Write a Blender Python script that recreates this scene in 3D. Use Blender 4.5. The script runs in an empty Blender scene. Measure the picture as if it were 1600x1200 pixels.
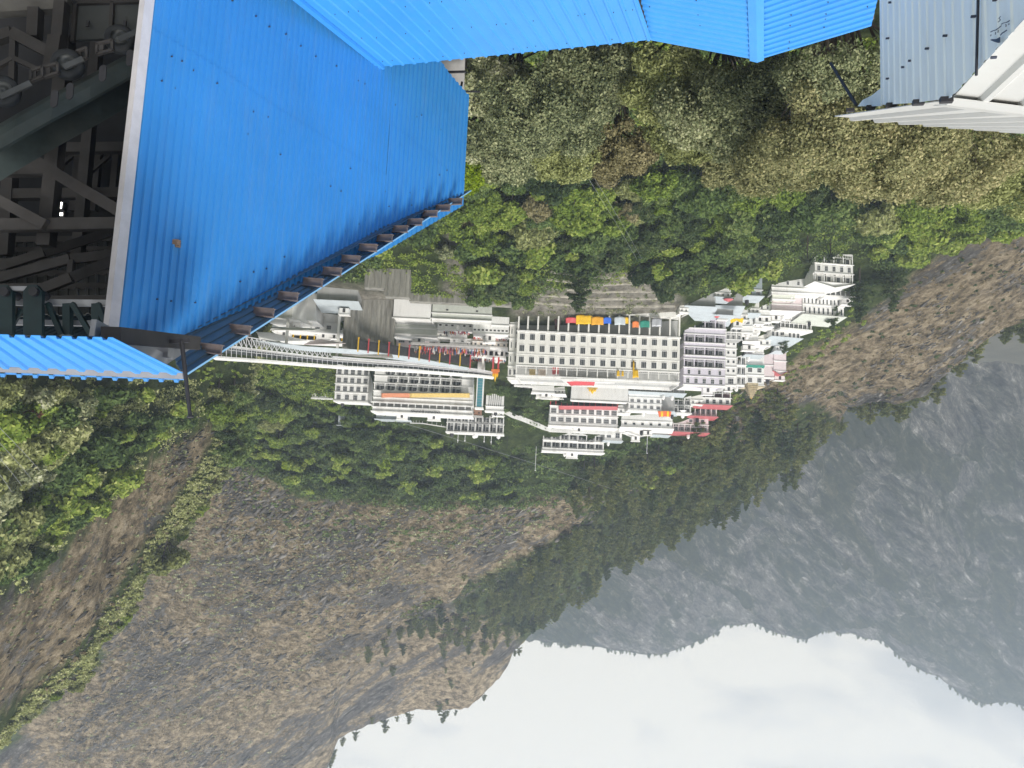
import bpy, math, random
import numpy as np
from mathutils import Vector, Matrix

# ------------------------------------------------------------------ scene, camera, light
S = bpy.context.scene
COL = S.collection
random.seed(7)
RNG = np.random.default_rng(7)

FPX = 1230.0                       # focal length in pixels of the 1600 px wide photograph
PITCH = math.radians(7.0)
ROLL = 0.047
F = Vector((0, math.cos(PITCH), -math.sin(PITCH)))
UU = Vector((0, math.sin(PITCH), math.cos(PITCH)))
RR = Vector((1, 0, 0))
_n = math.hypot(ROLL, 1)
_a, _b = -ROLL / _n, -1 / _n
XC = UU * _a + RR * _b             # image right (the photograph was taken upside down)
YC = UU * _b - RR * _a             # image up

cam = bpy.data.cameras.new('camera')
camo = bpy.data.objects.new('camera', cam)
COL.objects.link(camo)
m3 = Matrix((XC, YC, -F)).transposed()
camo.matrix_world = m3.to_4x4()
cam.sensor_width = 36
cam.lens = 36 * FPX / 1600
cam.clip_start = 0.1
cam.clip_end = 20000
S.camera = camo

S.view_settings.view_transform = 'Standard'
S.view_settings.look = 'None'
S.view_settings.gamma = 1
S.view_settings.exposure = 0.5
S.cycles.max_bounces = 6
S.cycles.diffuse_bounces = 3
S.cycles.glossy_bounces = 2
S.cycles.transmission_bounces = 2
S.cycles.volume_bounces = 2
S.cycles.transparent_max_bounces = 4
S.cycles.use_denoising = True
S.cycles.use_adaptive_sampling = True
S.cycles.adaptive_threshold = 0.015

SUN_EL, SUN_AZ = math.radians(54), math.radians(206)   # azimuth from +Y clockwise: behind the camera, to its right
W = bpy.data.worlds.new('World')
S.world = W
W.use_nodes = True
nt = W.node_tree
nt.nodes.clear()


def N(t, kind, **kw):
    n = t.nodes.new(kind)
    for k, v in kw.items():
        if k.startswith('i_'):
            key = k[2:]
            key = int(key) if key.isdigit() else key.replace('_', ' ')
            n.inputs[key].default_value = v
        else:
            setattr(n, k, v)
    return n


def L(t, a, b):
    t.links.new(a, b)


def ramp(t, stops, interp='LINEAR'):
    r = t.nodes.new('ShaderNodeValToRGB')
    r.color_ramp.interpolation = interp
    e = r.color_ramp.elements
    while len(e) < len(stops):
        e.new(0.5)
    for i, (p, c) in enumerate(stops):
        e[i].position = p
        e[i].color = (*c, 1) if len(c) == 3 else c
    return r


sky = N(nt, 'ShaderNodeTexSky', sky_type='NISHITA', sun_disc=False)
sky.sun_elevation = SUN_EL
sky.sun_rotation = SUN_AZ
sky.air_density = 2.0
sky.dust_density = 4.0
tc = N(nt, 'ShaderNodeTexCoord')
mp = N(nt, 'ShaderNodeMapping')
mp.inputs['Scale'].default_value = (1.0, 1.0, 2.6)
L(nt, tc.outputs['Generated'], mp.inputs['Vector'])
n1 = N(nt, 'ShaderNodeTexNoise', i_Scale=6.5, i_Detail=7.0, i_Roughness=0.55, i_Distortion=0.5)
n2 = N(nt, 'ShaderNodeTexNoise', i_Scale=1.7, i_Detail=3.0)
L(nt, mp.outputs[0], n1.inputs['Vector'])
L(nt, mp.outputs[0], n2.inputs['Vector'])
mxn = N(nt, 'ShaderNodeMath', operation='MULTIPLY_ADD')
mxn.inputs[1].default_value = 0.55
L(nt, n1.outputs['Fac'], mxn.inputs[0])
m2_ = N(nt, 'ShaderNodeMath', operation='MULTIPLY')
m2_.inputs[1].default_value = 0.45
L(nt, n2.outputs['Fac'], m2_.inputs[0])
L(nt, m2_.outputs[0], mxn.inputs[2])
cr = ramp(nt, [(0.43, (5.3, 5.35, 5.25)), (0.485, (6.3, 6.2, 5.95)), (0.535, (7.5, 7.25, 6.7)), (0.59, (8.6, 8.2, 7.3))])
# brighter cloud where the hidden sun stands low beyond the ridge
gd_ = N(nt, 'ShaderNodeVectorMath', operation='DOT_PRODUCT')
gd_.inputs[1].default_value = Vector((0.2, 0.93, 0.33)).normalized()
L(nt, tc.outputs['Generated'], gd_.inputs[0])
gm0 = N(nt, 'ShaderNodeMapRange')
gm0.inputs[1].default_value = 0.86
gm0.inputs[2].default_value = 1.0
gm0.inputs[3].default_value = 0.0
gm0.inputs[4].default_value = 0.075
L(nt, gd_.outputs['Value'], gm0.inputs[0])
sm_ = N(nt, 'ShaderNodeMath', operation='ADD')
L(nt, mxn.outputs[0], sm_.inputs[0])
L(nt, gm0.outputs[0], sm_.inputs[1])
L(nt, sm_.outputs[0], cr.inputs[0])
mix = N(nt, 'ShaderNodeMix', data_type='RGBA')
mix.inputs[0].default_value = 0.94
L(nt, sky.outputs[0], mix.inputs[6])
L(nt, cr.outputs[0], mix.inputs[7])
bg = N(nt, 'ShaderNodeBackground')
bg.inputs['Strength'].default_value = 0.095
L(nt, mix.outputs[2], bg.inputs['Color'])
wo = N(nt, 'ShaderNodeOutputWorld')
L(nt, bg.outputs[0], wo.inputs['Surface'])

sl = bpy.data.lights.new('sun', 'SUN')
sl.energy = 3.3
sl.angle = math.radians(14)
sl.color = (1.0, 0.96, 0.9)
so = bpy.data.objects.new('sun', sl)
COL.objects.link(so)
sd = Vector((math.sin(SUN_AZ) * math.cos(SUN_EL), math.cos(SUN_AZ) * math.cos(SUN_EL), math.sin(SUN_EL)))
so.rotation_euler = sd.to_track_quat('Z', 'Y').to_euler()
so.location = sd * 50


# ------------------------------------------------------------------ pixel helper
def ray(x, y):
    return F * FPX + XC * (x - 800) + YC * (600 - y)


def P(x, y, Y):
    d = ray(x, y)
    return d * (Y / d.y)


def onplane(x, y, p0, n):
    d = ray(x, y)
    return d * (p0.dot(n) / d.dot(n))


def pix(X, Y, Z):
    """world arrays -> photograph pixels"""
    f = X * F.x + Y * F.y + Z * F.z
    f = np.maximum(f, 0.01)
    u = X * XC.x + Y * XC.y + Z * XC.z
    v = X * YC.x + Y * YC.y + Z * YC.z
    return 800 + u / f * FPX, 600 - v / f * FPX


# ------------------------------------------------------------------ materials
MATS = {}


def mat(name, col, rough=0.6, metal=0.0, var=0.12, scale=3.0, bump=0.0, spec=0.4, dirt=None, dirt_amt=0.35, streak=False):
    if name in MATS:
        return MATS[name]
    m = bpy.data.materials.new(name)
    m.use_nodes = True
    t = m.node_tree
    bs = t.nodes['Principled BSDF']
    bs.inputs['Roughness'].default_value = rough
    bs.inputs['Metallic'].default_value = metal
    bs.inputs['Specular IOR Level'].default_value = spec
    c = N(t, 'ShaderNodeTexCoord')
    mpp = N(t, 'ShaderNodeMapping')
    mpp.inputs['Scale'].default_value = (1, 1, 0.18 if streak else 1)
    L(t, c.outputs['Object'], mpp.inputs[0])
    nz = N(t, 'ShaderNodeTexNoise', i_Scale=scale, i_Detail=6.0, i_Roughness=0.6)
    L(t, mpp.outputs[0], nz.inputs['Vector'])
    d = [max(0, k * (1 - var)) for k in col]
    u = [min(1, k * (1 + var)) for k in col]
    st = [(0.3, d), (0.7, u)]
    r = ramp(t, st)
    L(t, nz.outputs['Fac'], r.inputs[0])
    out = r.outputs[0]
    if dirt is not None:
        nz2 = N(t, 'ShaderNodeTexNoise', i_Scale=scale * 0.45, i_Detail=8.0, i_Roughness=0.7)
        L(t, mpp.outputs[0], nz2.inputs['Vector'])
        r2 = ramp(t, [(0.48, (0, 0, 0)), (0.72, (dirt_amt,) * 3)])
        L(t, nz2.outputs['Fac'], r2.inputs[0])
        mx = N(t, 'ShaderNodeMix', data_type='RGBA')
        mx.inputs[7].default_value = (*dirt, 1)
        L(t, r2.outputs[0], mx.inputs[0])
        L(t, out, mx.inputs[6])
        out = mx.outputs[2]
    L(t, out, bs.inputs['Base Color'])
    if bump:
        bp = N(t, 'ShaderNodeBump', i_Strength=bump, i_Distance=0.05)
        L(t, nz.outputs['Fac'], bp.inputs['Height'])
        L(t, bp.outputs[0], bs.inputs['Normal'])
    MATS[name] = m
    return m


def emis(name, col, s):
    m = bpy.data.materials.new(name)
    m.use_nodes = True
    b = m.node_tree.nodes['Principled BSDF']
    b.inputs['Base Color'].default_value = (*col, 1)
    b.inputs['Emission Color'].default_value = (*col, 1)
    b.inputs['Emission Strength'].default_value = s
    MATS[name] = m
    return m


WHITE = mat('white_paint', (0.83, 0.82, 0.8), 0.7, var=0.05, scale=0.5, dirt=(0.42, 0.4, 0.37), dirt_amt=0.45, streak=True)
OFFWHITE = mat('off_white_paint', (0.86, 0.845, 0.8), 0.7, var=0.05, scale=2.2, dirt=(0.42, 0.4, 0.36), dirt_amt=0.35, streak=True)
PINK = mat('pink_paint', (0.72, 0.62, 0.63), 0.7, var=0.06, scale=0.5, dirt=(0.4, 0.35, 0.35), dirt_amt=0.35, streak=True)
LILAC = mat('lilac_paint', (0.68, 0.64, 0.72), 0.7, var=0.06, scale=0.5, dirt=(0.4, 0.38, 0.4), dirt_amt=0.35, streak=True)
GREYW = mat('grey_wall', (0.42, 0.42, 0.41), 0.75, var=0.12, scale=0.7, dirt=(0.2, 0.2, 0.19), dirt_amt=0.5, streak=True)
PALEROOF = mat('pale_sheet_roof', (0.5, 0.55, 0.58), 0.45, var=0.08, scale=0.8, dirt=(0.3, 0.33, 0.34), dirt_amt=0.5)
GREENISH = mat('grey_green_roof', (0.58, 0.6, 0.54), 0.6, var=0.07, scale=0.8, dirt=(0.3, 0.3, 0.27), dirt_amt=0.3)
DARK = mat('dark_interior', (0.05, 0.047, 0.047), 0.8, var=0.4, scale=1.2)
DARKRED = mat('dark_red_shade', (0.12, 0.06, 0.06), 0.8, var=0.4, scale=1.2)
GLASS = mat('window_glass', (0.06, 0.065, 0.07), 0.15, var=0.5, scale=0.7, spec=0.6)
FRAME = mat('window_frame', (0.5, 0.5, 0.5), 0.5, var=0.05)
RED = mat('red_paint', (0.55, 0.07, 0.08), 0.55, var=0.1, scale=1)
REDROOF = mat('red_roof', (0.5, 0.13, 0.14), 0.5, var=0.1, scale=1)
YELLOW = mat('yellow_cloth', (0.75, 0.45, 0.01), 0.7, var=0.15, scale=1)
ORANGE = mat('orange_cloth', (0.7, 0.2, 0.05), 0.7, var=0.15, scale=1)
BLUECL = mat('blue_cloth', (0.03, 0.13, 0.6), 0.7, var=0.15, scale=1)
GREENCL = mat('green_cloth', (0.02, 0.22, 0.16), 0.7, var=0.15, scale=1)
GOLD = mat('gold_paint', (0.6, 0.4, 0.1), 0.5, var=0.3, scale=2)
BEIGE = mat('beige_stone', (0.5, 0.42, 0.28), 0.8, var=0.25, scale=1.5)
TEAL = mat('teal_glass', (0.08, 0.25, 0.3), 0.25, var=0.1, scale=0.5)
STONE = mat('retaining_stone', (0.27, 0.26, 0.23), 0.9, var=0.35, scale=0.9, bump=0.6, dirt=(0.09, 0.085, 0.075), dirt_amt=0.9, streak=True)
CONC = mat('concrete', (0.4, 0.385, 0.37), 0.85, var=0.15, scale=1.2, dirt=(0.2, 0.19, 0.17), dirt_amt=0.5)
BLACKM = mat('black_metal', (0.03, 0.03, 0.035), 0.5, var=0.2)
GREYM = mat('grey_metal', (0.35, 0.36, 0.38), 0.45, metal=0.4, var=0.1)
LGREYM = mat('white_metal', (0.68, 0.68, 0.7), 0.45, var=0.06)
BARK = mat('bark', (0.07, 0.055, 0.045), 0.95, var=0.4, scale=6, bump=0.5)
PALEBARK = mat('pale_bark', (0.2, 0.17, 0.14), 0.95, var=0.4, scale=6, bump=0.4)


def sheet_mat(name, col, dirtc, rough=0.38):
    """painted sheet metal: slight waviness, grime streaks running along the sheet, tiny scratches"""
    m = bpy.data.materials.new(name)
    m.use_nodes = True
    t = m.node_tree
    bs = t.nodes['Principled BSDF']
    c = N(t, 'ShaderNodeTexCoord')
    a = N(t, 'ShaderNodeTexNoise', i_Scale=0.35, i_Detail=5.0, i_Roughness=0.6)
    L(t, c.outputs['Object'], a.inputs['Vector'])
    r = ramp(t, [(0.3, [k * 0.93 for k in col]), (0.7, [min(1, k * 1.07) for k in col])])
    L(t, a.outputs['Fac'], r.inputs[0])
    mp2 = N(t, 'ShaderNodeMapping')
    mp2.inputs['Scale'].default_value = (2.2, 2.2, 0.35)
    L(t, c.outputs['Object'], mp2.inputs[0])
    b = N(t, 'ShaderNodeTexNoise', i_Scale=1.6, i_Detail=9.0, i_Roughness=0.72)
    L(t, mp2.outputs[0], b.inputs['Vector'])
    r2 = ramp(t, [(0.5, (0, 0, 0)), (0.8, (0.45,) * 3)])
    L(t, b.outputs['Fac'], r2.inputs[0])
    mx = N(t, 'ShaderNodeMix', data_type='RGBA')
    mx.inputs[7].default_value = (*dirtc, 1)
    L(t, r2.outputs[0], mx.inputs[0])
    L(t, r.outputs[0], mx.inputs[6])
    L(t, mx.outputs[2], bs.inputs['Base Color'])
    bs.inputs['Specular IOR Level'].default_value = 0.45
    rr = ramp(t, [(0.3, (rough * 0.85,) * 3), (0.7, (rough * 1.25,) * 3)])
    L(t, b.outputs['Fac'], rr.inputs[0])
    L(t, rr.outputs[0], bs.inputs['Roughness'])
    w = N(t, 'ShaderNodeTexNoise', i_Scale=0.9, i_Detail=2.0)
    L(t, c.outputs['Object'], w.inputs['Vector'])
    bp = N(t, 'ShaderNodeBump', i_Strength=0.25, i_Distance=0.05)
    L(t, w.outputs['Fac'], bp.inputs['Height'])
    L(t, bp.outputs[0], bs.inputs['Normal'])
    MATS[name] = m
    return m


BLUE = sheet_mat('blue_sheet', (0.042, 0.25, 0.6), (0.11, 0.26, 0.47))
BLUEROOF = sheet_mat('blue_roof_sheet', (0.05, 0.3, 0.75), (0.12, 0.33, 0.62), 0.35)  # same paint as the wall, base lightened to carry the sky's sheen
ICE = sheet_mat('pale_blue_sheet', (0.8, 0.9, 0.93), (0.38, 0.46, 0.52))
WSHEET = sheet_mat('white_sheet', (0.64, 0.64, 0.62), (0.55, 0.53, 0.5))


# ------------------------------------------------------------------ mesh builder
class MB:
    def __init__(self):
        self.v = []
        self.f = []
        self.m = []

    def quad(self, a, b, c, d, mi=0):
        i = len(self.v)
        self.v += [tuple(a), tuple(b), tuple(c), tuple(d)]
        self.f.append((i, i + 1, i + 2, i + 3))
        self.m.append(mi)

    def poly(self, pts, mi=0):
        i = len(self.v)
        self.v += [tuple(p) for p in pts]
        self.f.append(tuple(range(i, i + len(pts))))
        self.m.append(mi)

    def hexa(self, p, mi=0):
        """p: 8 corners, 4 bottom ccw then 4 top ccw"""
        i = len(self.v)
        self.v += [tuple(q) for q in p]
        for f in ((3, 2, 1, 0), (4, 5, 6, 7), (0, 1, 5, 4), (1, 2, 6, 5), (2, 3, 7, 6), (3, 0, 4, 7)):
            self.f.append(tuple(i + k for k in f))
            self.m.append(mi)
        return self

    def box(self, x0, x1, y0, y1, z0, z1, mi=0):
        return self.hexa([(x0, y0, z0), (x1, y0, z0), (x1, y1, z0), (x0, y1, z0), (x0, y0, z1), (x1, y0, z1), (x1, y1, z1), (x0, y1, z1)], mi)

    def slab(self, pts, th, mi=0):
        """polygon of 3-D points given thickness th (vector)"""
        th = Vector(th)
        n = len(pts)
        i = len(self.v)
        self.v += [tuple(Vector(p)) for p in pts] + [tuple(Vector(p) + th) for p in pts]
        self.f.append(tuple(range(i, i + n))[::-1])
        self.f.append(tuple(range(i + n, i + 2 * n)))
        self.m += [mi, mi]
        for k in range(n):
            q = (k + 1) % n
            self.f.append((i + k, i + q, i + n + q, i + n + k))
            self.m.append(mi)
        return self

    def tube(self, p, q, r0, r1=None, n=6, mi=0, cap=True):
        p, q = Vector(p), Vector(q)
        r1 = r0 if r1 is None else r1
        d = (q - p).normalized()
        a = d.orthogonal().normalized()
        b = d.cross(a)
        i = len(self.v)
        for k in range(n):
            t = 2 * math.pi * k / n
            o = a * math.cos(t) + b * math.sin(t)
            self.v.append(tuple(p + o * r0))
            self.v.append(tuple(q + o * r1))
        for k in range(n):
            j = (k + 1) % n
            self.f.append((i + 2 * k, i + 2 * j, i + 2 * j + 1, i + 2 * k + 1))
            self.m.append(mi)
        if cap:
            self.f.append(tuple(i + 2 * k for k in range(n))[::-1])
            self.f.append(tuple(i + 2 * k + 1 for k in range(n)))
            self.m += [mi, mi]
        return self

    def bar(self, p, q, w, h, mi=0, up=(0, 0, 1)):
        """rectangular bar from p to q, w wide, h high"""
        p, q = Vector(p), Vector(q)
        d = (q - p).normalized()
        s = d.cross(Vector(up))
        s = s.normalized() if s.length > 1e-4 else Vector((1, 0, 0))
        u = s.cross(d)
        s, u = s * w / 2, u * h / 2
        self.hexa([p - s - u, p + s - u, p + s + u, p - s + u, q - s - u, q + s - u, q + s + u, q - s + u], mi)
        return self

    def lathe(self, prof, n=12, mi=0, c=(0, 0, 0)):
        i = len(self.v)
        k = len(prof)
        for j in range(n):
            t = 2 * math.pi * j / n
            for r, z in prof:
                self.v.append((c[0] + r * math.cos(t), c[1] + r * math.sin(t), c[2] + z))
        for j in range(n):
            q = (j + 1) % n
            for a in range(k - 1):
                self.f.append((i + j * k + a, i + q * k + a, i + q * k + a + 1, i + j * k + a + 1))
                self.m.append(mi)
        return self

    def mesh(self, name, mats, smooth=False):
        me = bpy.data.meshes.new(name)
        me.from_pydata(self.v, [], self.f)
        for m in mats:
            me.materials.append(m)
        if len(mats) > 1:
            me.polygons.foreach_set('material_index', self.m)
        if smooth:
            me.polygons.foreach_set('use_smooth', [True] * len(me.polygons))
        me.update()
        return me

    def build(self, name, mats, parent=None, smooth=False):
        mats = mats if isinstance(mats, (list, tuple)) else [mats]
        return link(name, self.mesh(name, mats, smooth), parent)


def link(name, me, parent=None):
    o = bpy.data.objects.new(name, me)
    COL.objects.link(o)
    if parent is not None:
        o.parent = parent
    return o


def tag(o, label, cat, group=None, kind=None):
    if label:
        o['label'] = label
    if cat:
        o['category'] = cat
    if group:
        o['group'] = group
    if kind:
        o['kind'] = kind
    return o


def empty(name, loc, label, cat, group=None, rz=0.0):
    o = bpy.data.objects.new(name, None)
    COL.objects.link(o)
    o.location = loc
    o.rotation_euler = (0, 0, rz)
    return tag(o, label, cat, group)


def struct(o):
    o['kind'] = 'structure'
    return o


# ------------------------------------------------------------------ terrain
def lattice(ix, iy, seed):
    ix = ix.astype(np.int64) & 0xffffffff
    iy = iy.astype(np.int64) & 0xffffffff
    h = (ix * 374761393 + iy * 668265263 + seed * 974634777) & 0xffffffff
    h = ((h ^ (h >> 13)) * 1274126177) & 0xffffffff
    return ((h ^ (h >> 16)) & 0xffff) / 65535.0


def vnoise(x, y, seed=0):
    ix, iy = np.floor(x), np.floor(y)
    fx, fy = x - ix, y - iy
    fx = fx * fx * (3 - 2 * fx)
    fy = fy * fy * (3 - 2 * fy)
    a = lattice(ix, iy, seed)
    b = lattice(ix + 1, iy, seed)
    c = lattice(ix, iy + 1, seed)
    d = lattice(ix + 1, iy + 1, seed)
    return (a * (1 - fx) + b * fx) * (1 - fy) + (c * (1 - fx) + d * fx) * fy


def fbm(x, y, oct=4, seed=0, ridged=False):
    s = np.zeros_like(x)
    amp, tot = 1.0, 0.0
    for o in range(oct):
        n = vnoise(x, y, seed + o * 17)
        if ridged:
            n = 1 - np.abs(2 * n - 1)
        s += amp * n
        tot += amp
        amp *= 0.5
        x, y = x * 2.03 + 11.3, y * 2.03 + 5.7
    return s / tot


class Layer:
    """terrain profile lines, each a polyline of (pixel x, pixel y, distance); heights run linearly between lines"""

    def __init__(self, lines):
        self.l = []
        for ln in lines:
            pts = sorted((lambda p: (p.x / p.y, p.y, p.z))(q if isinstance(q, Vector) else P(*q)) for q in ln)
            a = np.array(pts)
            self.l.append((a[:, 0], a[:, 1], a[:, 2]))

    def z(self, a, Y):
        Yk = [np.interp(a, l[0], l[1]) for l in self.l]
        Zk = [np.interp(a, l[0], l[2]) for l in self.l]
        z = np.where(Y <= Yk[0], Zk[0], Zk[-1])
        for k in range(len(Yk) - 1):
            t = (Y - Yk[k]) / np.maximum(Yk[k + 1] - Yk[k], 0.5)
            s = (t >= 0) & (t <= 1)
            z = np.where(s, Zk[k] + (Zk[k + 1] - Zk[k]) * t, z)
        t = np.maximum(Y - Yk[-1], 0)
        return z


def flat(z, Y, y2=None):
    return [Vector((-1.3 * Y, Y, z)), Vector((1.3 * Y, Y, z))]


CREST = [(-400, 1500, 640), (200, 1440, 640), (400, 1300, 640), (512, 1200, 640), (520, 1177, 640), (527, 1157, 640), (547, 1142, 640), (590, 1125, 640), (630, 1115, 640),
         (655, 1107, 640), (705, 1107, 640), (732, 1105, 635), (752, 1087, 632), (762, 1075, 630), (780, 1055, 625), (795, 1037, 620), (802, 1020, 618), (815, 1010, 610),
         (842, 985, 590), (886, 945, 560), (949, 885, 520), (1044, 835, 480), (1140, 790, 455), (1201, 755, 440), (1264, 705, 420), (1306, 660, 390), (1327, 645, 345), (1375, 621, 330),
         (1405, 624, 325), (1438, 613, 320), (1465, 579, 315), (1510, 543, 310), (1570, 510, 303), (1600, 502, 300), (1800, 430, 290), (2100, 330, 270)]
MAIN = Layer([
    flat(-19, 6), flat(-23, 25), flat(-34, 50), flat(-48, 80), flat(-62, 120), flat(-72, 160), flat(-71, 196),
    [(200, 400, 218), (460, 425, 220), (560, 428, 220), (700, 430, 219), (937, 440, 222), (1065, 430, 224), (1130, 415, 225), (1200, 390, 226), (1330, 340, 224), (1420, 330, 222), (1600, 270, 210), (1800, 210, 200), (2100, 150, 198)],
    [(200, 440, 226), (460, 452, 235), (560, 468, 236), (620, 468, 236), (800, 485, 238), (937, 490, 239), (1065, 488, 240), (1130, 462, 242), (1200, 425, 244), (1330, 380, 240), (1420, 380, 238), (1600, 320, 222), (1800, 250, 210), (2100, 190, 205)],
    [(200, 560, 280), (320, 575, 284), (520, 588, 288), (700, 660, 300), (850, 690, 308), (950, 690, 308), (1060, 660, 300), (1140, 615, 290), (1230, 545, 275), (1340, 480, 258), (1430, 440, 252), (1600, 370, 236), (1800, 300, 222), (2100, 240, 215)],
    [(0, 690, 330), (300, 710, 340), (600, 775, 350), (850, 775, 350), (1000, 755, 350), (1150, 690, 330), (1300, 590, 302), (1430, 540, 290), (1600, 440, 268), (1800, 370, 250), (2100, 280, 240)],
    [(0, 900, 420), (300, 900, 430), (600, 900, 490), (700, 888, 490), (800, 835, 465), (880, 785, 435), (950, 740, 395), (1050, 745, 395), (1200, 685, 362), (1306, 612, 318), (1438, 585, 307), (1600, 475, 287), (1800, 400, 270), (2100, 300, 255)],
    CREST,
    [(x, y - 170, Y + 190) for x, y, Y in CREST],
])
SC = [(200, 1150, 590), (300, 1140, 560), (450, 1095, 530), (540, 1050, 500), (580, 1015, 480), (628, 961, 455), (661, 952, 450), (700, 943, 445), (730, 907, 435), (760, 895, 430), (814, 871, 420), (845, 850, 408), (880, 832, 400),
      (928, 786, 375), (950, 748, 362), (1010, 700, 345), (1100, 600, 320)]
SPUR = Layer([
    [(x, 640, 320) for x in (-300, 0, 300, 600, 900, 1200)],
    [(200, 760, 350), (600, 790, 352), (850, 775, 350), (950, 735, 345), (1010, 690, 335), (1100, 590, 310)],
    SC,
    [(x, y - 130, Y + 60) for x, y, Y in SC],
])
NC = [(460, 440, 242), (420, 520, 240), (400, 575, 238), (375, 690, 232), (351, 735, 230), (324, 780, 228), (300, 807, 226), (282, 832, 225), (250, 865, 224), (222, 894, 222), (216, 928, 220), (192, 967, 218), (153, 1003, 215), (141, 1042, 213), (129, 1069, 212),
      (72, 1096, 208), (33, 1126, 205), (0, 1174, 200), (-100, 1290, 190), (-250, 1420, 180), (-500, 1500, 170)]
NEAR = Layer([
    [(-600, 500, 75), (-200, 480, 85), (0, 500, 100), (120, 480, 130), (250, 470, 180), (400, 420, 215), (470, 400, 225)],
    [(-600, 750, 110), (-200, 720, 115), (0, 690, 125), (120, 660, 150), (250, 610, 190), (400, 500, 226), (470, 420, 236)],
    NC,
    [(x - 30, y - 150, Y + 70) for x, y, Y in NC],
])


def hill_raw(X, Y):
    a = X / Y
    z = MAIN.z(a, Y)
    zs = SPUR.z(a, Y)
    px = 800 - a * FPX
    z = np.where((px < 1080) & (Y > 325), np.maximum(z, zs), z)
    zn = NEAR.z(a, Y)
    z = np.where((px < 480) & (Y > 70), np.maximum(z, zn), z)
    return z


def smooth01(v, a, b):
    t = np.clip((v - a) / (b - a), 0, 1)
    return t * t * (3 - 2 * t)


def hill_z(X, Y):
    z = hill_raw(X, Y)
    a = X / Y
    px = 800 - a * FPX
    far = smooth01(Y, 255, 330)
    amp = 1.2 + 7.5 * far
    near = (px < 430) & (Y < 245)
    amp = np.where(near, 1.2 + 3.5 * smooth01(-px, -330, -100), amp)
    built = smooth01(Y, 205, 222) * (1 - smooth01(Y, 285, 310)) * smooth01(px, 380, 440) * (1 - smooth01(px, 1340, 1400))
    amp = amp * (1 - 0.93 * built)
    # strata: rock ribs running down to one side, plus fine roughness
    al = X * 0.77 + z * 0.64
    ac = -X * 0.64 + z * 0.77
    n = fbm(ac * 0.024 + Y * 0.006, al * 0.009, 4, 3, True) - 0.62 + 0.5 * (fbm(X * 0.05, (Y + z) * 0.05, 4, 9) - 0.5)
    n2 = fbm(ac * 0.2 + Y * 0.05, al * 0.06, 3, 23, True) - 0.6
    crest = 1 - 0.6 * smooth01(Y, 560, 630)
    n3 = fbm(ac * 0.5 + Y * 0.12, al * 0.2 - Y * 0.1, 3, 31, True) - 0.6
    return z + amp * crest * (1.75 * n) + 0.34 * amp * crest * n2 + (0.1 + 0.22 * np.clip(amp - 1.2, 0, 7)) * (1 - 0.9 * built) * n3


def hit(x, y, y0=30.0, y1=900.0, n=700):
    """first meeting of the sight line of a pixel with the hillside"""
    d = ray(x, y)
    Y = np.geomspace(y0, y1, n)
    X = d.x / d.y * Y
    Z = d.z / d.y * Y
    g = hill_z(X, Y)
    k = np.nonzero(Z < g)[0]
    if len(k) == 0:
        return None
    k = k[0]
    return Vector((X[k], Y[k], g[k]))


def ground(x, y):
    return float(hill_z(np.array([x]), np.array([y]))[0])


def inpoly(px, py, poly):
    c = np.zeros(px.shape, bool)
    n = len(poly)
    j = n - 1
    for i in range(n):
        xi, yi = poly[i]
        xj, yj = poly[j]
        s = ((yi > py) != (yj > py)) & (px < (xj - xi) * (py - yi) / (yj - yi + 1e-9) + xi)
        c ^= s
        j = i
    return c


def grid_mesh(name, A, Ys, zf, mats, attrs=None):
    a, Yg = np.meshgrid(A, Ys)
    Xg = a * Yg
    Z = zf(Xg.ravel(), Yg.ravel())
    co = np.stack([Xg.ravel(), Yg.ravel(), Z], 1)
    ny, nx = a.shape
    idx = np.arange(ny * nx).reshape(ny, nx)
    q = np.stack([idx[:-1, :-1], idx[:-1, 1:], idx[1:, 1:], idx[1:, :-1]], -1).reshape(-1, 4)
    me = bpy.data.meshes.new(name)
    me.vertices.add(len(co))
    me.vertices.foreach_set('co', co.ravel())
    me.loops.add(q.size)
    me.loops.foreach_set('vertex_index', q.ravel())
    me.polygons.add(len(q))
    me.polygons.foreach_set('loop_start', np.arange(0, q.size, 4))
    me.polygons.foreach_set('loop_total', np.full(len(q), 4))
    me.polygons.foreach_set('use_smooth', np.ones(len(q), bool))
    for m in mats:
        me.materials.append(m)
    if attrs:
        for k, fn in attrs.items():
            at = me.attributes.new(k, 'FLOAT', 'POINT')
            at.data.foreach_set('value', fn(co).astype(np.float32))
    me.update()
    me.validate()
    return link(name, me)


def blur_noise_mask(co, polys, jitter=14.0):
    px, py = pix(co[:, 0], co[:, 1], co[:, 2])
    jx = (fbm(co[:, 0] * 0.04, (co[:, 1] + co[:, 2]) * 0.04, 4, 41) - 0.5) * jitter * 3
    jy = (fbm(co[:, 0] * 0.04, (co[:, 1] + co[:, 2]) * 0.04, 4, 57) - 0.5) * jitter * 3
    r = np.zeros(len(co))
    for k in range(6):
        ox, oy = [(0, 0), (8, 5), (-7, 6), (5, -8), (-6, -6), (0, 10)][k]
        s = np.zeros(len(co), bool)
        for p in polys:
            s |= inpoly(px + jx + ox, py + jy + oy, p)
        r += s
    return r / 6


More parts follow.
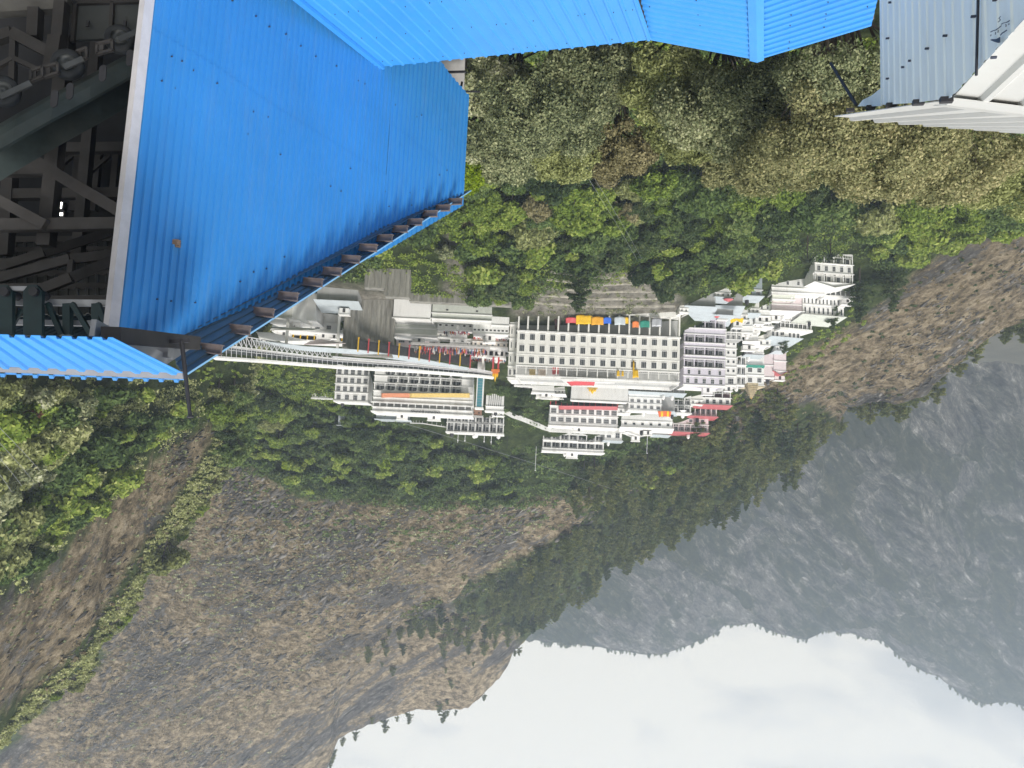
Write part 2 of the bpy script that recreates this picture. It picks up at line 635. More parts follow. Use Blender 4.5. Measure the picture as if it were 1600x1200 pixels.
GREEN_POLYS = [
    [(-400, -400), (2000, -400), (2000, 300), (1600, 350), (1480, 385), (1400, 440), (1345, 490), (1230, 570), (1180, 600), (1110, 690), (1000, 735), (900, 770), (700, 790), (480, 775), (380, 720), (330, 660), (300, 640), (-400, 600)],
    [(-400, 560), (330, 590), (345, 640), (265, 700), (200, 745), (120, 830), (60, 900), (-400, 1000)],
    [(390, 640), (300, 800), (285, 850), (222, 894), (190, 970), (140, 1040), (0, 1176), (-60, 1240), (-60, 1180), (110, 1045), (170, 960), (210, 880), (270, 800), (330, 690)],
    [(700, 945), (810, 880), (890, 840), (960, 760), (1100, 690), (1250, 640), (1310, 650), (1270, 730), (1140, 840), (1010, 890), (900, 975), (820, 1000)],
]
BARE_POLYS = [
    [(695, 335), (722, 335), (728, 420), (738, 470), (690, 470), (700, 420), (702, 390)],
    [(805, 448), (880, 455), (930, 415), (1035, 412), (1062, 460), (1068, 500), (798, 500)],
    [(990, 250), (1010, 250), (1015, 350), (985, 360)],
    [(440, 440), (640, 455), (640, 480), (440, 480)],
]


def hill_material():
    m = bpy.data.materials.new('hillside_ground')
    m.use_nodes = True
    t = m.node_tree
    bs = t.nodes['Principled BSDF']
    bs.inputs['Roughness'].default_value = 0.95
    bs.inputs['Specular IOR Level'].default_value = 0.15
    c = N(t, 'ShaderNodeTexCoord')
    mr = N(t, 'ShaderNodeMapping')
    mr.inputs['Rotation'].default_value = (0, math.radians(40), 0)
    L(t, c.outputs['Object'], mr.inputs[0])
    mp = N(t, 'ShaderNodeMapping')
    mp.inputs['Scale'].default_value = (0.38, 0.6, 1.5)
    L(t, mr.outputs[0], mp.inputs[0])
    big = N(t, 'ShaderNodeTexNoise', i_Scale=0.028, i_Detail=9.0, i_Roughness=0.68, i_Distortion=0.6)
    L(t, mp.outputs[0], big.inputs['Vector'])
    fine = N(t, 'ShaderNodeTexNoise', i_Scale=0.3, i_Detail=10.0, i_Roughness=0.8)
    L(t, mp.outputs[0], fine.inputs['Vector'])
    tuft = N(t, 'ShaderNodeTexNoise', i_Scale=0.22, i_Detail=9.0, i_Roughness=0.78)
    L(t, c.outputs['Object'], tuft.inputs['Vector'])
    grass = ramp(t, [(0.36, (0.042, 0.036, 0.025)), (0.45, (0.185, 0.146, 0.094)), (0.53, (0.36, 0.285, 0.187)), (0.62, (0.57, 0.47, 0.33))])
    L(t, tuft.outputs['Fac'], grass.inputs[0])
    rock = ramp(t, [(0.38, (0.016, 0.016, 0.018)), (0.47, (0.085, 0.08, 0.078)), (0.56, (0.17, 0.16, 0.148)), (0.66, (0.42, 0.4, 0.38))])
    L(t, fine.outputs['Fac'], rock.inputs[0])
    ad = N(t, 'ShaderNodeMath', operation='MULTIPLY_ADD')
    ad.inputs[1].default_value = 0.45
    L(t, fine.outputs['Fac'], ad.inputs[0])
    L(t, big.outputs['Fac'], ad.inputs[2])
    rm = ramp(t, [(0.725, (0, 0, 0)), (0.775, (1, 1, 1))])
    L(t, ad.outputs[0], rm.inputs[0])
    mx = N(t, 'ShaderNodeMix', data_type='RGBA')
    L(t, rm.outputs[0], mx.inputs[0])
    L(t, grass.outputs[0], mx.inputs[6])
    L(t, rock.outputs[0], mx.inputs[7])
    veg = ramp(t, [(0.3, (0.018, 0.028, 0.012)), (0.47, (0.06, 0.085, 0.028)), (0.6, (0.11, 0.145, 0.045)), (0.74, (0.19, 0.2, 0.085))])
    L(t, tuft.outputs['Fac'], veg.inputs[0])
    at = N(t, 'ShaderNodeAttribute', attribute_name='green')
    g1 = N(t, 'ShaderNodeMath', operation='MULTIPLY_ADD')
    g1.inputs[1].default_value = 1.5
    g1.inputs[2].default_value = -0.75
    L(t, fine.outputs['Fac'], g1.inputs[0])
    g2 = N(t, 'ShaderNodeMath', operation='MULTIPLY_ADD', use_clamp=True)
    g2.inputs[1].default_value = 1.6
    L(t, at.outputs['Fac'], g2.inputs[0])
    L(t, g1.outputs[0], g2.inputs[2])
    gm = N(t, 'ShaderNodeMath', operation='MULTIPLY', use_clamp=True)
    L(t, g2.outputs[0], gm.inputs[0])
    st = N(t, 'ShaderNodeMath', operation='GREATER_THAN')
    st.inputs[1].default_value = 0.02
    L(t, at.outputs['Fac'], st.inputs[0])
    L(t, st.outputs[0], gm.inputs[1])
    mx2 = N(t, 'ShaderNodeMix', data_type='RGBA')
    L(t, gm.outputs[0], mx2.inputs[0])
    L(t, mx.outputs[2], mx2.inputs[6])
    L(t, veg.outputs[0], mx2.inputs[7])
    bare = ramp(t, [(0.34, (0.15, 0.14, 0.115)), (0.5, (0.38, 0.35, 0.295)), (0.64, (0.6, 0.56, 0.49))])
    L(t, tuft.outputs['Fac'], bare.inputs[0])
    at2 = N(t, 'ShaderNodeAttribute', attribute_name='bare')
    mx3 = N(t, 'ShaderNodeMix', data_type='RGBA')
    L(t, at2.outputs['Fac'], mx3.inputs[0])
    L(t, mx2.outputs[2], mx3.inputs[6])
    L(t, bare.outputs[0], mx3.inputs[7])
    L(t, mx3.outputs[2], bs.inputs['Base Color'])
    bsum = N(t, 'ShaderNodeMath', operation='ADD')
    L(t, fine.outputs['Fac'], bsum.inputs[0])
    L(t, tuft.outputs['Fac'], bsum.inputs[1])
    bp = N(t, 'ShaderNodeBump', i_Strength=1.0, i_Distance=3.5)
    L(t, bsum.outputs[0], bp.inputs['Height'])
    L(t, bp.outputs[0], bs.inputs['Normal'])
    return m


AZ = np.concatenate([np.linspace(-1.5, -0.75, 60, endpoint=False), np.linspace(-0.75, 0.75, 620), np.linspace(0.75, 1.5, 61)[1:]])
YS = np.concatenate([np.geomspace(5, 200, 150, endpoint=False), np.linspace(200, 360, 170, endpoint=False), np.geomspace(360, 840, 210)])
hill = struct(grid_mesh('hillside', AZ, YS, hill_z, [hill_material()],
                        {'green': lambda co: blur_noise_mask(co, GREEN_POLYS), 'bare': lambda co: blur_noise_mask(co, BARE_POLYS, 5)}))

FC = [(-600, 1000), (300, 1000), (700, 985), (842, 1000), (860, 1004), (880, 1006), (930, 1010), (1000, 1020), (1030, 1022), (1080, 1008), (1110, 995), (1120, 990), (1132, 976), (1150, 979), (1180, 973), (1204, 985), (1240, 994), (1261, 997),
      (1279, 990), (1294, 984), (1312, 990), (1330, 990), (1354, 999), (1381, 1003), (1396, 1018), (1414, 1034), (1450, 1052), (1465, 1055), (1480, 1068), (1510, 1088), (1540, 1099), (1570, 1096), (1600, 1104), (1700, 1130), (2300, 1160)]
FARL = Layer([
    [(x, 470, 760) for x in (-600, 800, 2300)],
    [(x, 720, 980) for x in (-600, 800, 2300)],
    [(x, y, 1500) for x, y in FC],
    [(x, y - 60, 1750) for x, y in FC],
])


def far_z(X, Y):
    z = FARL.z(X / Y, Y)
    t = smooth01(Y, 760, 900) * (1 - 0.93 * smooth01(Y, 1380, 1500))
    al = X * 0.77 - z * 0.64
    ac = X * 0.64 + z * 0.77
    n = fbm(ac * 0.0075 + Y * 0.0012, al * 0.0028, 5, 71, True) - 0.62
    n2 = fbm(X * 0.03, z * 0.03 + Y * 0.02, 4, 91, True) - 0.6
    return z + t * (150 * n + 30 * n2 + 12 * (fbm(ac * 0.06, al * 0.03 + Y * 0.02, 3, 15, True) - .6)) + 3.5 * (fbm(X * 0.06, Y * 0.02, 3, 5) - 0.5)


def mountain_material():
    m = bpy.data.materials.new('mountain_rock')
    m.use_nodes = True
    t = m.node_tree
    bs = t.nodes['Principled BSDF']
    bs.inputs['Roughness'].default_value = 0.95
    bs.inputs['Specular IOR Level'].default_value = 0.1
    c = N(t, 'ShaderNodeTexCoord')
    mr = N(t, 'ShaderNodeMapping')
    mr.inputs['Rotation'].default_value = (0, math.radians(-40), 0)
    L(t, c.outputs['Object'], mr.inputs[0])
    mp = N(t, 'ShaderNodeMapping')
    mp.inputs['Scale'].default_value = (0.35, 0.4, 1.4)
    L(t, mr.outputs[0], mp.inputs[0])
    a = N(t, 'ShaderNodeTexNoise', i_Scale=0.011, i_Detail=7.0, i_Roughness=0.6, i_Distortion=1.2)
    L(t, mp.outputs[0], a.inputs['Vector'])
    b = N(t, 'ShaderNodeTexNoise', i_Scale=0.075, i_Detail=10.0, i_Roughness=0.82)
    L(t, mp.outputs[0], b.inputs['Vector'])
    rock = ramp(t, [(0.38, (0.03, 0.03, 0.029)), (0.48, (0.13, 0.123, 0.112)), (0.56, (0.24, 0.225, 0.2)), (0.64, (0.62, 0.6, 0.55))])
    L(t, b.outputs['Fac'], rock.inputs[0])
    veg = ramp(t, [(0.38, (0.016, 0.024, 0.013)), (0.52, (0.06, 0.07, 0.035)), (0.64, (0.16, 0.14, 0.09))])
    L(t, b.outputs['Fac'], veg.inputs[0])
    ad = N(t, 'ShaderNodeMath', operation='MULTIPLY_ADD')
    ad.inputs[1].default_value = 0.35
    L(t, b.outputs['Fac'], ad.inputs[0])
    L(t, a.outputs['Fac'], ad.inputs[2])
    rm = ramp(t, [(0.64, (0, 0, 0)), (0.75, (1, 1, 1))])
    L(t, ad.outputs[0], rm.inputs[0])
    mx = N(t, 'ShaderNodeMix', data_type='RGBA')
    L(t, rm.outputs[0], mx.inputs[0])
    L(t, veg.outputs[0], mx.inputs[6])
    L(t, rock.outputs[0], mx.inputs[7])
    L(t, mx.outputs[2], bs.inputs['Base Color'])
    bp = N(t, 'ShaderNodeBump', i_Strength=1.0, i_Distance=16.0)
    L(t, b.outputs['Fac'], bp.inputs['Height'])
    L(t, bp.outputs[0], bs.inputs['Normal'])
    return m


mountain = struct(grid_mesh('mountain', np.linspace(-1.1, 1.1, 640), np.concatenate([np.linspace(760, 1500, 260), np.linspace(1508, 1750, 24)]), far_z, [mountain_material()]))
gm_ = MB()
gm_.quad((-1980, -300, -150), (1980, -300, -150), (1980, 1780, -150), (-1980, 1780, -150))
struct(gm_.build('ground', mat('valley_soil', (0.08, 0.075, 0.055), 0.95, var=0.3, scale=0.05)))

# ------------------------------------------------------------------ haze
def make_haze():
    m = bpy.data.materials.new('haze_air')
    m.use_nodes = True
    t = m.node_tree
    t.nodes.clear()
    v = N(t, 'ShaderNodeVolumePrincipled')
    v.inputs['Color'].default_value = (0.72, 0.84, 1.0, 1)
    v.inputs['Density'].default_value = 0.00036
    v.inputs['Anisotropy'].default_value = 0.25
    o = N(t, 'ShaderNodeOutputMaterial')
    L(t, v.outputs[0], o.inputs['Volume'])
    b = MB()
    b.box(-1990, 1990, -310, 1790, -152, 640)
    h = b.build('haze', m)
    h['kind'] = 'stuff'
    h['label'] = 'thin pale blue haze filling the valley air'


make_haze()

# ------------------------------------------------------------------ buildings of the hillside complex
WIN_CACHE = {}


def window_mesh(w, h, cols, rows_, frame=FRAME, glass=GLASS):
    k = (round(w, 2), round(h, 2), cols, rows_, frame.name, glass.name)
    if k in WIN_CACHE:
        return WIN_CACHE[k]
    b = MB()
    t = min(0.09, w * 0.09)
    # glass sits behind the frame; the frame stands a few centimetres proud of the wall
    b.box(-w / 2 + t * 0.6, w / 2 - t * 0.6, -0.02, 0.0, t * 0.6, h - t * 0.6, 1)
    b.box(-w / 2, -w / 2 + t, -0.09, -0.005, 0, h, 0)
    b.box(w / 2 - t, w / 2, -0.09, -0.005, 0, h, 0)
    b.box(-w / 2 + t, w / 2 - t, -0.09, -0.005, 0, t, 0)
    b.box(-w / 2 + t, w / 2 - t, -0.09, -0.005, h - t, h, 0)
    for c in range(1, cols):
        x = -w / 2 + w * c / cols
        b.box(x - t / 2.4, x + t / 2.4, -0.07, -0.006, t, h - t, 0)
    for r in range(1, rows_):
        z = h * r / rows_
        b.box(-w / 2 + t, w / 2 - t, -0.06, -0.007, z - t / 3, z + t / 3, 0)
    b.box(-w / 2 - 0.1, w / 2 + 0.1, -0.16, -0.004, -0.12, -0.003, 2)
    WIN_CACHE[k] = b.mesh('window', [frame, glass, WHITE])
    return WIN_CACHE[k]


def bldg(name, label, cat, rect, Y=None, depth=8.0, rows=((1, 'solid', 0, {}),), m=None, yaw=0.0, roof=None, group=None, found=5.0, ledge=True):
    """rect: x0, x1 (left, right), yb (foot), yt (top) in the photograph; rows from the foot upwards: (weight, kind, count, options)"""
    m = m or WHITE
    x0, x1, yb, yt = rect
    cx = (x0 + x1) / 2
    if Y is None:
        h_ = hit(cx, yb, 150, 420)
        Y = h_.y if h_ is not None else 260
    base = P(cx, yb, Y)
    H = (P(cx, yt, Y) - base).z
    w = abs(P(x0, yb, Y).x - P(x1, yb, Y).x) / math.cos(yaw)
    r = empty(name, base, label, cat, group, yaw)
    wall = MB()
    tot = sum(q[0] for q in rows)
    z = 0.0
    wall.box(-w / 2, w / 2, 0.0, depth, -found, 0.0)
    for wt, kind, n, op in rows:
        h = H * wt / tot
        sb = op.get('set', 1.7)
        if kind in ('gal', 'arch', 'dark'):
            wl = op.get('l', 0.0) * w
            wr = op.get('r', 0.0) * w
            xa, xb = -w / 2 + wl, w / 2 - wr
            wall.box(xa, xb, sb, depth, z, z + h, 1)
            if wl:
                wall.box(-w / 2, xa, 0, depth, z, z + h)
            if wr:
                wall.box(xb, w / 2, 0, depth, z, z + h)
            pw = op.get('pw', 0.35)
            nb = max(n, 1)
            bw = (xb - xa) / nb
            pm = op.get('pm', m)
            pb = MB()
            pb.box(-pw / 2, pw / 2, 0.02, pw + 0.02, 0, h)
            pme = pb.mesh('pillar', [pm])
            for i in range(nb + 1):
                if (i == 0 and wl) or (i == nb and wr):
                    continue
                o = link('pillar', pme, r)
                xx = xa + bw * i
                xx = min(max(xx, -w / 2 + pw / 2), w / 2 - pw / 2)
                o.location = (xx, 0, z)
            if op.get('rail', True):
                rb = MB()
                rh = min(op.get('rh', 1.0), h * 0.36)
                if op.get('solid_rail', False):
                    rb.box(xa, xb, -0.06, 0.015, z + 0.01, z + rh)
                else:
                    rb.box(xa, xb, -0.06, 0.015, z + rh - 0.12, z + rh)
                    k = int((xb - xa) / 0.55)
                    for i in range(k):
                        q = xa + (i + 0.5) * (xb - xa) / k
                        rb.box(q - 0.05, q + 0.05, -0.04, 0.0, z, z + rh - 0.12)
                rb.build('railing', op.get('railm', m), r)
            if kind == 'arch':
                for i in range(nb):
                    ab = MB()
                    xa2 = xa + bw * i + pw / 2
                    bwi = bw - pw
                    seg = 8
                    top = z + h - 0.02
                    low = z + h * 0.68
                    pts = [(xa2 + bwi * j / seg, low + (top - 0.18 - low) * math.sin(math.pi * j / seg) ** 0.6) for j in range(seg + 1)]
                    for j in range(seg):
                        (pa, za), (pc, zc) = pts[j], pts[j + 1]
                        ab.hexa([(pa, 0.03, za), (pc, 0.03, zc), (pc, 0.3, zc), (pa, 0.3, za), (pa, 0.03, top), (pc, 0.03, top), (pc, 0.3, top), (pa, 0.3, top)])
                    ab.build('arch', m, r)
            if op.get('back', 'win') == 'win' and kind != 'dark':
                dm = op.get('dm', DARK)
                for i in range(nb):
                    dw = bw * 0.34
                    ww = window_mesh(dw, h * 0.52, 2, 2)
                    o = link('window', ww, r)
                    o.location = (xa + bw * (i + 0.32), sb - 0.005, z + h * 0.28)
                    dmb = MB()
                    dmb.box(-bw * 0.1, bw * 0.1, -0.06, -0.004, 0.02, h * 0.74)
                    o = dmb.build('door', dm, r)
                    o.location = (xa + bw * (i + 0.72), sb, z)
        else:
            wall.box(-w / 2, w / 2, 0, depth, z, z + h, op.get('mi', 0))
            if kind == 'win':
                ww = op.get('w', 0.42) * w / n
                wh = op.get('h', 0.5) * h
                me = window_mesh(ww, wh, op.get('c', 3), op.get('rw', 2))
                l, rr = op.get('l', 0.0) * w, op.get('r', 0.0) * w
                for i in range(n):
                    o = link('window', me, r)
                    o.location = (-w / 2 + l + (w - l - rr) * (i + 0.5) / n, 0, z + h * op.get('z', 0.27))
            if kind == 'vent':
                vb = MB()
                vb.box(-0.35, 0.35, -0.05, -0.005, 0, 0.5)
                vme = vb.mesh('vent', [DARK])
                for i in range(n):
                    o = link('vent', vme, r)
                    o.location = (-w / 2 + w * (i + 0.5) / n, 0, z + h * 0.5)
        if ledge and op.get('ledge', True):
            lo, lh = op.get('lo', 0.28), op.get('lh', 0.24)
            led = MB()
            led.box(-w / 2 - lo, w / 2 + lo, -lo, -0.004, z + h - lh / 2, z + h + lh / 2)
            led.build('ledge', WHITE, r)
        z += h
    body_m2 = None
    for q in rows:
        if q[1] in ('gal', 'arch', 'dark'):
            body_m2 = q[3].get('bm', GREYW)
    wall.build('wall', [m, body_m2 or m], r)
    if roof:
        rk = roof[0]
        rm = roof[1]
        rb = MB()
        if rk == 'flat':
            rb.box(-w / 2 - 0.3, w / 2 + 0.3, -0.3, depth + 0.2, H + 0.125, H + 0.13 + roof[2])
        elif rk == 'shed':     # rises towards the back
            e = roof[3] if len(roof) > 3 else 0.8
            rb.slab([(-w / 2 - 0.6, -e, H + 0.13), (w / 2 + 0.6, -e, H + 0.13), (w / 2 + 0.6, depth, H + 0.13 + roof[2]), (-w / 2 - 0.6, depth, H + 0.13 + roof[2])], (0, 0, 0.12))
        elif rk == 'gable':
            for a, c in ((-w / 2 - 0.4, 0), (w / 2 + 0.4, 0)):
                rb.slab([(a, -0.6, H + 0.0), (c, -0.6, H + roof[2]), (c, depth + 0.3, H + roof[2]), (a, depth + 0.3, H)], (0, 0, 0.14))
            wall2 = MB()
            wall2.slab([(-w / 2, 0, H), (w / 2, 0, H), (0, 0, H + roof[2])], (0, depth, 0))
            wall2.build('gable_wall', m, r)
        elif rk == 'hip':
            rb.poly([(-w / 2 - .4, -.4, H + .13), (w / 2 + .4, -.4, H + .13), (w * .2, depth / 2, H + roof[2]), (-w * .2, depth / 2, H + roof[2])])
            rb.poly([(w / 2 + .4, depth + .4, H + .13), (-w / 2 - .4, depth + .4, H + .13), (-w * .2, depth / 2, H + roof[2]), (w * .2, depth / 2, H + roof[2])])
            rb.poly([(w / 2 + .4, -.4, H + .13), (w / 2 + .4, depth + .4, H + .13), (w * .2, depth / 2, H + roof[2])])
            rb.poly([(-w / 2 - .4, depth + .4, H + .13), (-w / 2 - .4, -.4, H + .13), (-w * .2, depth / 2, H + roof[2])])
        elif rk == 'parapet':
            th, ph = 0.2, roof[2]
            for bx in ((-w / 2, w / 2, 0, th), (-w / 2, w / 2, depth - th, depth), (-w / 2, -w / 2 + th, th, depth - th), (w / 2 - th, w / 2, th, depth - th)):
                rb.box(bx[0], bx[1], bx[2], bx[3], H + 0.002, H + ph)
        rb.build('roof', rm, r)
    r['_w'], r['_h'], r['_d'] = w, H, depth
    return r


def wn(n, **k):
    return (1, 'win', n, k)


def gal(n, **k):
    return (1, 'gal', n, k)


so_ = (1, 'solid', 0, {})

# --- the long white block
MY = 240.0
main = bldg('lodging_block', 'long white four storey block with rows of small windows over a pillared ground floor', 'building', (810, 1063, 490.5, 592), MY, 14,
            [(31, 'gal', 16, dict(rail=False, set=4.0, pw=0.5, bm=CONC, back='none', lh=0.5)), (17, 'win', 16, dict(w=0.5, h=0.55, c=3, rw=1, z=0.22, ledge=False)), (17.5, 'win', 16, dict(w=0.5, h=0.55, c=3, rw=1, z=0.22, lh=0.15, lo=0.12)),
             (17, 'win', 16, dict(w=0.5, h=0.55, c=3, rw=1, z=0.22, lo=0.2)), (15, 'gal', 16, dict(rail=True, rh=0.9, pw=0.3, set=2.6, bm=GREYW, back='none', lh=0.4, railm=WHITE))], OFFWHITE, yaw=math.radians(1.0), roof=('parapet', WHITE, 1.0), found=4)
for i, (px, py, dx, mm) in enumerate([]):
    pass
mw, mh = main['_w'], main['_h']


def on_main(px, py, out=0.4):
    """a point in front of the long block's face seen at a pixel"""
    R_ = Matrix.Rotation(main.rotation_euler.z, 4, 'Z')
    n = R_ @ Vector((0, -1, 0))
    return onplane(px, py, Vector(main.location) + n * out, n)


def cloth(name, label, cat, corners, mm, sag=0.25, group=None, th=0.05, nx=8, ny=5, seed=0):
    """a hanging or stretched cloth through four world points, with folds"""
    rg = random.Random(seed)
    A, B, C_, D = [Vector(c) for c in corners]
    c0 = (A + B + C_ + D) / 4
    n = (B - A).cross(D - A).normalized()
    b = MB()
    idx = {}
    ph = rg.random() * 6
    for j in range(ny + 1):
        for i in range(nx + 1):
            s, t = i / nx, j / ny
            p = (A * (1 - s) + B * s) * (1 - t) + (D * (1 - s) + C_ * s) * t
            f = math.sin(s * 9 + ph + t * 2) * 0.5 + math.sin(s * 17 + ph * 2) * 0.3
            p = p + n * f * sag * 0.5 + Vector((0, 0, -1)) * sag * 4 * s * (1 - s) * (0.4 + t * 0.6)
            idx[i, j] = len(b.v)
            b.v.append(tuple(p - c0))
    for j in range(ny):
        for i in range(nx):
            b.f.append((idx[i, j], idx[i + 1, j], idx[i + 1, j + 1], idx[i, j + 1]))
            b.m.append(0)
    o = b.build(name, mm, None, smooth=True)
    o.location = c0
    md = o.modifiers.new('thickness', 'SOLIDIFY')
    md.thickness = th
    return tag(o, label, cat, group)


TARPS = [((884, 900, 497, 505), RED, 'red tarpaulin hung between pillars, beside the yellow ones'), ((900, 914, 493, 507), YELLOW, 'yellow tarpaulin with deep folds, next to the red one'),
         ((912, 926, 494, 507), YELLOW, 'middle yellow tarpaulin hung across the pillared floor'), ((924, 943, 496, 508), mat('amber_cloth', (0.7, 0.34, 0.02), 0.7, var=0.12), 'amber tarpaulin hung beside the blue one'),
         ((943, 955, 497, 506), BLUECL, 'bright blue tarpaulin among the pillars'), ((960, 977, 496, 508), PALEROOF, 'pale grey tarpaulin beside the small yellow cloth'), ((975, 982, 497, 506), YELLOW, 'small yellow cloth at the end of a grey tarpaulin'),
         ((1000, 1015, 502, 512), GREENCL, 'dark green tarpaulin under the long white block'), ((1018, 1034, 498, 511), GREYM, 'grey sheet screen beside the green tarpaulin'), ((988, 998, 503, 512), ORANGE, 'faded orange cloth beside the green tarpaulin')]
for i, ((a, b_, c, d), mm, lab) in enumerate(TARPS):
    cloth('tarpaulin', lab, 'tarpaulin', [on_main(b_, d, .5), on_main(a, d, .5), on_main(a, c, 1.3), on_main(b_, c, 1.3)], mm, 0.3, 'tarpaulins hung under the long white block', seed=i)
PANELS = [((827, 838, 577, 588), mat('poster_gold', (0.55, 0.42, 0.2), 0.7, var=0.5, scale=4), 'round gold picture panel in the top gallery'), ((841, 854, 577, 588), mat('poster_pale', (0.6, 0.5, 0.42), 0.7, var=0.5, scale=4), 'pale picture panel in the top gallery'),
          ((863, 873, 573, 585), mat('poster_red', (0.55, 0.12, 0.12), 0.7, var=0.3, scale=3), 'red picture panel in the top gallery'), ((867, 876, 498, 506), DARKRED, 'maroon board between the pillars, upper of a pair'), ((867, 875, 507, 515), DARKRED, 'maroon board between the pillars, lower of a pair')]
for i, ((a, b_, c, d), mm, lab) in enumerate(PANELS):
    q = [on_main(b_, c, -1.2), on_main(a, c, -1.2), on_main(a, d, -1.2), on_main(b_, d, -1.2)]
    c0 = sum(q, Vector()) / 4
    bb = MB()
    bb.slab([v - c0 for v in q], (0, 0.12, 0))
    o = bb.build('wall_panel', mm)
    o.location = c0
    tag(o, lab, 'panel')
for i, (x, y0, y1, wd) in enumerate([(966, 579, 588, 5), (973, 580, 588, 4), (990, 564, 591, 3), (994, 578, 590, 8)]):
    cloth('drape', ['short yellow drape hung in the top gallery', 'narrow yellow drape beside a taller one in the gallery', 'tall thin yellow banner rising up the white facade', 'pale yellow drape at the foot of the tall yellow banner'][i], 'drape',
          [on_main(x + wd / 2, y1, .5), on_main(x - wd / 2, y1, .5), on_main(x - wd / 3, y0, .5), on_main(x + wd / 3, y0, .5)], YELLOW, 0.15, seed=30 + i)
cloth('awning', 'large white sheet awning stretched over the terrace above the long block', 'awning', [on_main(966, 592.5, .2), on_main(876, 592.5, .2), on_main(884, 601, -7), on_main(960, 600, -7)], WHITE, 0.2, seed=50, nx=14)
cloth('awning', 'red sheet strip stretched behind the white awning', 'awning', [on_main(930, 596, -3), on_main(884, 596, -3), on_main(892, 603, -6), on_main(928, 603, -6)], RED, 0.15, seed=51)

# --- stair wing beside the long block
bldg('stair_wing', 'narrow white stair wing with slit windows at the end of the long block', 'building', (798, 812, 486, 590), 243, 10, [so_, (1, 'win', 2, dict(w=.2, h=.4, c=1, rw=1)), (1, 'win', 2, dict(w=.2, h=.4, c=1, rw=1)), (1, 'win', 2, dict(w=.2, h=.4, c=1, rw=1)), (0.8, 'win', 2, dict(w=.5, h=.5))], OFFWHITE, yaw=math.radians(8), roof=('parapet', WHITE, .8))

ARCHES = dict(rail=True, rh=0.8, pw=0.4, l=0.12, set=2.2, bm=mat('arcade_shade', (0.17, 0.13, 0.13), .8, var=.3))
hotel = bldg('arcade_hotel', 'white hotel with three arcaded galleries and a red and yellow awning', 'building', (586, 741, 578, 646), None, 12,
             [(12, 'arch', 7, dict(ARCHES, r=.1)), (11.5, 'arch', 7, dict(ARCHES, r=.13)), (12, 'arch', 8, ARCHES), (10, 'solid', 0, dict(lh=.1)), (8, 'solid', 0, dict(lo=.6, lh=.5)), (7, 'gal', 14, dict(set=2, pw=.3, bm=GREYW, rail=False, back='none')), (7, 'solid', 0, dict(lo=.5, lh=.3))], WHITE, roof=('flat', WHITE, .3))


def face_pt(r, px, py, out=0.0):
    R_ = Matrix.Rotation(r.rotation_euler.z, 4, 'Z')
    n = R_ @ Vector((0, -1, 0))
    return onplane(px, py, Vector(r.location) + n * out, n)


def letters(text, size, ext=.04, mm=None):
    cu = bpy.data.curves.new('lettering', 'FONT')
    cu.body, cu.size, cu.extrude, cu.offset = text, size, ext, .02
    cu.align_x = cu.align_y = 'CENTER'
    o = bpy.data.objects.new('lettering_curve', cu)
    COL.objects.link(o)
    bpy.context.view_layer.update()
    me = bpy.data.meshes.new_from_object(o.evaluated_get(bpy.context.evaluated_depsgraph_get()))
    bpy.data.objects.remove(o)
    bpy.data.curves.remove(cu)
    me.name = 'lettering'
    me.materials.clear()
    me.materials.append(mm or BLACKM)
    return me


def sign(r, text, px, py, size, label, out=0.35, mm=None):
    """raised lettering fixed on a building's face"""
    o = link('lettering', letters(text, size, .04, mm))
    o.parent = r
    p = face_pt(r, px, py, out)
    R_ = Matrix.Rotation(-r.rotation_euler.z, 4, 'Z')
    o.location = R_ @ (p - Vector(r.location))
    o.rotation_euler = (math.pi / 2, 0, 0)
    return o


sign(hotel, 'VAISHNAVI BHAWAN', 665, 643.3, 1.05, None, .6)
AWO = mat('awning_orange', (.55, .22, .12), .75, var=.25, scale=2)
AWY = mat('awning_yellow', (.58, .42, .14), .75, var=.25, scale=2)
for a, b_, mm, lab in ((596, 640, AWO, 'orange part of the long sloping awning on the arcaded hotel'), (640, 734, AWY, 'yellow part of the long sloping awning on the arcaded hotel')):
    cloth('awning', lab, 'awning', [face_pt(hotel, b_, 614.5, 1.7), face_pt(hotel, a, 614.5, 1.7), face_pt(hotel, a, 621.5, .3), face_pt(hotel, b_, 621.5, .3)], mm, 0.1, 'awnings along the arcaded hotel', seed=60 + a, nx=16)
bldg('small_hotel', 'small white four storey hotel with paired windows beside the arcaded hotel', 'building', (526, 578, 574, 627), None, 9, [wn(5, w=.62, h=.62, c=3), wn(5, w=.62, h=.6, c=3), wn(5, w=.62, h=.6, c=3), wn(4, w=.5, h=.6, c=3)], WHITE, roof=('flat', WHITE, .3))
bldg('roof_shed', 'pale blue curved sheet shed on the roof of the arcaded hotel', 'shed', (588, 641, 645, 655), None, 5, [so_], PALEROOF, roof=('shed', PALEROOF, .8), ledge=False)
bldg('roof_shed', 'small pale sheet hut among the trees left of the hotels', 'shed', (529, 546, 650, 664), None, 4, [so_], PALEROOF, roof=('shed', PALEROOF, .8), ledge=False)
bldg('stair_tower', 'slim stair tower glazed in teal beside the arcaded hotel', 'tower', (746, 757, 580, 637), 262, 4, [(1, 'solid', 0, {})], WHITE, roof=('flat', WHITE, .3))
tw = bpy.data.objects['stair_tower']
tg = MB()
w_, h_ = tw['_w'], tw['_h']
tg.box(-w_ / 2 + .35, w_ / 2 - .35, -.1, -.01, .8, h_ - .3)
tg.build('glazing', TEAL, tw)
gr_ = MB()
for k in range(1, 12):
    gr_.box(-w_ / 2 + .35, w_ / 2 - .35, -.14, -.105, .8 + k * (h_ - 1) / 12 - .04, .8 + k * (h_ - 1) / 12 + .04)
gr_.build('glazing_bar', GREYM, tw)
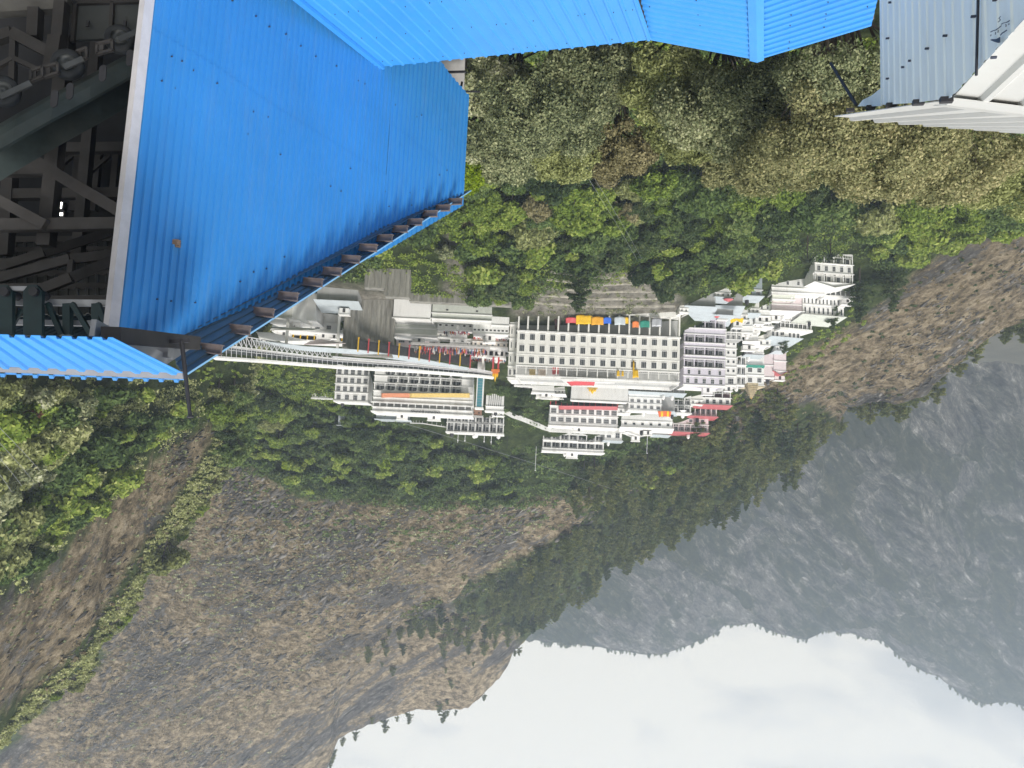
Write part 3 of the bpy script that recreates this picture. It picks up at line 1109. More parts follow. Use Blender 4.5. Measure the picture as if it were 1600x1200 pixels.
bldg('brick_hut', 'small brown brick hut on top of the teal stair tower', 'hut', (736, 753, 638, 650), None, 4, [(1, 'vent', 2, {})], mat('brown_brick', (.35, .2, .14), .9, var=.3, scale=3), roof=('flat', CONC, .2))
n3 = bldg('annex_block', 'white two storey annex with grey doors and lettering between its floors', 'building', (699, 788, 648, 676), None, 9, [gal(8, set=1.2, pw=.3, bm=GREYW, rail=False), gal(8, set=1.2, pw=.3, bm=GREYW, rail=False)], WHITE, roof=('flat', WHITE, .35))
sign(n3, 'NEW VAISHNAVI BHAWAN', 752, 661.6, .75, None, .3)
bldg('boundary_house', 'row of small white huts at the edge of the forest beside the small hotel', 'hut', (488, 520, 613, 622), None, 4, [(1, 'vent', 6, {})], WHITE, roof=('flat', WHITE, .3))
bldg('louvred_block', 'white block with tall dark vertical louvres behind the teal stair tower', 'building', (760, 788, 615, 642), None, 6, [(1, 'gal', 9, dict(set=1, pw=.45, bm=DARK, rail=False, back='none')), (.35, 'solid', 0, {})], WHITE, roof=('flat', WHITE, .2))

# --- upper right group
u7 = bldg('ribbon_hotel', 'white hotel with a bright red awning over its dark ground floor gallery', 'building', (860, 966, 626, 667), None, 10,
          [(10, 'gal', 12, dict(set=2, pw=.25, bm=DARKRED, pm=RED, rail=False, back='none')), (14, 'win', 9, dict(w=.72, h=.55, c=5, rw=2)), (13, 'win', 9, dict(w=.72, h=.55, c=5, rw=2)), (4, 'solid', 0, dict(lo=.6))], WHITE, roof=('flat', WHITE, .25))
cloth('awning', 'long bright red awning above the ground floor of the ribbon windowed hotel', 'awning', [face_pt(u7, 965, 635.5, 2.2), face_pt(u7, 873, 634, 2.2), face_pt(u7, 873, 640, .1), face_pt(u7, 965, 641, .1)], REDROOF, .05, seed=81, nx=20)
u8 = bldg('balcony_hotel', 'topmost white hotel with two rows of seven balcony bays', 'building', (849, 944, 677, 706), None, 10, [gal(7, set=1.6, pw=.3, bm=GREYW, solid_rail=True, rh=.8), gal(7, set=1.6, pw=.3, bm=GREYW, solid_rail=True, rh=.8), (.35, 'solid', 0, dict(lo=.5))], WHITE, roof=('flat', WHITE, .4))
sign(u8, 'SHRI DHAR BHAWAN', 915, 689.8, .6, None, .3)
bldg('sign_wall', 'long low white parapet with a name board below the topmost hotel', 'wall', (858, 962, 666, 677), None, 2, [so_], WHITE, ledge=False)
sb_ = MB()
q0 = face_pt(u8, 911, 667.5, 6)
sb_.box(-4.6, 4.6, 0, .15, -1.0, 1.0)
sbo = sb_.build('name_board', WHITE)
sbo.location = q0
tag(sbo, 'white name board with black lettering under the topmost hotel', 'sign')
lo_ = link('lettering', letters('SHRI DHAR BHAWAN', 1.0, .03))
lo_.parent = sbo
lo_.location = (0, -.04, 0)
lo_.rotation_euler = (math.pi / 2, 0, 0)
B2 = [
    ('temple_wall', 'broad blank white wall with faded picture panels below the red awning', (893, 982, 604, 627), 6, [(1, 'solid', 0, {})], WHITE, 0, None),
    ('white_house', 'white two storey house with short window rows beside the blank white wall', (983, 1034, 612, 641), 8, [(1, 'solid', 0, {}), wn(5, w=.55, h=.5), wn(5, w=.55, h=.5)], WHITE, 0, ('flat', WHITE, .3)),
    ('sloped_hall', 'pale grey hall with a sloping side beneath the striped cloth', (1030, 1052, 614, 642), 8, [(1, 'solid', 0, {})], GREYW, .3, ('shed', PALEROOF, 1.0)),
    ('white_house', 'grey fronted house with wide balconies next to the pale sloped hall', (1050, 1080, 622, 645), 7, [gal(3, bm=GREYW, pw=.3), gal(3, bm=GREYW, pw=.3)], WHITE, 0, ('flat', WHITE, .3)),
    ('red_roof_house', 'white temple house with red roof bands at the end of the upper row', (1090, 1142, 611, 632), 7, [(1, 'gal', 4, dict(bm=DARKRED, pw=.3, back='none')), wn(5, w=.5, h=.6, c=1)], WHITE, 0, ('shed', REDROOF, .9)),
    ('red_roof_house', 'low red roofed house with a railed terrace under the dish', (1078, 1120, 633, 650), 7, [(1, 'gal', 5, dict(bm=GREYW, pw=.25))], WHITE, 0, ('shed', REDROOF, .8)),
    ('red_roof_house', 'pink and white house with a red roof highest on the ridge side', (1052, 1107, 652, 675), 8, [wn(3, w=.3, h=.4, c=1), (1, 'gal', 6, dict(bm=GREYW, pw=.25))], PINK, 0, ('shed', REDROOF, .9)),
    ('terrace_house', 'white angular house with jutting roof slabs under the red and yellow cloth', (972, 1050, 646, 668), 8, [(1, 'solid', 0, {}), (.8, 'win', 6, dict(w=.35, h=.4, c=1, rw=1))], WHITE, .12, ('shed', WHITE, 1.2)),
    ('terrace_house', 'white pointed roof house standing above the angular one', (980, 1022, 664, 676), 7, [(1, 'vent', 5, {})], WHITE, -.2, ('gable', WHITE, 1.6)),
    ('low_house', 'low white house with awning sheets between the two upper hotels', (945, 972, 672, 688), 6, [wn(2, w=.5, h=.5, c=2)], WHITE, 0, ('shed', PALEROOF, .6)),
    ('garden_house', 'white garden house with a plain facade beside the round dark tree', (832, 866, 602, 613), 5, [(1, 'solid', 0, {})], WHITE, 0, ('flat', WHITE, .2)),
    ('garden_house', 'long white screen wall along the path below the forest trees', (838, 880, 613, 623), 4, [(1, 'gal', 5, dict(set=.6, bm=OFFWHITE, pw=.2, rail=False, back='none'))], WHITE, 0, None),
    ('garden_house', 'white cabin with dark windows at the corner of the long block', (805, 832, 592, 602), 4, [wn(2, w=.75, h=.7)], WHITE, 0, ('flat', WHITE, .3)),
    ('gallery_house', 'long low gallery with a grey roof running along the upper lane', (966, 1070, 602, 612), 5, [(1, 'gal', 12, dict(set=1.3, bm=GREYW, pw=.2, back='none'))], WHITE, 0, ('shed', PALEROOF, .9)),
]
for nm, lab, rect, dp, rows, mm, yw, rf in B2:
    bldg(nm, lab, 'wall' if nm.endswith('wall') else 'house', rect, None, dp, rows, mm, yw, rf)

# --- right cluster (left side of the upright view)
GB = dict(set=1.6, pw=.3, bm=GREYW, rh=.8)
B3 = [
    ('terrace_hotel', 'white hotel with four stacked open galleries beside the long block', (1070, 1134, 500, 602), 10, [gal(4, **GB), (.7, 'solid', 0, {}), gal(4, **GB), (.5, 'solid', 0, {}), gal(4, **GB), (.4, 'solid', 0, {}), gal(4, **GB), wn(4, w=.25, h=.5, c=1), wn(5, w=.4, h=.55, c=2)], LILAC, 0, ('parapet', WHITE, .7)),
    ('stair_block', 'white stair block with small paired windows at the side of the gallery hotel', (1134, 1151, 531, 602), 8, [wn(2, w=.4, h=.3, c=1, rw=1), wn(2, w=.4, h=.3, c=1, rw=1), wn(2, w=.4, h=.3, c=1, rw=1), wn(2, w=.4, h=.3, c=1, rw=1), wn(1, w=.5, h=.6)], WHITE, 0, ('parapet', WHITE, .6)),
    ('gallery_wing', 'low pale wing with two open galleries at the foot of the gallery hotel', (1134, 1160, 508, 531), 7, [gal(3, **GB), gal(3, **GB)], WHITE, 0, None),
    ('balcony_tower', 'white tower with rounded balconies next to the green awning', (1151, 1166, 555, 602), 7, [gal(2, solid_rail=True, **GB), gal(2, solid_rail=True, **GB), gal(2, solid_rail=True, **GB)], WHITE, -.1, ('parapet', WHITE, .5)),
    ('guest_house', 'white guest house with four windows and a dark green awning', (1165, 1194, 555, 602), 8, [so_, wn(2, w=.45, h=.45), wn(2, w=.45, h=.45)], WHITE, 0, ('flat', BEIGE, .4)),
    ('guest_house', 'plain pinkish tall house against the brown hill', (1194, 1210, 552, 590), 7, [so_, so_], PINK, 0, ('parapet', WHITE, .5)),
    ('guest_house', 'outermost pale pink house with a red edged gable', (1209, 1229, 549, 580), 7, [so_, so_], PINK, -.15, ('gable', REDROOF, 1.5)),
    ('arcade_lodge', 'white lodge with a row of small arched windows below a grey sheet roof', (1203, 1252, 507, 527), 8, [(1, 'solid', 0, {}), (1, 'win', 7, dict(w=.5, h=.7, c=1, rw=1))], WHITE, -.2, ('shed', PALEROOF, 1.6, 1.2)),
    ('arcade_lodge', 'white lodge with an open railed gallery above the arched windows', (1218, 1270, 493, 514), 8, [(1, 'solid', 0, {}), (1.2, 'gal', 7, dict(set=1.4, pw=.25, bm=GREYW))], WHITE, -.2, ('flat', WHITE, .6)),
    ('long_lodge', 'long two storey white lodge with a row of narrow dark windows', (1253, 1320, 462, 493), 9, [(1, 'win', 11, dict(w=.35, h=.6, c=1, rw=1)), (1, 'win', 9, dict(w=.35, h=.6, c=1, rw=1))], WHITE, -.12, ('shed', GREENISH, 1.5, 1.0)),
    ('lilac_house', 'lilac walled house under a bright white sheet roof', (1206, 1253, 466, 486), 8, [so_, so_], PINK, 0, ('shed', WHITE, 1.0, 1.4)),
    ('low_block', 'long low white block with one dark door in a row of small windows', (1206, 1289, 436, 458), 8, [(1, 'win', 5, dict(w=.22, h=.4, c=2)), (.5, 'solid', 0, {})], WHITE, 0, ('parapet', WHITE, .8)),
    ('low_block', 'pale green low block tucked under the long low white block', (1207, 1242, 454, 468), 7, [so_], mat('pale_green_paint', (.62, .64, .56), .7, var=.05), 0, ('parapet', WHITE, .5)),
    ('villa', 'white villa with stepped verandas at the lowest edge of the complex', (1272, 1334, 398, 442), 9, [(1, 'gal', 4, dict(set=1.4, pw=.3, bm=OFFWHITE)), (1, 'win', 5, dict(w=.4, h=.55, c=2)), (1, 'gal', 4, dict(set=1.4, pw=.3, bm=OFFWHITE))], WHITE, -.1, ('gable', WHITE, 1.6)),
    ('villa', 'small white building half hidden behind the tall pine', (1290, 1345, 446, 463), 7, [(1, 'gal', 7, dict(set=1.0, pw=.3, bm=GREYW, back='none'))], WHITE, 0, ('flat', WHITE, .4)),
    ('sheet_shed', 'grey blue sheet shed between the trees and the pale lodges', (1166, 1191, 438, 462), 6, [(1, 'solid', 0, {}), (.6, 'win', 2, dict(w=.5, h=.6))], mat('grey_sheet', (.36, .41, .44), .5, var=.12), 0, ('shed', PALEROOF, .7)),
    ('sheet_shed', 'wide shed with pale grey roof sheets next to the wooded slope', (1072, 1118, 466, 479), 9, [so_], GREYW, 0, ('shed', PALEROOF, 2.4, 1.4)),
    ('sheet_shed', 'grey roofed shed holding a red parasol on its terrace', (1120, 1160, 466, 478), 8, [so_], GREYW, .1, ('shed', PALEROOF, 2.0, 1.2)),
    ('sheet_shed', 'lower grey shed roof directly above the gallery hotel', (1104, 1146, 480, 492), 8, [so_], GREYW, 0, ('shed', PALEROOF, 1.8, 1.2)),
    ('stepped_house', 'small white house with a flat terrace in the middle of the jumbled steps', (1160, 1176, 500, 520), 5, [wn(1, w=.4, h=.4), so_], WHITE, .2, ('parapet', WHITE, .5)),
    ('stepped_house', 'white cube house with a slanting stair beside it', (1176, 1192, 494, 513), 5, [so_, wn(2, w=.3, h=.4, c=1)], WHITE, -.15, ('parapet', WHITE, .5)),
    ('stepped_house', 'white sloping roof house above the cube houses', (1164, 1184, 514, 533), 5, [so_, so_], WHITE, .3, ('shed', WHITE, 1.2)),
    ('stepped_house', 'pale house with a small fenced roof beside the pink houses', (1184, 1204, 522, 540), 5, [so_, wn(2, w=.4, h=.5, c=2)], OFFWHITE, 0, ('parapet', WHITE, .5)),
    ('stepped_house', 'little white house at the lower end of the jumbled steps', (1150, 1168, 484, 500), 5, [so_, wn(2, w=.4, h=.5, c=1)], WHITE, .1, ('parapet', WHITE, .5)),
    ('stepped_house', 'lilac fronted house between the stepped houses and the pink pair', (1166, 1192, 537, 554), 6, [so_, wn(3, w=.4, h=.4, c=1)], LILAC, 0, ('shed', PALEROOF, .6)),
    ('stepped_house', 'white house with a small tree leaning over its flat roof', (1186, 1204, 476, 494), 5, [wn(2, w=.3, h=.5, c=1), so_], WHITE, 0, ('parapet', WHITE, .5)),
]
for nm, lab, rect, dp, rows, mm, yw, rf in B3:
    bldg(nm, lab, 'building', rect, None, dp, rows, mm, yw, rf)
INF = [
    ('lean_to', 'tiny white lean-to at the foot of the terrace between the grey sheds', (1062, 1076, 476, 488), PALEROOF), ('lean_to', 'tiny white hut wedged below the lilac house', (1192, 1206, 497, 510), WHITE),
    ('lean_to', 'small white porch in front of the railed lodge gallery', (1236, 1254, 486, 497), WHITE), ('lean_to', 'small hut with a grey roof behind the little white house', (1168, 1186, 476, 489), PALEROOF),
    ('lean_to', 'low white annex joined to the lower end of the long low block', (1290, 1322, 438, 450), WHITE), ('lean_to', 'white cabin on the rocks under the pink gabled house', (1212, 1228, 536, 548), PALEROOF),
    ('lean_to', 'white annex between the grey fronted house and the red roofs', (1078, 1098, 618, 632), WHITE), ('lean_to', 'small white shed behind the angular house', (1022, 1046, 668, 679), PALEROOF),
    ('lean_to', 'small house with a pale roof in front of the white two storey house', (966, 985, 632, 646), PALEROOF), ('lean_to', 'white kiosk beside the round dark tree', (866, 882, 604, 615), WHITE),
    ('lean_to', 'white kiosk at the lower bend of the zigzag wall', (770, 788, 640, 650), WHITE), ('lean_to', 'pale shed between the wooded slope and the grey roofed shed', (1118, 1142, 452, 464), PALEROOF),
    ('lean_to', 'white wash house beside the crowded terrace', (684, 704, 515, 527), WHITE), ('lean_to', 'pale hut on the terrace beside the cream hall', (722, 740, 528, 541), PALEROOF),
]
for k_, (nm, lab, rect, rm_) in enumerate(INF):
    bldg(nm, lab, 'hut', rect, None, 5, [so_, wn(2 + k_ % 2, w=.35, h=.45, c=2)], WHITE if k_ % 3 else OFFWHITE, (k_ % 5 - 2) * .09, ('shed', rm_, .7) if k_ % 2 else ('parapet', WHITE, .5))
gh = [o for o in bpy.data.objects if o.get('label', '').startswith('white guest house')][0]
ga = MB()
ga.slab([(-gh['_w'] / 2, -1.0, gh['_h'] * .34), (gh['_w'] / 2, -1.0, gh['_h'] * .34), (gh['_w'] / 2, -.05, gh['_h'] * .42), (-gh['_w'] / 2, -.05, gh['_h'] * .42)], (0, 0, .06))
ga.build('awning', GREENCL, gh)

# --- left group (right side of the upright view): temple ramp, terraces, sheds
B4 = [
    ('retaining_block', 'broad blank white wall of the lowest terrace beside the stone wall', (616, 674, 468, 498), 12, [so_], WHITE, 0, None, 'building'),
    ('pilgrim_hall', 'pilgrim hall with a grey green roof band and a white canopy band', (617, 683, 499, 524), 10, [(14, 'solid', 0, dict(mi=0, lo=.1)), (11, 'solid', 0, dict(lo=1.2, lh=.4))], GREENISH, 0, ('flat', WHITE, .3), 'building'),
    ('pilgrim_hall', 'pink walled hall with a long white panel behind the canopy hall', (620, 684, 525, 542), 9, [(1, 'win', 4, dict(w=.6, h=.4))], PINK, 0, ('flat', WHITE, .3), 'building'),
    ('long_hall', 'long hall with a grey green lower wall and white roof terrace', (676, 769, 477, 500), 14, [(14, 'vent', 2, {}), (9, 'solid', 0, dict(lo=.5))], GREENISH, 0, ('parapet', WHITE, 1.0), 'building'),
    ('terrace_hall', 'white terrace wall with a row of small square vents near the crowd', (684, 740, 500, 515), 8, [(1, 'vent', 6, {})], WHITE, 0, None, 'building'),
    ('terrace_hall', 'taller white hall with a line of tiny vents under the crowded terrace', (740, 796, 494, 522), 9, [(1, 'solid', 0, {}), (1, 'vent', 9, {})], WHITE, 0, None, 'building'),
    ('terrace_hall', 'cream hall with a row of dark windows above the vented hall', (739, 793, 527, 542), 8, [(1, 'solid', 0, {}), (1, 'win', 6, dict(w=.4, h=.5, c=1, rw=1))], mat('cream_paint', (.68, .62, .54), .7, var=.05), 0, ('flat', WHITE, .3), 'building'),
    ('pillared_hall', 'white hall with five tall dark openings between thick pillars', (737, 790, 542, 556), 8, [(1, 'gal', 6, dict(set=1.6, pw=.7, bm=DARK, rail=False, back='none'))], WHITE, 0, ('flat', WHITE, .4), 'building'),
    ('ticket_office', 'small white office with a red and yellow emblem panel beside the crowd', (704, 730, 519, 538), 6, [so_, (.8, 'win', 2, dict(w=.3, h=.3))], WHITE, 0, ('flat', WHITE, .3), 'building'),
    ('ticket_office', 'grey shuttered booth standing against the black railing', (628, 650, 535, 552), 5, [so_], mat('shutter_grey', (.5, .48, .44), .6, var=.1), 0, ('flat', WHITE, .2), 'booth'),
    ('corner_house', 'big plain white house with a sharp corner next to the blue eave', (462, 496, 456, 499), 12, [so_], WHITE, 0, ('flat', WHITE, .2), 'building'),
    ('corner_house', 'plain pale side house half hidden behind the blue eave', (405, 462, 452, 496), 12, [so_], OFFWHITE, .25, ('flat', WHITE, .2), 'building'),
    ('shutter_house', 'grey corrugated shutter front under a thin white roof', (424, 488, 496, 515), 9, [so_], mat('shutter_front', (.36, .39, .39), .5, var=.15, scale=1), 0, ('flat', WHITE, .3), 'building'),
    ('post_gallery', 'dark waiting gallery carried on yellow posts under white roofs', (437, 536, 516, 532), 7, [(1, 'gal', 9, dict(set=3, pw=.35, bm=DARK, pm=YELLOW, back='none'))], WHITE, 0, ('flat', WHITE, .3), 'building'),
    ('window_house', 'white house with two dark windows and a balcony band above the stone wall', (489, 542, 490, 518), 8, [(1.2, 'solid', 0, {}), (1, 'win', 3, dict(w=.4, h=.5)), ], WHITE, 0, ('flat', WHITE, .4), 'building'),
    ('sheet_roof_house', 'grey sheet roofed house covered by crumpled pale sheets', (496, 560, 450, 470), 10, [so_], GREYW, 0, ('shed', PALEROOF, 1.6, 1.5), 'building'),
]
for nm, lab, rect, dp, rows, mm, yw, rf, ct in B4:
    bldg(nm, lab, ct, rect, None, dp, rows, mm, yw, rf)


def slabthing(name, label, cat, pix4, Ys, mm, th=(0, 0, .2), group=None):
    q = [P(x, y, Y) for (x, y), Y in zip(pix4, Ys)]
    c0 = sum(q, Vector()) / len(q)
    b = MB()
    b.slab([v - c0 for v in q], th)
    o = b.build(name, mm)
    o.location = c0
    return tag(o, label, cat, group)


slabthing('sheet_roof', 'long white sheet roof slanting under the blue eave above the yellow posts', 'roof', [(365, 517), (395, 533), (478, 531), (420, 519)], [228, 234, 234, 228], WHITE)
slabthing('sheet_roof', 'pinkish white pointed sheet roof over the end of the queue lane', 'roof', [(475, 538), (540, 536), (500, 530), (485, 533)], [226, 226, 230, 232], PINK)
slabthing('sheet_roof', 'flat white sheet roof over the grey shutter front', 'roof', [(424, 515), (488, 516), (500, 514), (462, 511)], [224, 224, 228, 229], WHITE)
# stone retaining walls
for nm, lab, rc, Y_ in [('retaining_wall', 'tall streaked stone wall between the white terrace and the window house', (540, 618, 468, 556), None), ('retaining_wall', 'upper grey stone wall with vertical drain ribs below the tree line', (604, 642, 420, 464), None),
                        ('retaining_wall', 'dark open framed retaining wall under the leaning shrubs', (571, 604, 420, 450), None), ('retaining_wall', 'long low concrete wall along the foot of the white terrace', (640, 800, 462, 474), None)]:
    r = bldg(nm, lab, 'wall', rc, Y_, 3, [so_], STONE, 0, None, ledge=False)
    w_, h_ = r['_w'], r['_h']
    b = MB()
    k = max(3, int(w_ / 1.5))
    for i in range(k):
        x = -w_ / 2 + (i + .5) * w_ / k
        b.box(x - .12, x + .12, -.22, -.01, 0, h_ * .97)
    b.build('rib', STONE, r)

for i in range(5):
    y = 424 + i * 12
    p, q = hit(860 + i * -6, y, 150, 300), hit(1035 + i * 5, y + 6, 150, 300)
    c0 = (p + q) / 2
    b = MB()
    nseg = 16
    for k in range(nseg):
        s0, s1 = k / nseg, (k + 1) / nseg
        a_, c_ = p.lerp(q, s0), p.lerp(q, s1)
        za, zc = ground(a_.x, a_.y), ground(c_.x, c_.y)
        b.hexa([(a_.x - c0.x, a_.y - c0.y - .3, za - c0.z - 1.5), (c_.x - c0.x, c_.y - c0.y - .3, zc - c0.z - 1.5), (c_.x - c0.x, c_.y - c0.y + .3, zc - c0.z - 1.5), (a_.x - c0.x, a_.y - c0.y + .3, za - c0.z - 1.5),
                (a_.x - c0.x, a_.y - c0.y - .3, za - c0.z + .4), (c_.x - c0.x, c_.y - c0.y - .3, zc - c0.z + .4), (c_.x - c0.x, c_.y - c0.y + .3, zc - c0.z + .4), (a_.x - c0.x, a_.y - c0.y + .3, za - c0.z + .4)])
    o = b.build('terrace_wall', mat('terrace_stone', (.44, .41, .35), .9, var=.35, scale=.8, dirt=(.12, .11, .08), dirt_amt=.9))
    o.location = c0
    tag(o, 'thin pale terrace wall on the bare slope below the long white block', 'wall', 'terrace walls on the bare slope below the long white block')

# --- covered skywalk
sk_top = [(330, 556, 204), (400, 561, 222), (525, 571, 236), (650, 578, 247), (745, 585, 254), (772, 588, 256)]
sk_mid = [(330, 535, 204), (400, 545, 222), (525, 560, 236), (650, 569, 247), (745, 579, 254), (772, 584, 256)]
sk_low = [(330, 516, 204), (400, 529, 222), (525, 550, 236), (650, 566, 247), (745, 578, 254), (772, 583, 256)]


def along(line, s):
    xs = [l[0] for l in line]
    x = xs[0] + (xs[-1] - xs[0]) * s
    return P(x, np.interp(x, xs, [l[1] for l in line]), np.interp(x, xs, [l[2] for l in line]))


o0 = along(sk_mid, .5)
sky_ = empty('skywalk', o0, 'long white covered walkway on a lattice truss crossing above the queue lane', 'walkway')
rb, fb_, tb, rl, gl = MB(), MB(), MB(), MB(), MB()
DEP = Vector((0.35, 4.2, 0))
NS = 56
for k in range(NS):
    s0, s1 = k / NS, (k + 1) / NS
    t0, t1 = along(sk_top, s0) - o0, along(sk_top, s1) - o0
    m0, m1 = along(sk_mid, s0) - o0, along(sk_mid, s1) - o0
    l0, l1 = along(sk_low, s0) - o0, along(sk_low, s1) - o0
    f = Vector((0, -.5, 0))
    rb.slab([t0 + f, t1 + f, t1 + DEP, t0 + DEP], (0, 0, .5))
    fb_.slab([m0, m1, m1 + DEP, m0 + DEP], (0, 0, .3))
    rl.bar(m0.lerp(t0, .42), m1.lerp(t1, .42), .1, .14)
    rl.bar(m0.lerp(t0, .22), m1.lerp(t1, .22), .06, .08)
    rl.bar(m0, t0, .16, .16, up=(0, 1, 0))
    rl.bar(m0.lerp(m1, .5), m0.lerp(m1, .5).lerp(t0.lerp(t1, .5), .42), .1, .1, up=(0, 1, 0))
    gl.slab([m0 + DEP * .97, m1 + DEP * .97, m1.lerp(t1, .55) + DEP * .97, m0.lerp(t0, .55) + DEP * .97], (0, .05, 0))
    if s1 < .44 and k % 1 == 0:
        tb.bar(l0, m1, .14, .14, up=(0, 1, 0))
        tb.bar(l1, m0, .14, .14, up=(0, 1, 0))
        tb.bar(l0, m0, .18, .18, up=(0, 1, 0))
        tb.bar(l0, l1, .2, .25)
    elif s0 > .40:
        tb.bar(m0 - Vector((0, 0, .35)), m1 - Vector((0, 0, .35)), .4, .5)
rb.build('roof', WHITE, sky_)
fb_.build('deck', WHITE, sky_)
rl.build('railing', LGREYM, sky_)
gl.build('glazing', mat('dim_glass', (.16, .18, .18), .2, var=.3), sky_)
tb.build('truss', LGREYM, sky_)
sb2 = MB()
for s in (.08, .26, .44, .62, .8, .96):
    p = along(sk_low if s < .44 else sk_mid, s) + DEP * .5
    g = ground(p.x, p.y)
    sb2.box(p.x - o0.x - .35, p.x - o0.x + .35, p.y - o0.y - .35, p.y - o0.y + .35, g - 1 - o0.z, p.z - o0.z)
sb2.build('support', OFFWHITE, sky_)

# grey-blue lane roof below the skywalk
lr_a = [(396, 531, 222), (480, 541, 226), (560, 546, 232), (650, 559, 240), (731, 574, 247)]
lr_b = [(396, 536, 226), (480, 548, 230), (560, 553, 236), (650, 566, 245), (731, 578, 252)]
c0 = along(lr_a, .5)
b = MB()
for k in range(24):
    p0, p1 = along(lr_a, k / 24) - c0, along(lr_a, (k + 1) / 24) - c0
    q0_, q1 = along(lr_b, k / 24) - c0, along(lr_b, (k + 1) / 24) - c0
    b.slab([p0, p1, q1, q0_], (0, 0, .15))
lane = empty('lane_roof', c0, 'long grey blue roof of the queue lane running below the skywalk', 'roof')
b.build('roof_sheet', PALEROOF, lane)
# queue lane posts and railing
rail_l = [(560, 536, 230), (640, 548, 236), (700, 556, 240), (735, 563, 243)]
for i in range(12):
    s = i / 11
    p = along(rail_l, s)
    b = MB()
    b.box(-.16, .16, -.16, .16, -1.5, 2.6)
    b.box(-.26, .26, -.26, .26, -1.7, -1.5)
    o = b.build('queue_post', YELLOW if i % 2 == 0 else RED)
    o.location = p
    tag(o, 'yellow post of the queue lane railing' if i % 2 == 0 else 'red post of the queue lane railing', 'post', 'posts along the queue lane')
c0 = along(rail_l, .5)
b = MB()
for k in range(11):
    p0, p1 = along(rail_l, k / 11) - c0, along(rail_l, (k + 1) / 11) - c0
    for z in (-.9, -.3, .3, .9):
        b.bar(p0 + Vector((0, 0, z)), p1 + Vector((0, 0, z)), .06, .08)
    for j in range(6):
        q = p0.lerp(p1, j / 6)
        b.bar(q + Vector((0, 0, -1)), q + Vector((0, 0, .9)), .05, .05, up=(0, 1, 0))
    b.slab([p0 + Vector((0, 1.6, -1.2)), p1 + Vector((0, 1.6, -1.2)), p1 + Vector((0, 1.6, 1.6)), p0 + Vector((0, 1.6, 1.6))], (0, .1, 0), 1)
o = b.build('queue_railing', [BLACKM, DARK])
o.location = c0
tag(o, 'black railing with a dark screen behind the queue lane posts', 'railing')

# --- decorated spires
def spire(px, y0, y1, Y, wpx, mats, label, name='decorated_gate'):
    p, t = P(px, y0, Y), P(px, y1, Y)
    h = (t - p).z
    w = wpx / FPX * Y
    r = empty(name, p, label, 'gate')
    b = MB()
    b.box(-w / 2, -w / 4, -.6, .6, -1, h * .42)
    b.box(w / 4, w / 2, -.6, .6, -1, h * .42)
    b.build('pier', mats[0], r)
    b = MB()
    b.box(-w / 2 - .2, w / 2 + .2, -.8, .8, h * .42, h * .52)
    b.box(-w / 2.4, w / 2.4, -.7, .7, h * .521, h * .62)
    b.build('lintel', mats[1], r)
    b = MB()
    for j, xx in enumerate((-w * .3, 0, w * .3)):
        hh = h * (.8 if j != 1 else 1.0)
        rr = w * (.13 if j != 1 else .2)
        z0 = h * .62
        b.lathe([(rr, z0), (rr * 1.1, z0 + (hh - z0) * .2), (rr * .85, z0 + (hh - z0) * .45), (rr * .5, z0 + (hh - z0) * .7), (rr * .16, z0 + (hh - z0) * .9), (0.01, hh)], 10, 0, (xx, 0, 0))
    b.build('finial', mats[2], r)
    return r


def hit_y(x, y):
    h = hit(x, y, 150, 420)
    return h.y if h else 250


spire(775, 563, 597, 252, 11, [RED, ORANGE, YELLOW], 'red orange and yellow flower decked gateway with a tall tip')
spire(926, 598, 616, hit_y(926, 598), 14, [RED, GOLD, YELLOW], 'gold and red decked gateway above the white sheet awning')
p = P(1174, 602, 262)
h = (P(1174, 624, 262) - p).z
tpl = empty('temple_spire', p, 'stepped beige temple spire tapering to a gold tip above the guest house', 'spire')
b = MB()
for k in range(7):
    s = 1.5 * (1 - (k / 7) ** 1.3) + .25
    b.box(-s, s, -s, s, h * k / 8 - .6 * (k == 0), h * (k + 1) / 8 - .02)
    b.box(-s * 1.1, s * 1.1, -s * 1.1, s * 1.1, h * (k + .7) / 8, h * (k + .85) / 8)
b.build('tower', BEIGE, tpl)
b = MB()
b.lathe([(.3, h * 7 / 8), (.35, h * .91), (.08, h * .96), (.01, h * 1.03)], 10)
b.build('finial', GOLD, tpl)
cloth('awning', 'red cloth with yellow stripes tied over the angular white house', 'awning', [P(1049, 643, 278), P(1028, 643, 278), P(1030, 652, 282), P(1047, 652, 282)], mat('striped_cloth', (.65, .12, .03), .7, var=.2), .3, seed=90)
for k in range(2):
    cloth('cloth_band', 'narrow yellow band lying across the red cloth', 'cloth', [P(1045 - 9 * k, 643, 277.8), P(1042 - 9 * k, 643, 277.8), P(1042 - 9 * k, 652, 281.6), P(1045 - 9 * k, 652, 281.6)], YELLOW, .3, 'yellow bands on the red cloth', seed=90)
cloth('tarpaulin', 'bright yellow tarpaulin heaped on the roof beside the gallery hotel', 'tarpaulin', [P(1162, 498, 240), P(1141, 500, 240), P(1142, 505, 243), P(1160, 505, 243)], YELLOW, .6, seed=95)


def parasol(px, py, Y, r_, mm, label):
    p = P(px, py, Y)
    r = empty('parasol', p, label, 'parasol')
    b = MB()
    b.lathe([(r_, -.25 * r_), (r_ * .55, .02), (.03, .22 * r_)], 8)
    b.build('canopy', mm, r)
    b = MB()
    b.tube((0, 0, -2.2), (0, 0, .2), .05)
    b.build('pole', GREYM, r)


parasol(1138, 470, 238, 1.6, REDROOF, 'red parasol open on the grey roofed terrace')
parasol(1067, 643, 284, 1.4, WHITE, 'white parasol open among the red roofs')
parasol(1120, 496, 240, .9, RED, 'small red parasol at the foot of the gallery hotel')

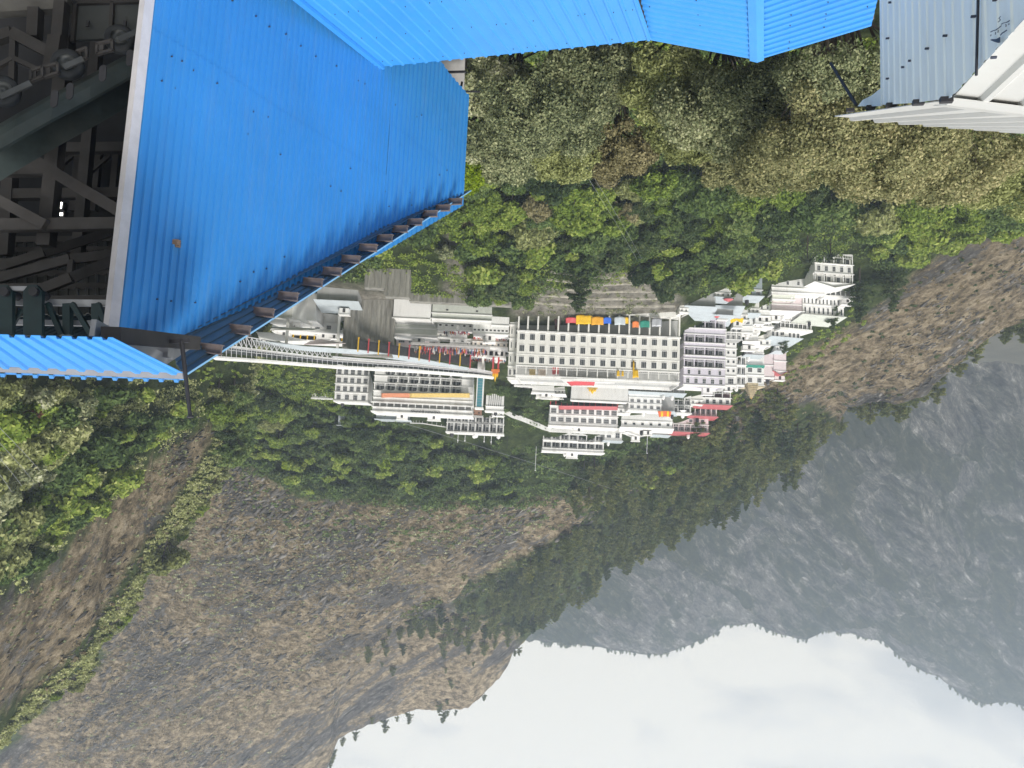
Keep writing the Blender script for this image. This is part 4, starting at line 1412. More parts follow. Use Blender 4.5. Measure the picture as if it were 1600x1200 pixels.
# --- zigzag white stair wall in the upper wood
zz = [(786, 638), (800, 645), (815, 650), (832, 657), (848, 664), (862, 668)]
pts = [hit(x, y, 200, 420) for x, y in zz]
c0 = pts[2].copy()
b = MB()
for k in range(len(pts) - 1):
    p0, p1 = pts[k] - c0, pts[k + 1] - c0
    b.hexa([p0 + Vector((0, -.2, -1)), p1 + Vector((0, -.2, -1)), p1 + Vector((0, .2, -1)), p0 + Vector((0, .2, -1)), p0 + Vector((0, -.2, 1.7)), p1 + Vector((0, -.2, 1.7)), p1 + Vector((0, .2, 1.7)), p0 + Vector((0, .2, 1.7))])
o = b.build('stair_wall', WHITE)
o.location = c0
tag(o, 'white zigzag wall climbing through the trees between two hotels', 'wall')
# path wall further left
zz = [(641, 657), (660, 658), (690, 662), (705, 665)]
pts = [hit(x, y, 200, 420) for x, y in zz]
c0 = pts[1].copy()
b = MB()
for k in range(3):
    p0, p1 = pts[k] - c0, pts[k + 1] - c0
    b.bar(p0 + Vector((0, 0, .8)), p1 + Vector((0, 0, .8)), .3, .35)
    for j in range(4):
        q = p0.lerp(p1, j / 4)
        b.bar(q - Vector((0, 0, 1)), q + Vector((0, 0, .7)), .12, .12, up=(0, 1, 0))
o = b.build('path_fence', WHITE)
o.location = c0
tag(o, 'white pipe fence along the path behind the arcaded hotel', 'fence')

# --- water tanks and masts on the annex roof
k = 0
for x in (706, 716, 727, 744, 757, 768, 779):
    Yt = Vector(n3.location).y + 4
    p = P(x, 677.5 + (x - 740) * .047, Yt)
    b = MB()
    if k % 3 == 0:
        b.lathe([(.01, 0), (.75, 0), (.75, 1.1), (.55, 1.45), (.2, 1.55), (.2, 1.7), (.01, 1.7)], 10)
        o = b.build('water_tank', LGREYM if k else BLACKM)
        lab, ct = ('black' if k == 0 else 'pale') + ' round water tank on the annex roof, ' + {0: 'at the hotel end', 3: 'in the middle', 6: 'at the far end'}[k], 'tank'
        o['group'] = 'water tanks on the annex roof'
    else:
        b.tube((0, 0, 0), (0, 0, 3.0 + (k % 2) * .8), .09)
        b.box(-.2, .2, -.15, .15, 2.6, 3.1)
        o = b.build('roof_mast', LGREYM)
        lab, ct = 'thin white mast standing on the annex roof', 'mast'
        o['group'] = 'masts on the annex roof'
    o.location = p
    tag(o, lab, ct)
    k += 1
p = P(741, 682, Vector(n3.location).y + 3)
dish = empty('satellite_dish', p, 'round white satellite dish on the annex roof', 'dish')
b = MB()
b.lathe([(.02, .12), (.4, .05), (.75, -.12)], 14)
d_ = b.build('reflector', WHITE, dish)
d_.rotation_euler = (math.radians(100), 0, 0)
b = MB()
b.tube((0, .1, -1.6), (0, .1, 0), .06)
b.build('stand', GREYM, dish)

rg = random.Random(12)
hosts = [o for o in list(bpy.data.objects) if o.get('_w') and o.parent is None and o.get('category') in ('building', 'house') and o.name.split('.')[0] not in ('annex_block', 'lodging_block', 'retaining_block')]
for hst in hosts:
    if rg.random() < .25 or hst['_d'] < 5:
        continue
    for q in range(1 if rg.random() < .6 else 2):
        kind_ = rg.choice(['tank', 'tank', 'box'])
        xx = rg.uniform(-.36, .36) * hst['_w']
        yy = rg.uniform(.35, .7) * hst['_d']
        R_ = Matrix.Rotation(hst.rotation_euler.z, 4, 'Z')
        b = MB()
        zt = hst['_h'] + .1
        for l in hst.children:
            if l.name.startswith('roof'):
                zt = max(v.co.z for v in l.data.vertices) - .3
        if kind_ == 'tank':
            k = rg.uniform(.7, 1.0)
            b.lathe([(.01, 0), (.7 * k, 0), (.75 * k, .25), (.7 * k, .5), (.75 * k, .8), (.7 * k, 1.1), (.45 * k, 1.4), (.2, 1.48), (.2, 1.62), (.01, 1.62)], 12)
            mm = rg.choice([BLACKM, WHITE, WHITE])
            nm_, lb = 'water_tank', ('black' if mm is BLACKM else 'white') + ' round water tank on the roof of the '
        else:
            w2, h2 = rg.uniform(1.2, 2.2), rg.uniform(1.4, 2.2)
            b.box(-w2, w2, -1.2, 1.2, 0, h2)
            b.box(-w2 - .2, w2 + .2, -1.4, 1.4, h2 + .003, h2 + .18)
            b.box(-.4, .4, -1.26, -1.203, .1, 1.3, 1)
            nm_, lb, mm = 'roof_hut', 'small white stair hut on the roof of the ', WHITE
        o = b.build(nm_, [mm, DARK])
        o.location = Vector(hst.location) + R_ @ Vector((xx, yy, zt))
        words_ = (lb + hst['label']).split()
        tag(o, ' '.join(words_[:16]), 'tank' if nm_ == 'water_tank' else 'hut', 'tanks and huts on the roof of the ' + hst['label'])

# --- poles standing among the trees
for i, (x, y0, y1, lab) in enumerate([(838, 697, 735, 'tall thin white pole in the wood above the topmost hotel'), (793, 680, 700, 'dark thin pole beside the annex roof'), (1012, 676, 708, 'grey pole in the trees above the pointed roof house')]):
    Yq = hit_y(x, y0)
    p, q = P(x, y0, Yq), P(x - .047 * (y1 - y0), y1, Yq)
    b = MB()
    b.tube((0, 0, -1), q - p, .12, .08)
    b.box(-.25, .25, -.1, .1, (q - p).z - .1, (q - p).z + .15)
    o = b.build('light_pole', LGREYM if i != 1 else BLACKM)
    o.location = p
    tag(o, lab, 'pole')

# --- crowds of pilgrims (a packed mass of specks) and one figure on the path
CR = [mat('cloth_red', (.45, .05, .05), .8), mat('cloth_saffron', (.6, .22, .05), .8), mat('cloth_white', (.65, .63, .6), .8), mat('cloth_dark', (.04, .04, .06), .8), mat('cloth_pink', (.5, .2, .28), .8), mat('cloth_blue', (.08, .14, .3), .8), mat('skin', (.25, .15, .1), .7)]


def figure(b, p, h, mi, seed):
    rg = random.Random(seed)
    a = rg.random() * 6.28
    c, s = math.cos(a), math.sin(a)
    i = len(b.v)
    prof = [(.0, .13, .1), (.45, .16, .13), (.8, .2, .14), (1.2, .22, .14), (1.42, .19, .12), (1.5, .07, .07), (1.56, .09, .1), (1.68, .1, .11), (1.78, .03, .03)]
    for z, rx, ry in prof:
        for k in range(6):
            t = k * math.pi / 3
            x, y = rx * math.cos(t), ry * math.sin(t)
            b.v.append((p.x + (x * c - y * s), p.y + (x * s + y * c), p.z + z * h / 1.75))
    for j in range(len(prof) - 1):
        for k in range(6):
            q = (k + 1) % 6
            b.f.append((i + j * 6 + k, i + j * 6 + q, i + (j + 1) * 6 + q, i + (j + 1) * 6 + k))
            b.m.append(6 if j >= 5 else mi)


CROWDS = [((648, 760, 542, 551), 238, 150, 'dense crowd of pilgrims waiting beside the black queue railing'), ((740, 796, 521, 528), None, 90, 'crowd of pilgrims on the terrace above the vented white hall'),
          ((734, 790, 556, 563), None, 80, 'crowd of pilgrims above the pillared hall by the gateway'), ((694, 735, 513, 520), None, 45, 'small crowd of pilgrims on the terrace by the emblem office')]
for ci, ((x0, x1, ya, yb), Yc, n, lab) in enumerate(CROWDS):
    b = MB()
    c0 = P((x0 + x1) / 2, ya, Yc or hit_y((x0 + x1) / 2, ya))
    for k in range(n):
        x = random.uniform(x0, x1)
        y = random.uniform(ya, yb - 3) + .047 * (x - (x0 + x1) / 2)
        d = P(x, y, c0.y + random.uniform(-1.5, 1.5) + (y - ya) * .25)
        figure(b, d - c0, random.uniform(1.45, 1.8), random.choice([0, 0, 1, 1, 2, 2, 3, 3, 4, 4, 5]), k)
    o = b.build('crowd', CR)
    o.location = c0
    o['kind'] = 'stuff'
    o['label'] = lab
    # terrace slab they stand on
    s = MB()
    wq = abs(P(x0, ya, c0.y).x - P(x1, ya, c0.y).x)
    s.box(-wq / 2 - 1, wq / 2 + 1, -2.4, 5, -.6, -.05)
    t = s.build('crowd_terrace', CONC)
    t.location = c0
    tag(t, 'concrete standing terrace under the ' + lab, 'terrace')
hp = hit(832, 617, 200, 420)
b = MB()
figure(b, Vector((0, 0, 0)), 1.72, 3, 5)
o = b.build('person', CR, smooth=True)
o.location = hp + Vector((0, 0, .1))
tag(o, 'lone person in dark clothes walking on the path by the white screen wall', 'person')

# ------------------------------------------------------------------ foreground sheds
def corr(b, A, B, C_, D, pitch=0.25, dep=0.03, out=None, mi=0, prof=((0, 0), (.28, 0), (.36, 1), (.62, 1), (.70, 0), (1, 0)), nl=1, thick=.012):
    """corrugated sheet: the profile runs A->B (and D->C), the ribs run A->D"""
    A, B, C_, D = [Vector(q) for q in (A, B, C_, D)]
    n = (B - A).cross(D - A).normalized()
    if out is not None and n.dot(Vector(out)) < 0:
        n = -n
    wdt = ((B - A).length + (C_ - D).length) / 2
    k = max(1, round(wdt / pitch))
    ss, hh = [], []
    for i in range(k):
        for p, h in prof[:-1]:
            ss.append((i + p) / k)
            hh.append(h)
    ss.append(1.0)
    hh.append(0)
    i0 = len(b.v)
    for j in range(nl + 1):
        t = j / nl
        for s, h in zip(ss, hh):
            p = (A * (1 - s) + B * s) * (1 - t) + (D * (1 - s) + C_ * s) * t + n * (h * dep)
            b.v.append(tuple(p))
    m = len(ss)
    i1 = len(b.v)
    for q in range(i0, i1):
        b.v.append(tuple(Vector(b.v[q]) - n * thick))
    for j in range(nl):
        for i in range(m - 1):
            a = i0 + j * m + i
            b.f.append((a, a + 1, a + m + 1, a + m))
            b.m.append(mi)
            a += i1 - i0
            b.f.append((a + m, a + m + 1, a + 1, a))
            b.m.append(mi)
    for i in range(m - 1):
        for a in (i0 + i, i0 + nl * m + i):
            c = a + i1 - i0
            b.f.append((a, c, c + 1, a + 1))
            b.m.append(mi)
    for a, c in ((i0, i0 + m), (i0 + m - 1, i0 + 2 * m - 1)):
        if nl == 1:
            b.f.append((a, c, c + i1 - i0, a + i1 - i0))
            b.m.append(mi)
    return n


def screws(b, A, B, C_, D, n, rows_, per, mi=1, r=.022, jit=.25, seed=1, skip=.25, dep=.035):
    rg = random.Random(seed)
    A, B, C_, D = [Vector(q) for q in (A, B, C_, D)]
    a = (B - A).normalized()
    c = n.cross(a)
    for t in rows_:
        for i in range(per):
            if rg.random() < skip:
                continue
            s = (i + .5 + rg.uniform(-jit, jit)) / per
            tt = t + rg.uniform(-.004, .004)
            p = (A * (1 - s) + B * s) * (1 - tt) + (D * (1 - s) + C_ * s) * tt + n * (dep + .006)
            q = [p + (a * math.cos(k * 1.047) + c * math.sin(k * 1.047)) * r for k in range(6)]
            i0 = len(b.v)
            b.v += [tuple(v) for v in q] + [tuple(v - n * .03) for v in q]
            b.f.append(tuple(range(i0, i0 + 6)))
            b.m.append(mi)
            for k in range(6):
                g = (k + 1) % 6
                b.f.append((i0 + k, i0 + 6 + k, i0 + 6 + g, i0 + g))
                b.m.append(mi)


def at_az(px, X0, Y0, k):
    """on the vertical plane X = X0 - k (Y - Y0): the distance whose azimuth is that of pixel column px (at eye level)"""
    a = (800 - px) / FPX
    return (X0 + k * Y0) / (a + k)


class VPlane:
    """vertical plane through a point with horizontal run (-k, 1)"""

    def __init__(self, p, k):
        self.p = Vector(p)
        self.d = Vector((-k, 1, 0)).normalized()
        self.n = Vector((-1, -k, 0)).normalized()

    def at(self, x, y, out=0.0):
        return onplane(x, y, self.p + self.n * out, self.n)


SHED0 = P(178, 526, 17.0)
PL1 = VPlane(SHED0, 0.42)
TB = PL1.at(595, 374)
PL2 = VPlane(TB, 0.62)
shed = empty('blue_shed', SHED0, 'tall blue corrugated shed with a steep roof running down the slope', 'shed')
o0 = Vector(SHED0)
b = MB()


def wl(v):
    return v - o0


# continuous rib phase: build each course over the whole run as one strip
def course(b, pl, xs, topf, botf, out, pitch=.24, dep=.055):
    P0, P1 = pl.at(xs[0], ftop(xs[0])), pl.at(xs[-1], ftop(xs[-1]))
    L_ = ((P1 - P0).xy).length
    k = round(L_ / pitch)
    prof = ((0, 0), (.30, 0), (.38, 1), (.62, 1), (.70, 0))
    ss, hh = [], []
    for i in range(k):
        for p, h in prof:
            ss.append((i + p) / k)
            hh.append(h)
    ss.append(1.0)
    hh.append(0)
    i0 = len(b.v)
    for s, h in zip(ss, hh):
        q = Vector((P0.x + (P1.x - P0.x) * s, P0.y + (P1.y - P0.y) * s, 0))
        q += pl.n * (out + h * dep)
        px, _ = pix(q.x, q.y, SHED0.z - 4)
        b.v.append(tuple(wl(Vector((q.x, q.y, topf_z(pl, px, topf))))))
        b.v.append(tuple(wl(Vector((q.x, q.y, botf(pl, px))))))
    m = len(ss)
    for i in range(m - 1):
        a = i0 + 2 * i
        b.f.append((a, a + 1, a + 3, a + 2))
        b.m.append(0)


def topf_z(pl, px, f):
    return pl.at(px, f(px)).z


def ftop(x):
    return float(np.interp(x, [178, 255, 290, 595, 722], [526, 531, 538, 394, 312]))


def fseam(x):
    return float(np.interp(x, [150, 232, 320, 400, 595, 715], [-10, 40, 92, 147, 268, 333]))


def fseam2(x):
    return float(np.interp(x, [260, 595, 712], [-60, 183, 277]))


def zof(f):
    return lambda pl, px: pl.at(px, f(px)).z


b = MB()
course(b, PL1, [178, 595], ftop, zof(fseam), .012)
course(b, PL2, [595, 724], ftop, zof(fseam2), .012)
course(b, PL1, [178, 595], lambda x: fseam(x) + 4, lambda pl, px: SHED0.z - 15.0, 0.0)
course(b, PL2, [595, 724], lambda x: fseam2(x) + 3, zof(lambda x: float(np.interp(x, [595, 640, 680, 727], [-10, 40, 97, 150]))), 0.0)
wallo = b.build('wall_sheet', BLUE, shed)
# screws, one small mesh part
b = MB()
rg = random.Random(4)
for pl, xa, xb, nscr in ((PL1, 240, 590, 30), (PL2, 600, 715, 12)):
    for f, n_ in ((lambda x: ftop(x) - 60, nscr // 2), (lambda x: fseam(x) + 26, nscr), (lambda x: fseam(x) - 120, nscr), (lambda x: fseam(x) + 70, nscr // 2)):
        for i in range(n_):
            x = xa + (xb - xa) * (i + rg.uniform(.1, .9)) / n_
            y = f(x) + rg.uniform(-4, 4)
            if y < -20 or y > ftop(x) - 12:
                continue
            p = pl.at(x, y, .05)
            a_ = pl.d * .019
            c_ = Vector((0, 0, .019))
            if rg.random() < .3:
                continue
            pts = [wl(p + a_ * math.cos(k * 1.047) + c_ * math.sin(k * 1.047)) for k in range(6)]
            b.slab(pts, -pl.n * .05)
b.build('screws', mat('dark_screw', (.04, .05, .08), .6), shed)['kind'] = 'stuff'
# flashing along the near edge
b = MB()
e0 = PL1.at(178, 526)
e1 = Vector((e0.x, e0.y, SHED0.z - 15.0))
d_ = PL1.d
b.hexa([wl(q) for q in (e1 - d_ * .2 + PL1.n * .05, e1 + d_ * .05 + PL1.n * .06, e1 + d_ * .05 - PL1.n * .05, e1 - d_ * .2 - PL1.n * .12, e0 - d_ * .2 + PL1.n * .05, e0 + d_ * .05 + PL1.n * .06, e0 + d_ * .05 - PL1.n * .05, e0 - d_ * .2 - PL1.n * .12)])
b.build('corner_flashing', mat('flashing', (.55, .53, .54), .5, var=.08), shed)
# hole with a rusty stub in the wall
b = MB()
p = PL1.at(277, 380, .06)
b.slab([wl(p + d_ * x + Vector((0, 0, z))) for x, z in ((-.1, -.08), (.1, -.1), (.11, .08), (-.05, .1), (-.11, .03))], -PL1.n * .03)
b.box(*[v for v in (wl(p).x - .07, wl(p).x + .07, wl(p).y - .12, wl(p).y + .02, wl(p).z - .06, wl(p).z + .06)])
b.build('rusty_stub', mat('rust', (.3, .2, .13), .8, var=.35, scale=6), shed)
# roof overhang: ribs follow the slope
q1, q2 = PL1.at(262, 536, -.02), PL2.at(723, 300, -.02)
r1, r2 = P(285, 588, 17.9), P(736, 297, 30.9)
tb_ = PL1.at(595, 378, -.02)
rt_ = r1.lerp(r2, (tb_.y - q1.y) / (q2.y - q1.y))
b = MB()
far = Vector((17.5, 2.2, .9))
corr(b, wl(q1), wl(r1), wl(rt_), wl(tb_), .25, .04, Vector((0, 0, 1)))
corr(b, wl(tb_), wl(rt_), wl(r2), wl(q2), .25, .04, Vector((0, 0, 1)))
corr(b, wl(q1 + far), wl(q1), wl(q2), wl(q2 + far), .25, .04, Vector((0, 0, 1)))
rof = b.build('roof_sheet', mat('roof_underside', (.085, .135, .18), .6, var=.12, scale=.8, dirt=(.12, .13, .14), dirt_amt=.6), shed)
b = MB()
for a_, c_ in ((r1, rt_), (rt_, r2)):
    b.bar(wl(a_) + Vector((0, 0, .02)), wl(c_) + Vector((0, 0, .02)), .03, .045)
b.build('roof_edge_trim', mat('trim_blue', (.25, .5, .75), .4, var=.05), shed)
# purlin ends sticking out under the overhang
PUR = mat('purlin_steel', (.16, .135, .13), .6, var=.25, scale=3, dirt=(.2, .12, .08), dirt_amt=.5)
for i, (x, y) in enumerate([(330, 545), (375, 515), (412, 488), (450, 463), (489, 441), (519, 424), (548, 405), (575, 387), (601, 372), (625, 358), (648, 347), (672, 334), (692, 325), (711, 315)]):
    pl = PL1 if x < 595 else PL2
    p = onplane(x, y, q1, (r1 - q1).cross(q2 - q1).normalized())
    p = p * (1 - .16 / p.length)
    b = MB()
    axis = (pl.n * .92 + Vector((0, 0, .1))).normalized()
    side = pl.d
    ha, hb, hs = .34, .12, .035
    up_ = axis.cross(side).normalized()
    up_ = up_ if up_.z > 0 else -up_
    a0, a1 = p - axis * ha, p + axis * ha
    # a C section: web and two flanges
    for dz, hh, sw in ((0, hb, .012), (hb - .012, .012, .06), (-hb + .012, .012, .06)):
        c = up_ * dz
        f = side * sw
        g = side * (sw if sw > .02 else .012)
        b.hexa([wl(a0 + c - up_ * hh - f), wl(a1 + c - up_ * hh - f), wl(a1 + c - up_ * hh + g), wl(a0 + c - up_ * hh + g), wl(a0 + c + up_ * hh - f), wl(a1 + c + up_ * hh - f), wl(a1 + c + up_ * hh + g), wl(a0 + c + up_ * hh + g)])
    b.build('purlin_end', PUR, shed)

# shell added to darken the shed: floor, back wall, side wall under the roof
IN = mat('shade_lining', (.02, .021, .024), .9, var=.3, scale=.8)  # near-black base puts the shed's shade into the colour
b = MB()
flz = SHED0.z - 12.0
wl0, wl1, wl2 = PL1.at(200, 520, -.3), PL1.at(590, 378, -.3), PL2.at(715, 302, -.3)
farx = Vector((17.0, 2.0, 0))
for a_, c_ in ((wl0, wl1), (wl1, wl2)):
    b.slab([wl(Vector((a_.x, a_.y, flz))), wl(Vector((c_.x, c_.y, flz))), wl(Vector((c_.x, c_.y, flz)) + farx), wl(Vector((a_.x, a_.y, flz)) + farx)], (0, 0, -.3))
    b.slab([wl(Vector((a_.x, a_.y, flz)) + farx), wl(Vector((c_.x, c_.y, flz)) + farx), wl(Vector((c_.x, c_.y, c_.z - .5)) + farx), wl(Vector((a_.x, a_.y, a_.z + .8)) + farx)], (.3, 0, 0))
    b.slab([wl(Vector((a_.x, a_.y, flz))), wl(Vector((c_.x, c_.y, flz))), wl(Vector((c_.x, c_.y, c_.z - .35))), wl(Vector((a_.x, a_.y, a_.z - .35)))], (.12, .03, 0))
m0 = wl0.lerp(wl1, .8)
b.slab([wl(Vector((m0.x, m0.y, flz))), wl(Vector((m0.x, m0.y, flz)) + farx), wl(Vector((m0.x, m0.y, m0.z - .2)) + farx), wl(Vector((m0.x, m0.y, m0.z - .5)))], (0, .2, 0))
b.build('shade_shell', IN, shed)

STEEL = mat('shaded_steel', (.046, .043, .042), .65, var=.25, scale=2, dirt=(.04, .034, .032), dirt_amt=.6)  # steel and its dirt tone darkened in place of the shed's shade
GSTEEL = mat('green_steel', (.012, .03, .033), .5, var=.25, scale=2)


def beam(name, pts, w, h, mm, parent=shed, up=(0, 0, 1)):
    b = MB()
    for a_, c_ in zip(pts[:-1], pts[1:]):
        b.bar(wl(a_), wl(c_), w, h, up=up)
    return b.build(name, mm, parent)


def PP(*q):
    return [P(*v) for v in q]


beam('column', PP((104, 60, 21), (72, 385, 21)), .36, .36, STEEL, up=(0, 1, 0))
beam('column', PP((160, -20, 23.5), (120, 420, 23.5)), .3, .3, STEEL, up=(0, 1, 0))
beam('column', PP((20, 215, 24), (8, 400, 24)), .35, .35, STEEL, up=(0, 1, 0))
for yy, Yb in ((353, 20.6), (268, 21.4), (234, 24.5), (305, 24.0)):
    beam('cross_beam', PP((-40, yy, Yb), (205 if yy != 268 else 88, yy - 3, Yb)), .26, .32, STEEL)
beam('brace', PP((12, 225, 20.4), (110, 285, 20.3), (195, 335, 20.2)), .22, .3, STEEL)
beam('brace', PP((-20, 303, 20.5), (72, 352, 20.4)), .2, .28, STEEL)
beam('brace', PP((140, 270, 25), (172, 243, 25)), .12, .12, STEEL)
beam('brace', PP((100, 255, 25.5), (122, 236, 25.5)), .12, .12, STEEL)
for xq in (118, 178, 150):
    beam('hanger', PP((xq + 5, 240, 25.5), (xq - 4, 330, 25.5)), .2, .2, STEEL, up=(0, 1, 0))
# roof frame: purlins across, rafters along
for i, (yy, Yb) in enumerate(((375, 26), (392, 24.6), (410, 23.2), (430, 21.8), (450, 20.5), (470, 19.3))):
    beam('purlin', PP((-40, yy, Yb), (192, yy - 2, Yb)), .12, .2, STEEL)
for q in ([(-20, 424, 22.5), (70, 395, 22.5), (182, 360, 23.5)], [(-20, 440, 21.0), (110, 405, 21.0), (182, 397, 21.5)], [(40, 462, 19.6), (112, 434, 19.6), (180, 405, 20.2)]):
    beam('rafter', PP(*q), .15, .26, STEEL)
beam('king_post', PP((112, 408, 19.8), (110, 434, 19.6)), .14, .14, STEEL, up=(0, 1, 0))
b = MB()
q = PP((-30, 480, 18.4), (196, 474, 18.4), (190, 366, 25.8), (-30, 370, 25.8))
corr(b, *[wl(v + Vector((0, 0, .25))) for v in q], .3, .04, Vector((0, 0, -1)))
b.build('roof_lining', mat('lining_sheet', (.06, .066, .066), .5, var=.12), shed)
# floor level clutter seen low in the opening
b = MB()
q = PP((-30, -40, 20.5), (110, -40, 20.5), (104, 12, 20.5), (-30, 20, 20.5))
b.slab([wl(v) for v in q], (0, .3, 0))
b.build('concrete_wall', mat('pale_concrete', (.13, .125, .115), .85, var=.15), shed)

# green steel machine frame at the mouth of the shed
mach = empty('sheave_frame', P(60, 500, 17.2), 'dark green steel frame of the cable machinery under the shed roof', 'machine')
mo = Vector(mach.location)


def mbar(name, q, w, h, mm=GSTEEL, up=(0, 1, 0)):
    b = MB()
    for a_, c_ in zip(q[:-1], q[1:]):
        b.bar(a_ - mo, c_ - mo, w, h, up=up)
    return b.build(name, mm, mach)


for x in (106, 151):
    mbar('post', PP((x, 475, 17.2), (x, 524, 17.2)), .16, .16)
for x0, x1 in ((82, 97), (120, 143), (160, 172)):
    mbar('diagonal', PP((x0 - 7, 474, 17.1), (x1, 524, 17.1)), .1, .12)
mbar('diagonal', PP((34, 483, 17.1), (12, 524, 17.1)), .07, .07)
mbar('top_rail', PP((-20, 472, 17.3), (175, 474, 17.3)), .1, .14, GREYM, up=(0, 0, 1))
mbar('base_rail', PP((-20, 503, 17.5), (175, 506, 17.5)), .12, .12, GREYM, up=(0, 0, 1))
for x in (5, 51):
    b = MB()
    out = [(x - 15, 524), (x - 15, 455), (x - 7, 445), (x + 6, 445), (x + 14, 455), (x + 14, 524)]
    b.slab([P(u, v, 16.8) - mo for u, v in out], (0, .12, 0))
    b.build('bearing_plate', GSTEEL, mach)
    b = MB()
    c = P(x, 455, 16.7) - mo
    b.tube(c, c + Vector((0, .5, 0)), .1, n=12)
    b.build('bearing', BLACKM, mach)
mbar('shaft', PP((5, 451, 16.9), (51, 451, 16.9)), .09, .09, GREYM, up=(0, 0, 1))

# conveyor trough with rubber tyres
con = empty('tyre_conveyor', P(100, 150, 18.5), 'dark curved conveyor trough with rubber drive tyres on top', 'machine')
co_ = Vector(con.location)
TROUGH = mat('trough_paint', (.045, .062, .062), .5, var=.3, scale=1.5, dirt=(.08, .075, .06), dirt_amt=.5)
ctl = [(-40, 262, 17.9), (20, 226, 18.1), (80, 192, 18.4), (140, 160, 18.8), (200, 126, 19.3), (240, 100, 19.6)]     # lower edge (upright) of the trough side
b = MB()
prof = [(0.0, .95), (-.05, .9), (-.06, .55), (-.02, .3), (.12, .08), (.4, -.02), (1.2, -.05), (1.2, .95)]
for j, (x, y, Yq) in enumerate(ctl):
    base = P(x, y, Yq) - co_ - Vector((0, 0, .95))
    for dy, dz in prof:
        b.v.append(tuple(base + Vector((dy * .3, dy, dz))))
k = len(prof)
for j in range(len(ctl) - 1):
    for i in range(k - 1):
        a_ = j * k + i
        b.f.append((a_, a_ + 1, a_ + k + 1, a_ + k))
        b.m.append(0)
tr = b.build('trough', TROUGH, con)
RUB = mat('tyre_rubber', (.022, .025, .028), .8, var=.2)
for x, y, Yq, rpx in ((6, 143, 17.7, 25), (106, 101, 18.3, 25), (188, 62, 18.9, 24)):
    c = P(x, y, Yq) - co_
    r_ = rpx / FPX * Yq
    ax = Vector((.3, 1, 0)).normalized()
    t_ = bpy.data.objects.new('tyre', None)
    COL.objects.link(t_)
    t_.parent = con
    t_.location = c
    t_.rotation_euler = ax.to_track_quat('Z', 'Y').to_euler()
    b = MB()
    b.lathe([(r_ * .58, -.12), (r_ * .9, -.14), (r_, -.08), (r_, .08), (r_ * .9, .14), (r_ * .58, .12)], 24)
    b.build('rubber', RUB, t_, smooth=True)
    b = MB()
    b.lathe([(0.01, -.05), (r_ * .2, -.1), (r_ * .3, -.03), (r_ * .55, -.06), (r_ * .58, -.11)], 20)
    b.build('rim', mat('rim_steel', (.05, .055, .056), .5, var=.2), t_, smooth=True)
for x, y, Yq, ww in ((58, 118, 18.0, 9), (80, 112, 18.05, 11), (128, 88, 18.3, 8), (164, 76, 18.5, 12)):
    b = MB()
    q = [P(x + dx, y + dy, Yq) - co_ for dx, dy in ((-ww, 9), (ww, 2), (ww, -13), (-ww, -7))]
    for k in range(4):
        b.bar(q[k], q[(k + 1) % 4], .06, .09, up=(0, 1, 0))
    b.slab([q[0], q[0].lerp(q[1], .4), q[3].lerp(q[2], .4), q[3]], (0, .05, 0))
    b.build('bracket', STEEL, con)
for (xa, ya, Ya), (xb, yb, Yb2) in (((0, 152, 17.5), (48, 130, 17.7)), ((100, 105, 18.1), (130, 92, 18.2)), ((185, 62, 18.7), (225, 45, 19))):
    b = MB()
    b.bar(P(xa, ya, Ya) - co_, P(xb, yb, Yb2) - co_, .06, .13)
    b.build('axle_arm', mat('arm_steel', (.06, .065, .068), .5, var=.2), con)
for x, y, Yq in ((89, 158, 17.7), (113, 146, 17.85), (164, 118, 18.2), (206, 94, 18.6)):
    b = MB()
    p = P(x, y, Yq) - co_
    b.lathe([(.01, -.0), (.09, 0)], 10)
    b2 = MB()
    pts = [(p.x + .09 * math.cos(t) - .0, p.y - .12, p.z + (.24 if math.sin(t) > 0 else 0) - .12 + .09 * math.sin(t)) for t in [math.pi * 2 * i / 12 for i in range(12)]]
    b2.slab(pts, (0, .03, 0))
    b2.build('slot', BLACKM, con)
# steel gable truss and cabinets behind the conveyor
beam('gable_rafter', PP((-20, 66, 20.4), (20, 52, 20.3), (82, 85, 20.2)), .24, .3, STEEL)
beam('gable_strut', PP((22, 56, 20.3), (20, 130, 20.2)), .16, .16, STEEL, up=(0, 1, 0))
beam('gable_strut', PP((-10, 108, 20.2), (21, 91, 20.2), (58, 108, 20.2)), .12, .12, STEEL)
beam('column', PP((90, 60, 20.1), (82, 110, 20.0)), .35, .35, STEEL, up=(0, 1, 0))
beam('post', PP((97, 5, 20.4), (92, 62, 20.4)), .3, .3, STEEL, up=(0, 1, 0))
beam('post', PP((56, 15, 20.4), (54, 60, 20.4)), .3, .3, STEEL, up=(0, 1, 0))
cab = empty('steel_cabinet', P(170, 30, 21), 'pair of grey steel cabinet doors behind the conveyor', 'cabinet')
cbo = Vector(cab.location)
for x0, x1 in ((118, 171), (176, 226)):
    b = MB()
    b.slab([P(u, v, 20.8) - cbo for u, v in ((x0, 62), (x0 + 2, 8), (x1 + 2, 6), (x1, 60))], (0, .1, 0))
    d_o = b.build('door', mat('cabinet_paint', (.055, .06, .06), .55, var=.1), cab)
    b = MB()
    c = P(x0 + 20, 38, 20.7) - cbo
    b.box(c.x - .04, c.x + .04, c.y - .06, c.y, c.z - .08, c.z + .08)
    b.build('handle', BLACKM, d_o)
b = MB()
for q in (((114, 66, 20.75), (119, 4, 20.75)), ((173, 62, 20.75), (176, 4, 20.75)), ((114, 5, 20.75), (230, 2, 20.75))):
    b.bar(P(*q[0]) - cbo, P(*q[1]) - cbo, .1, .12, up=(0, 1, 0))
b.build('frame', STEEL, cab)

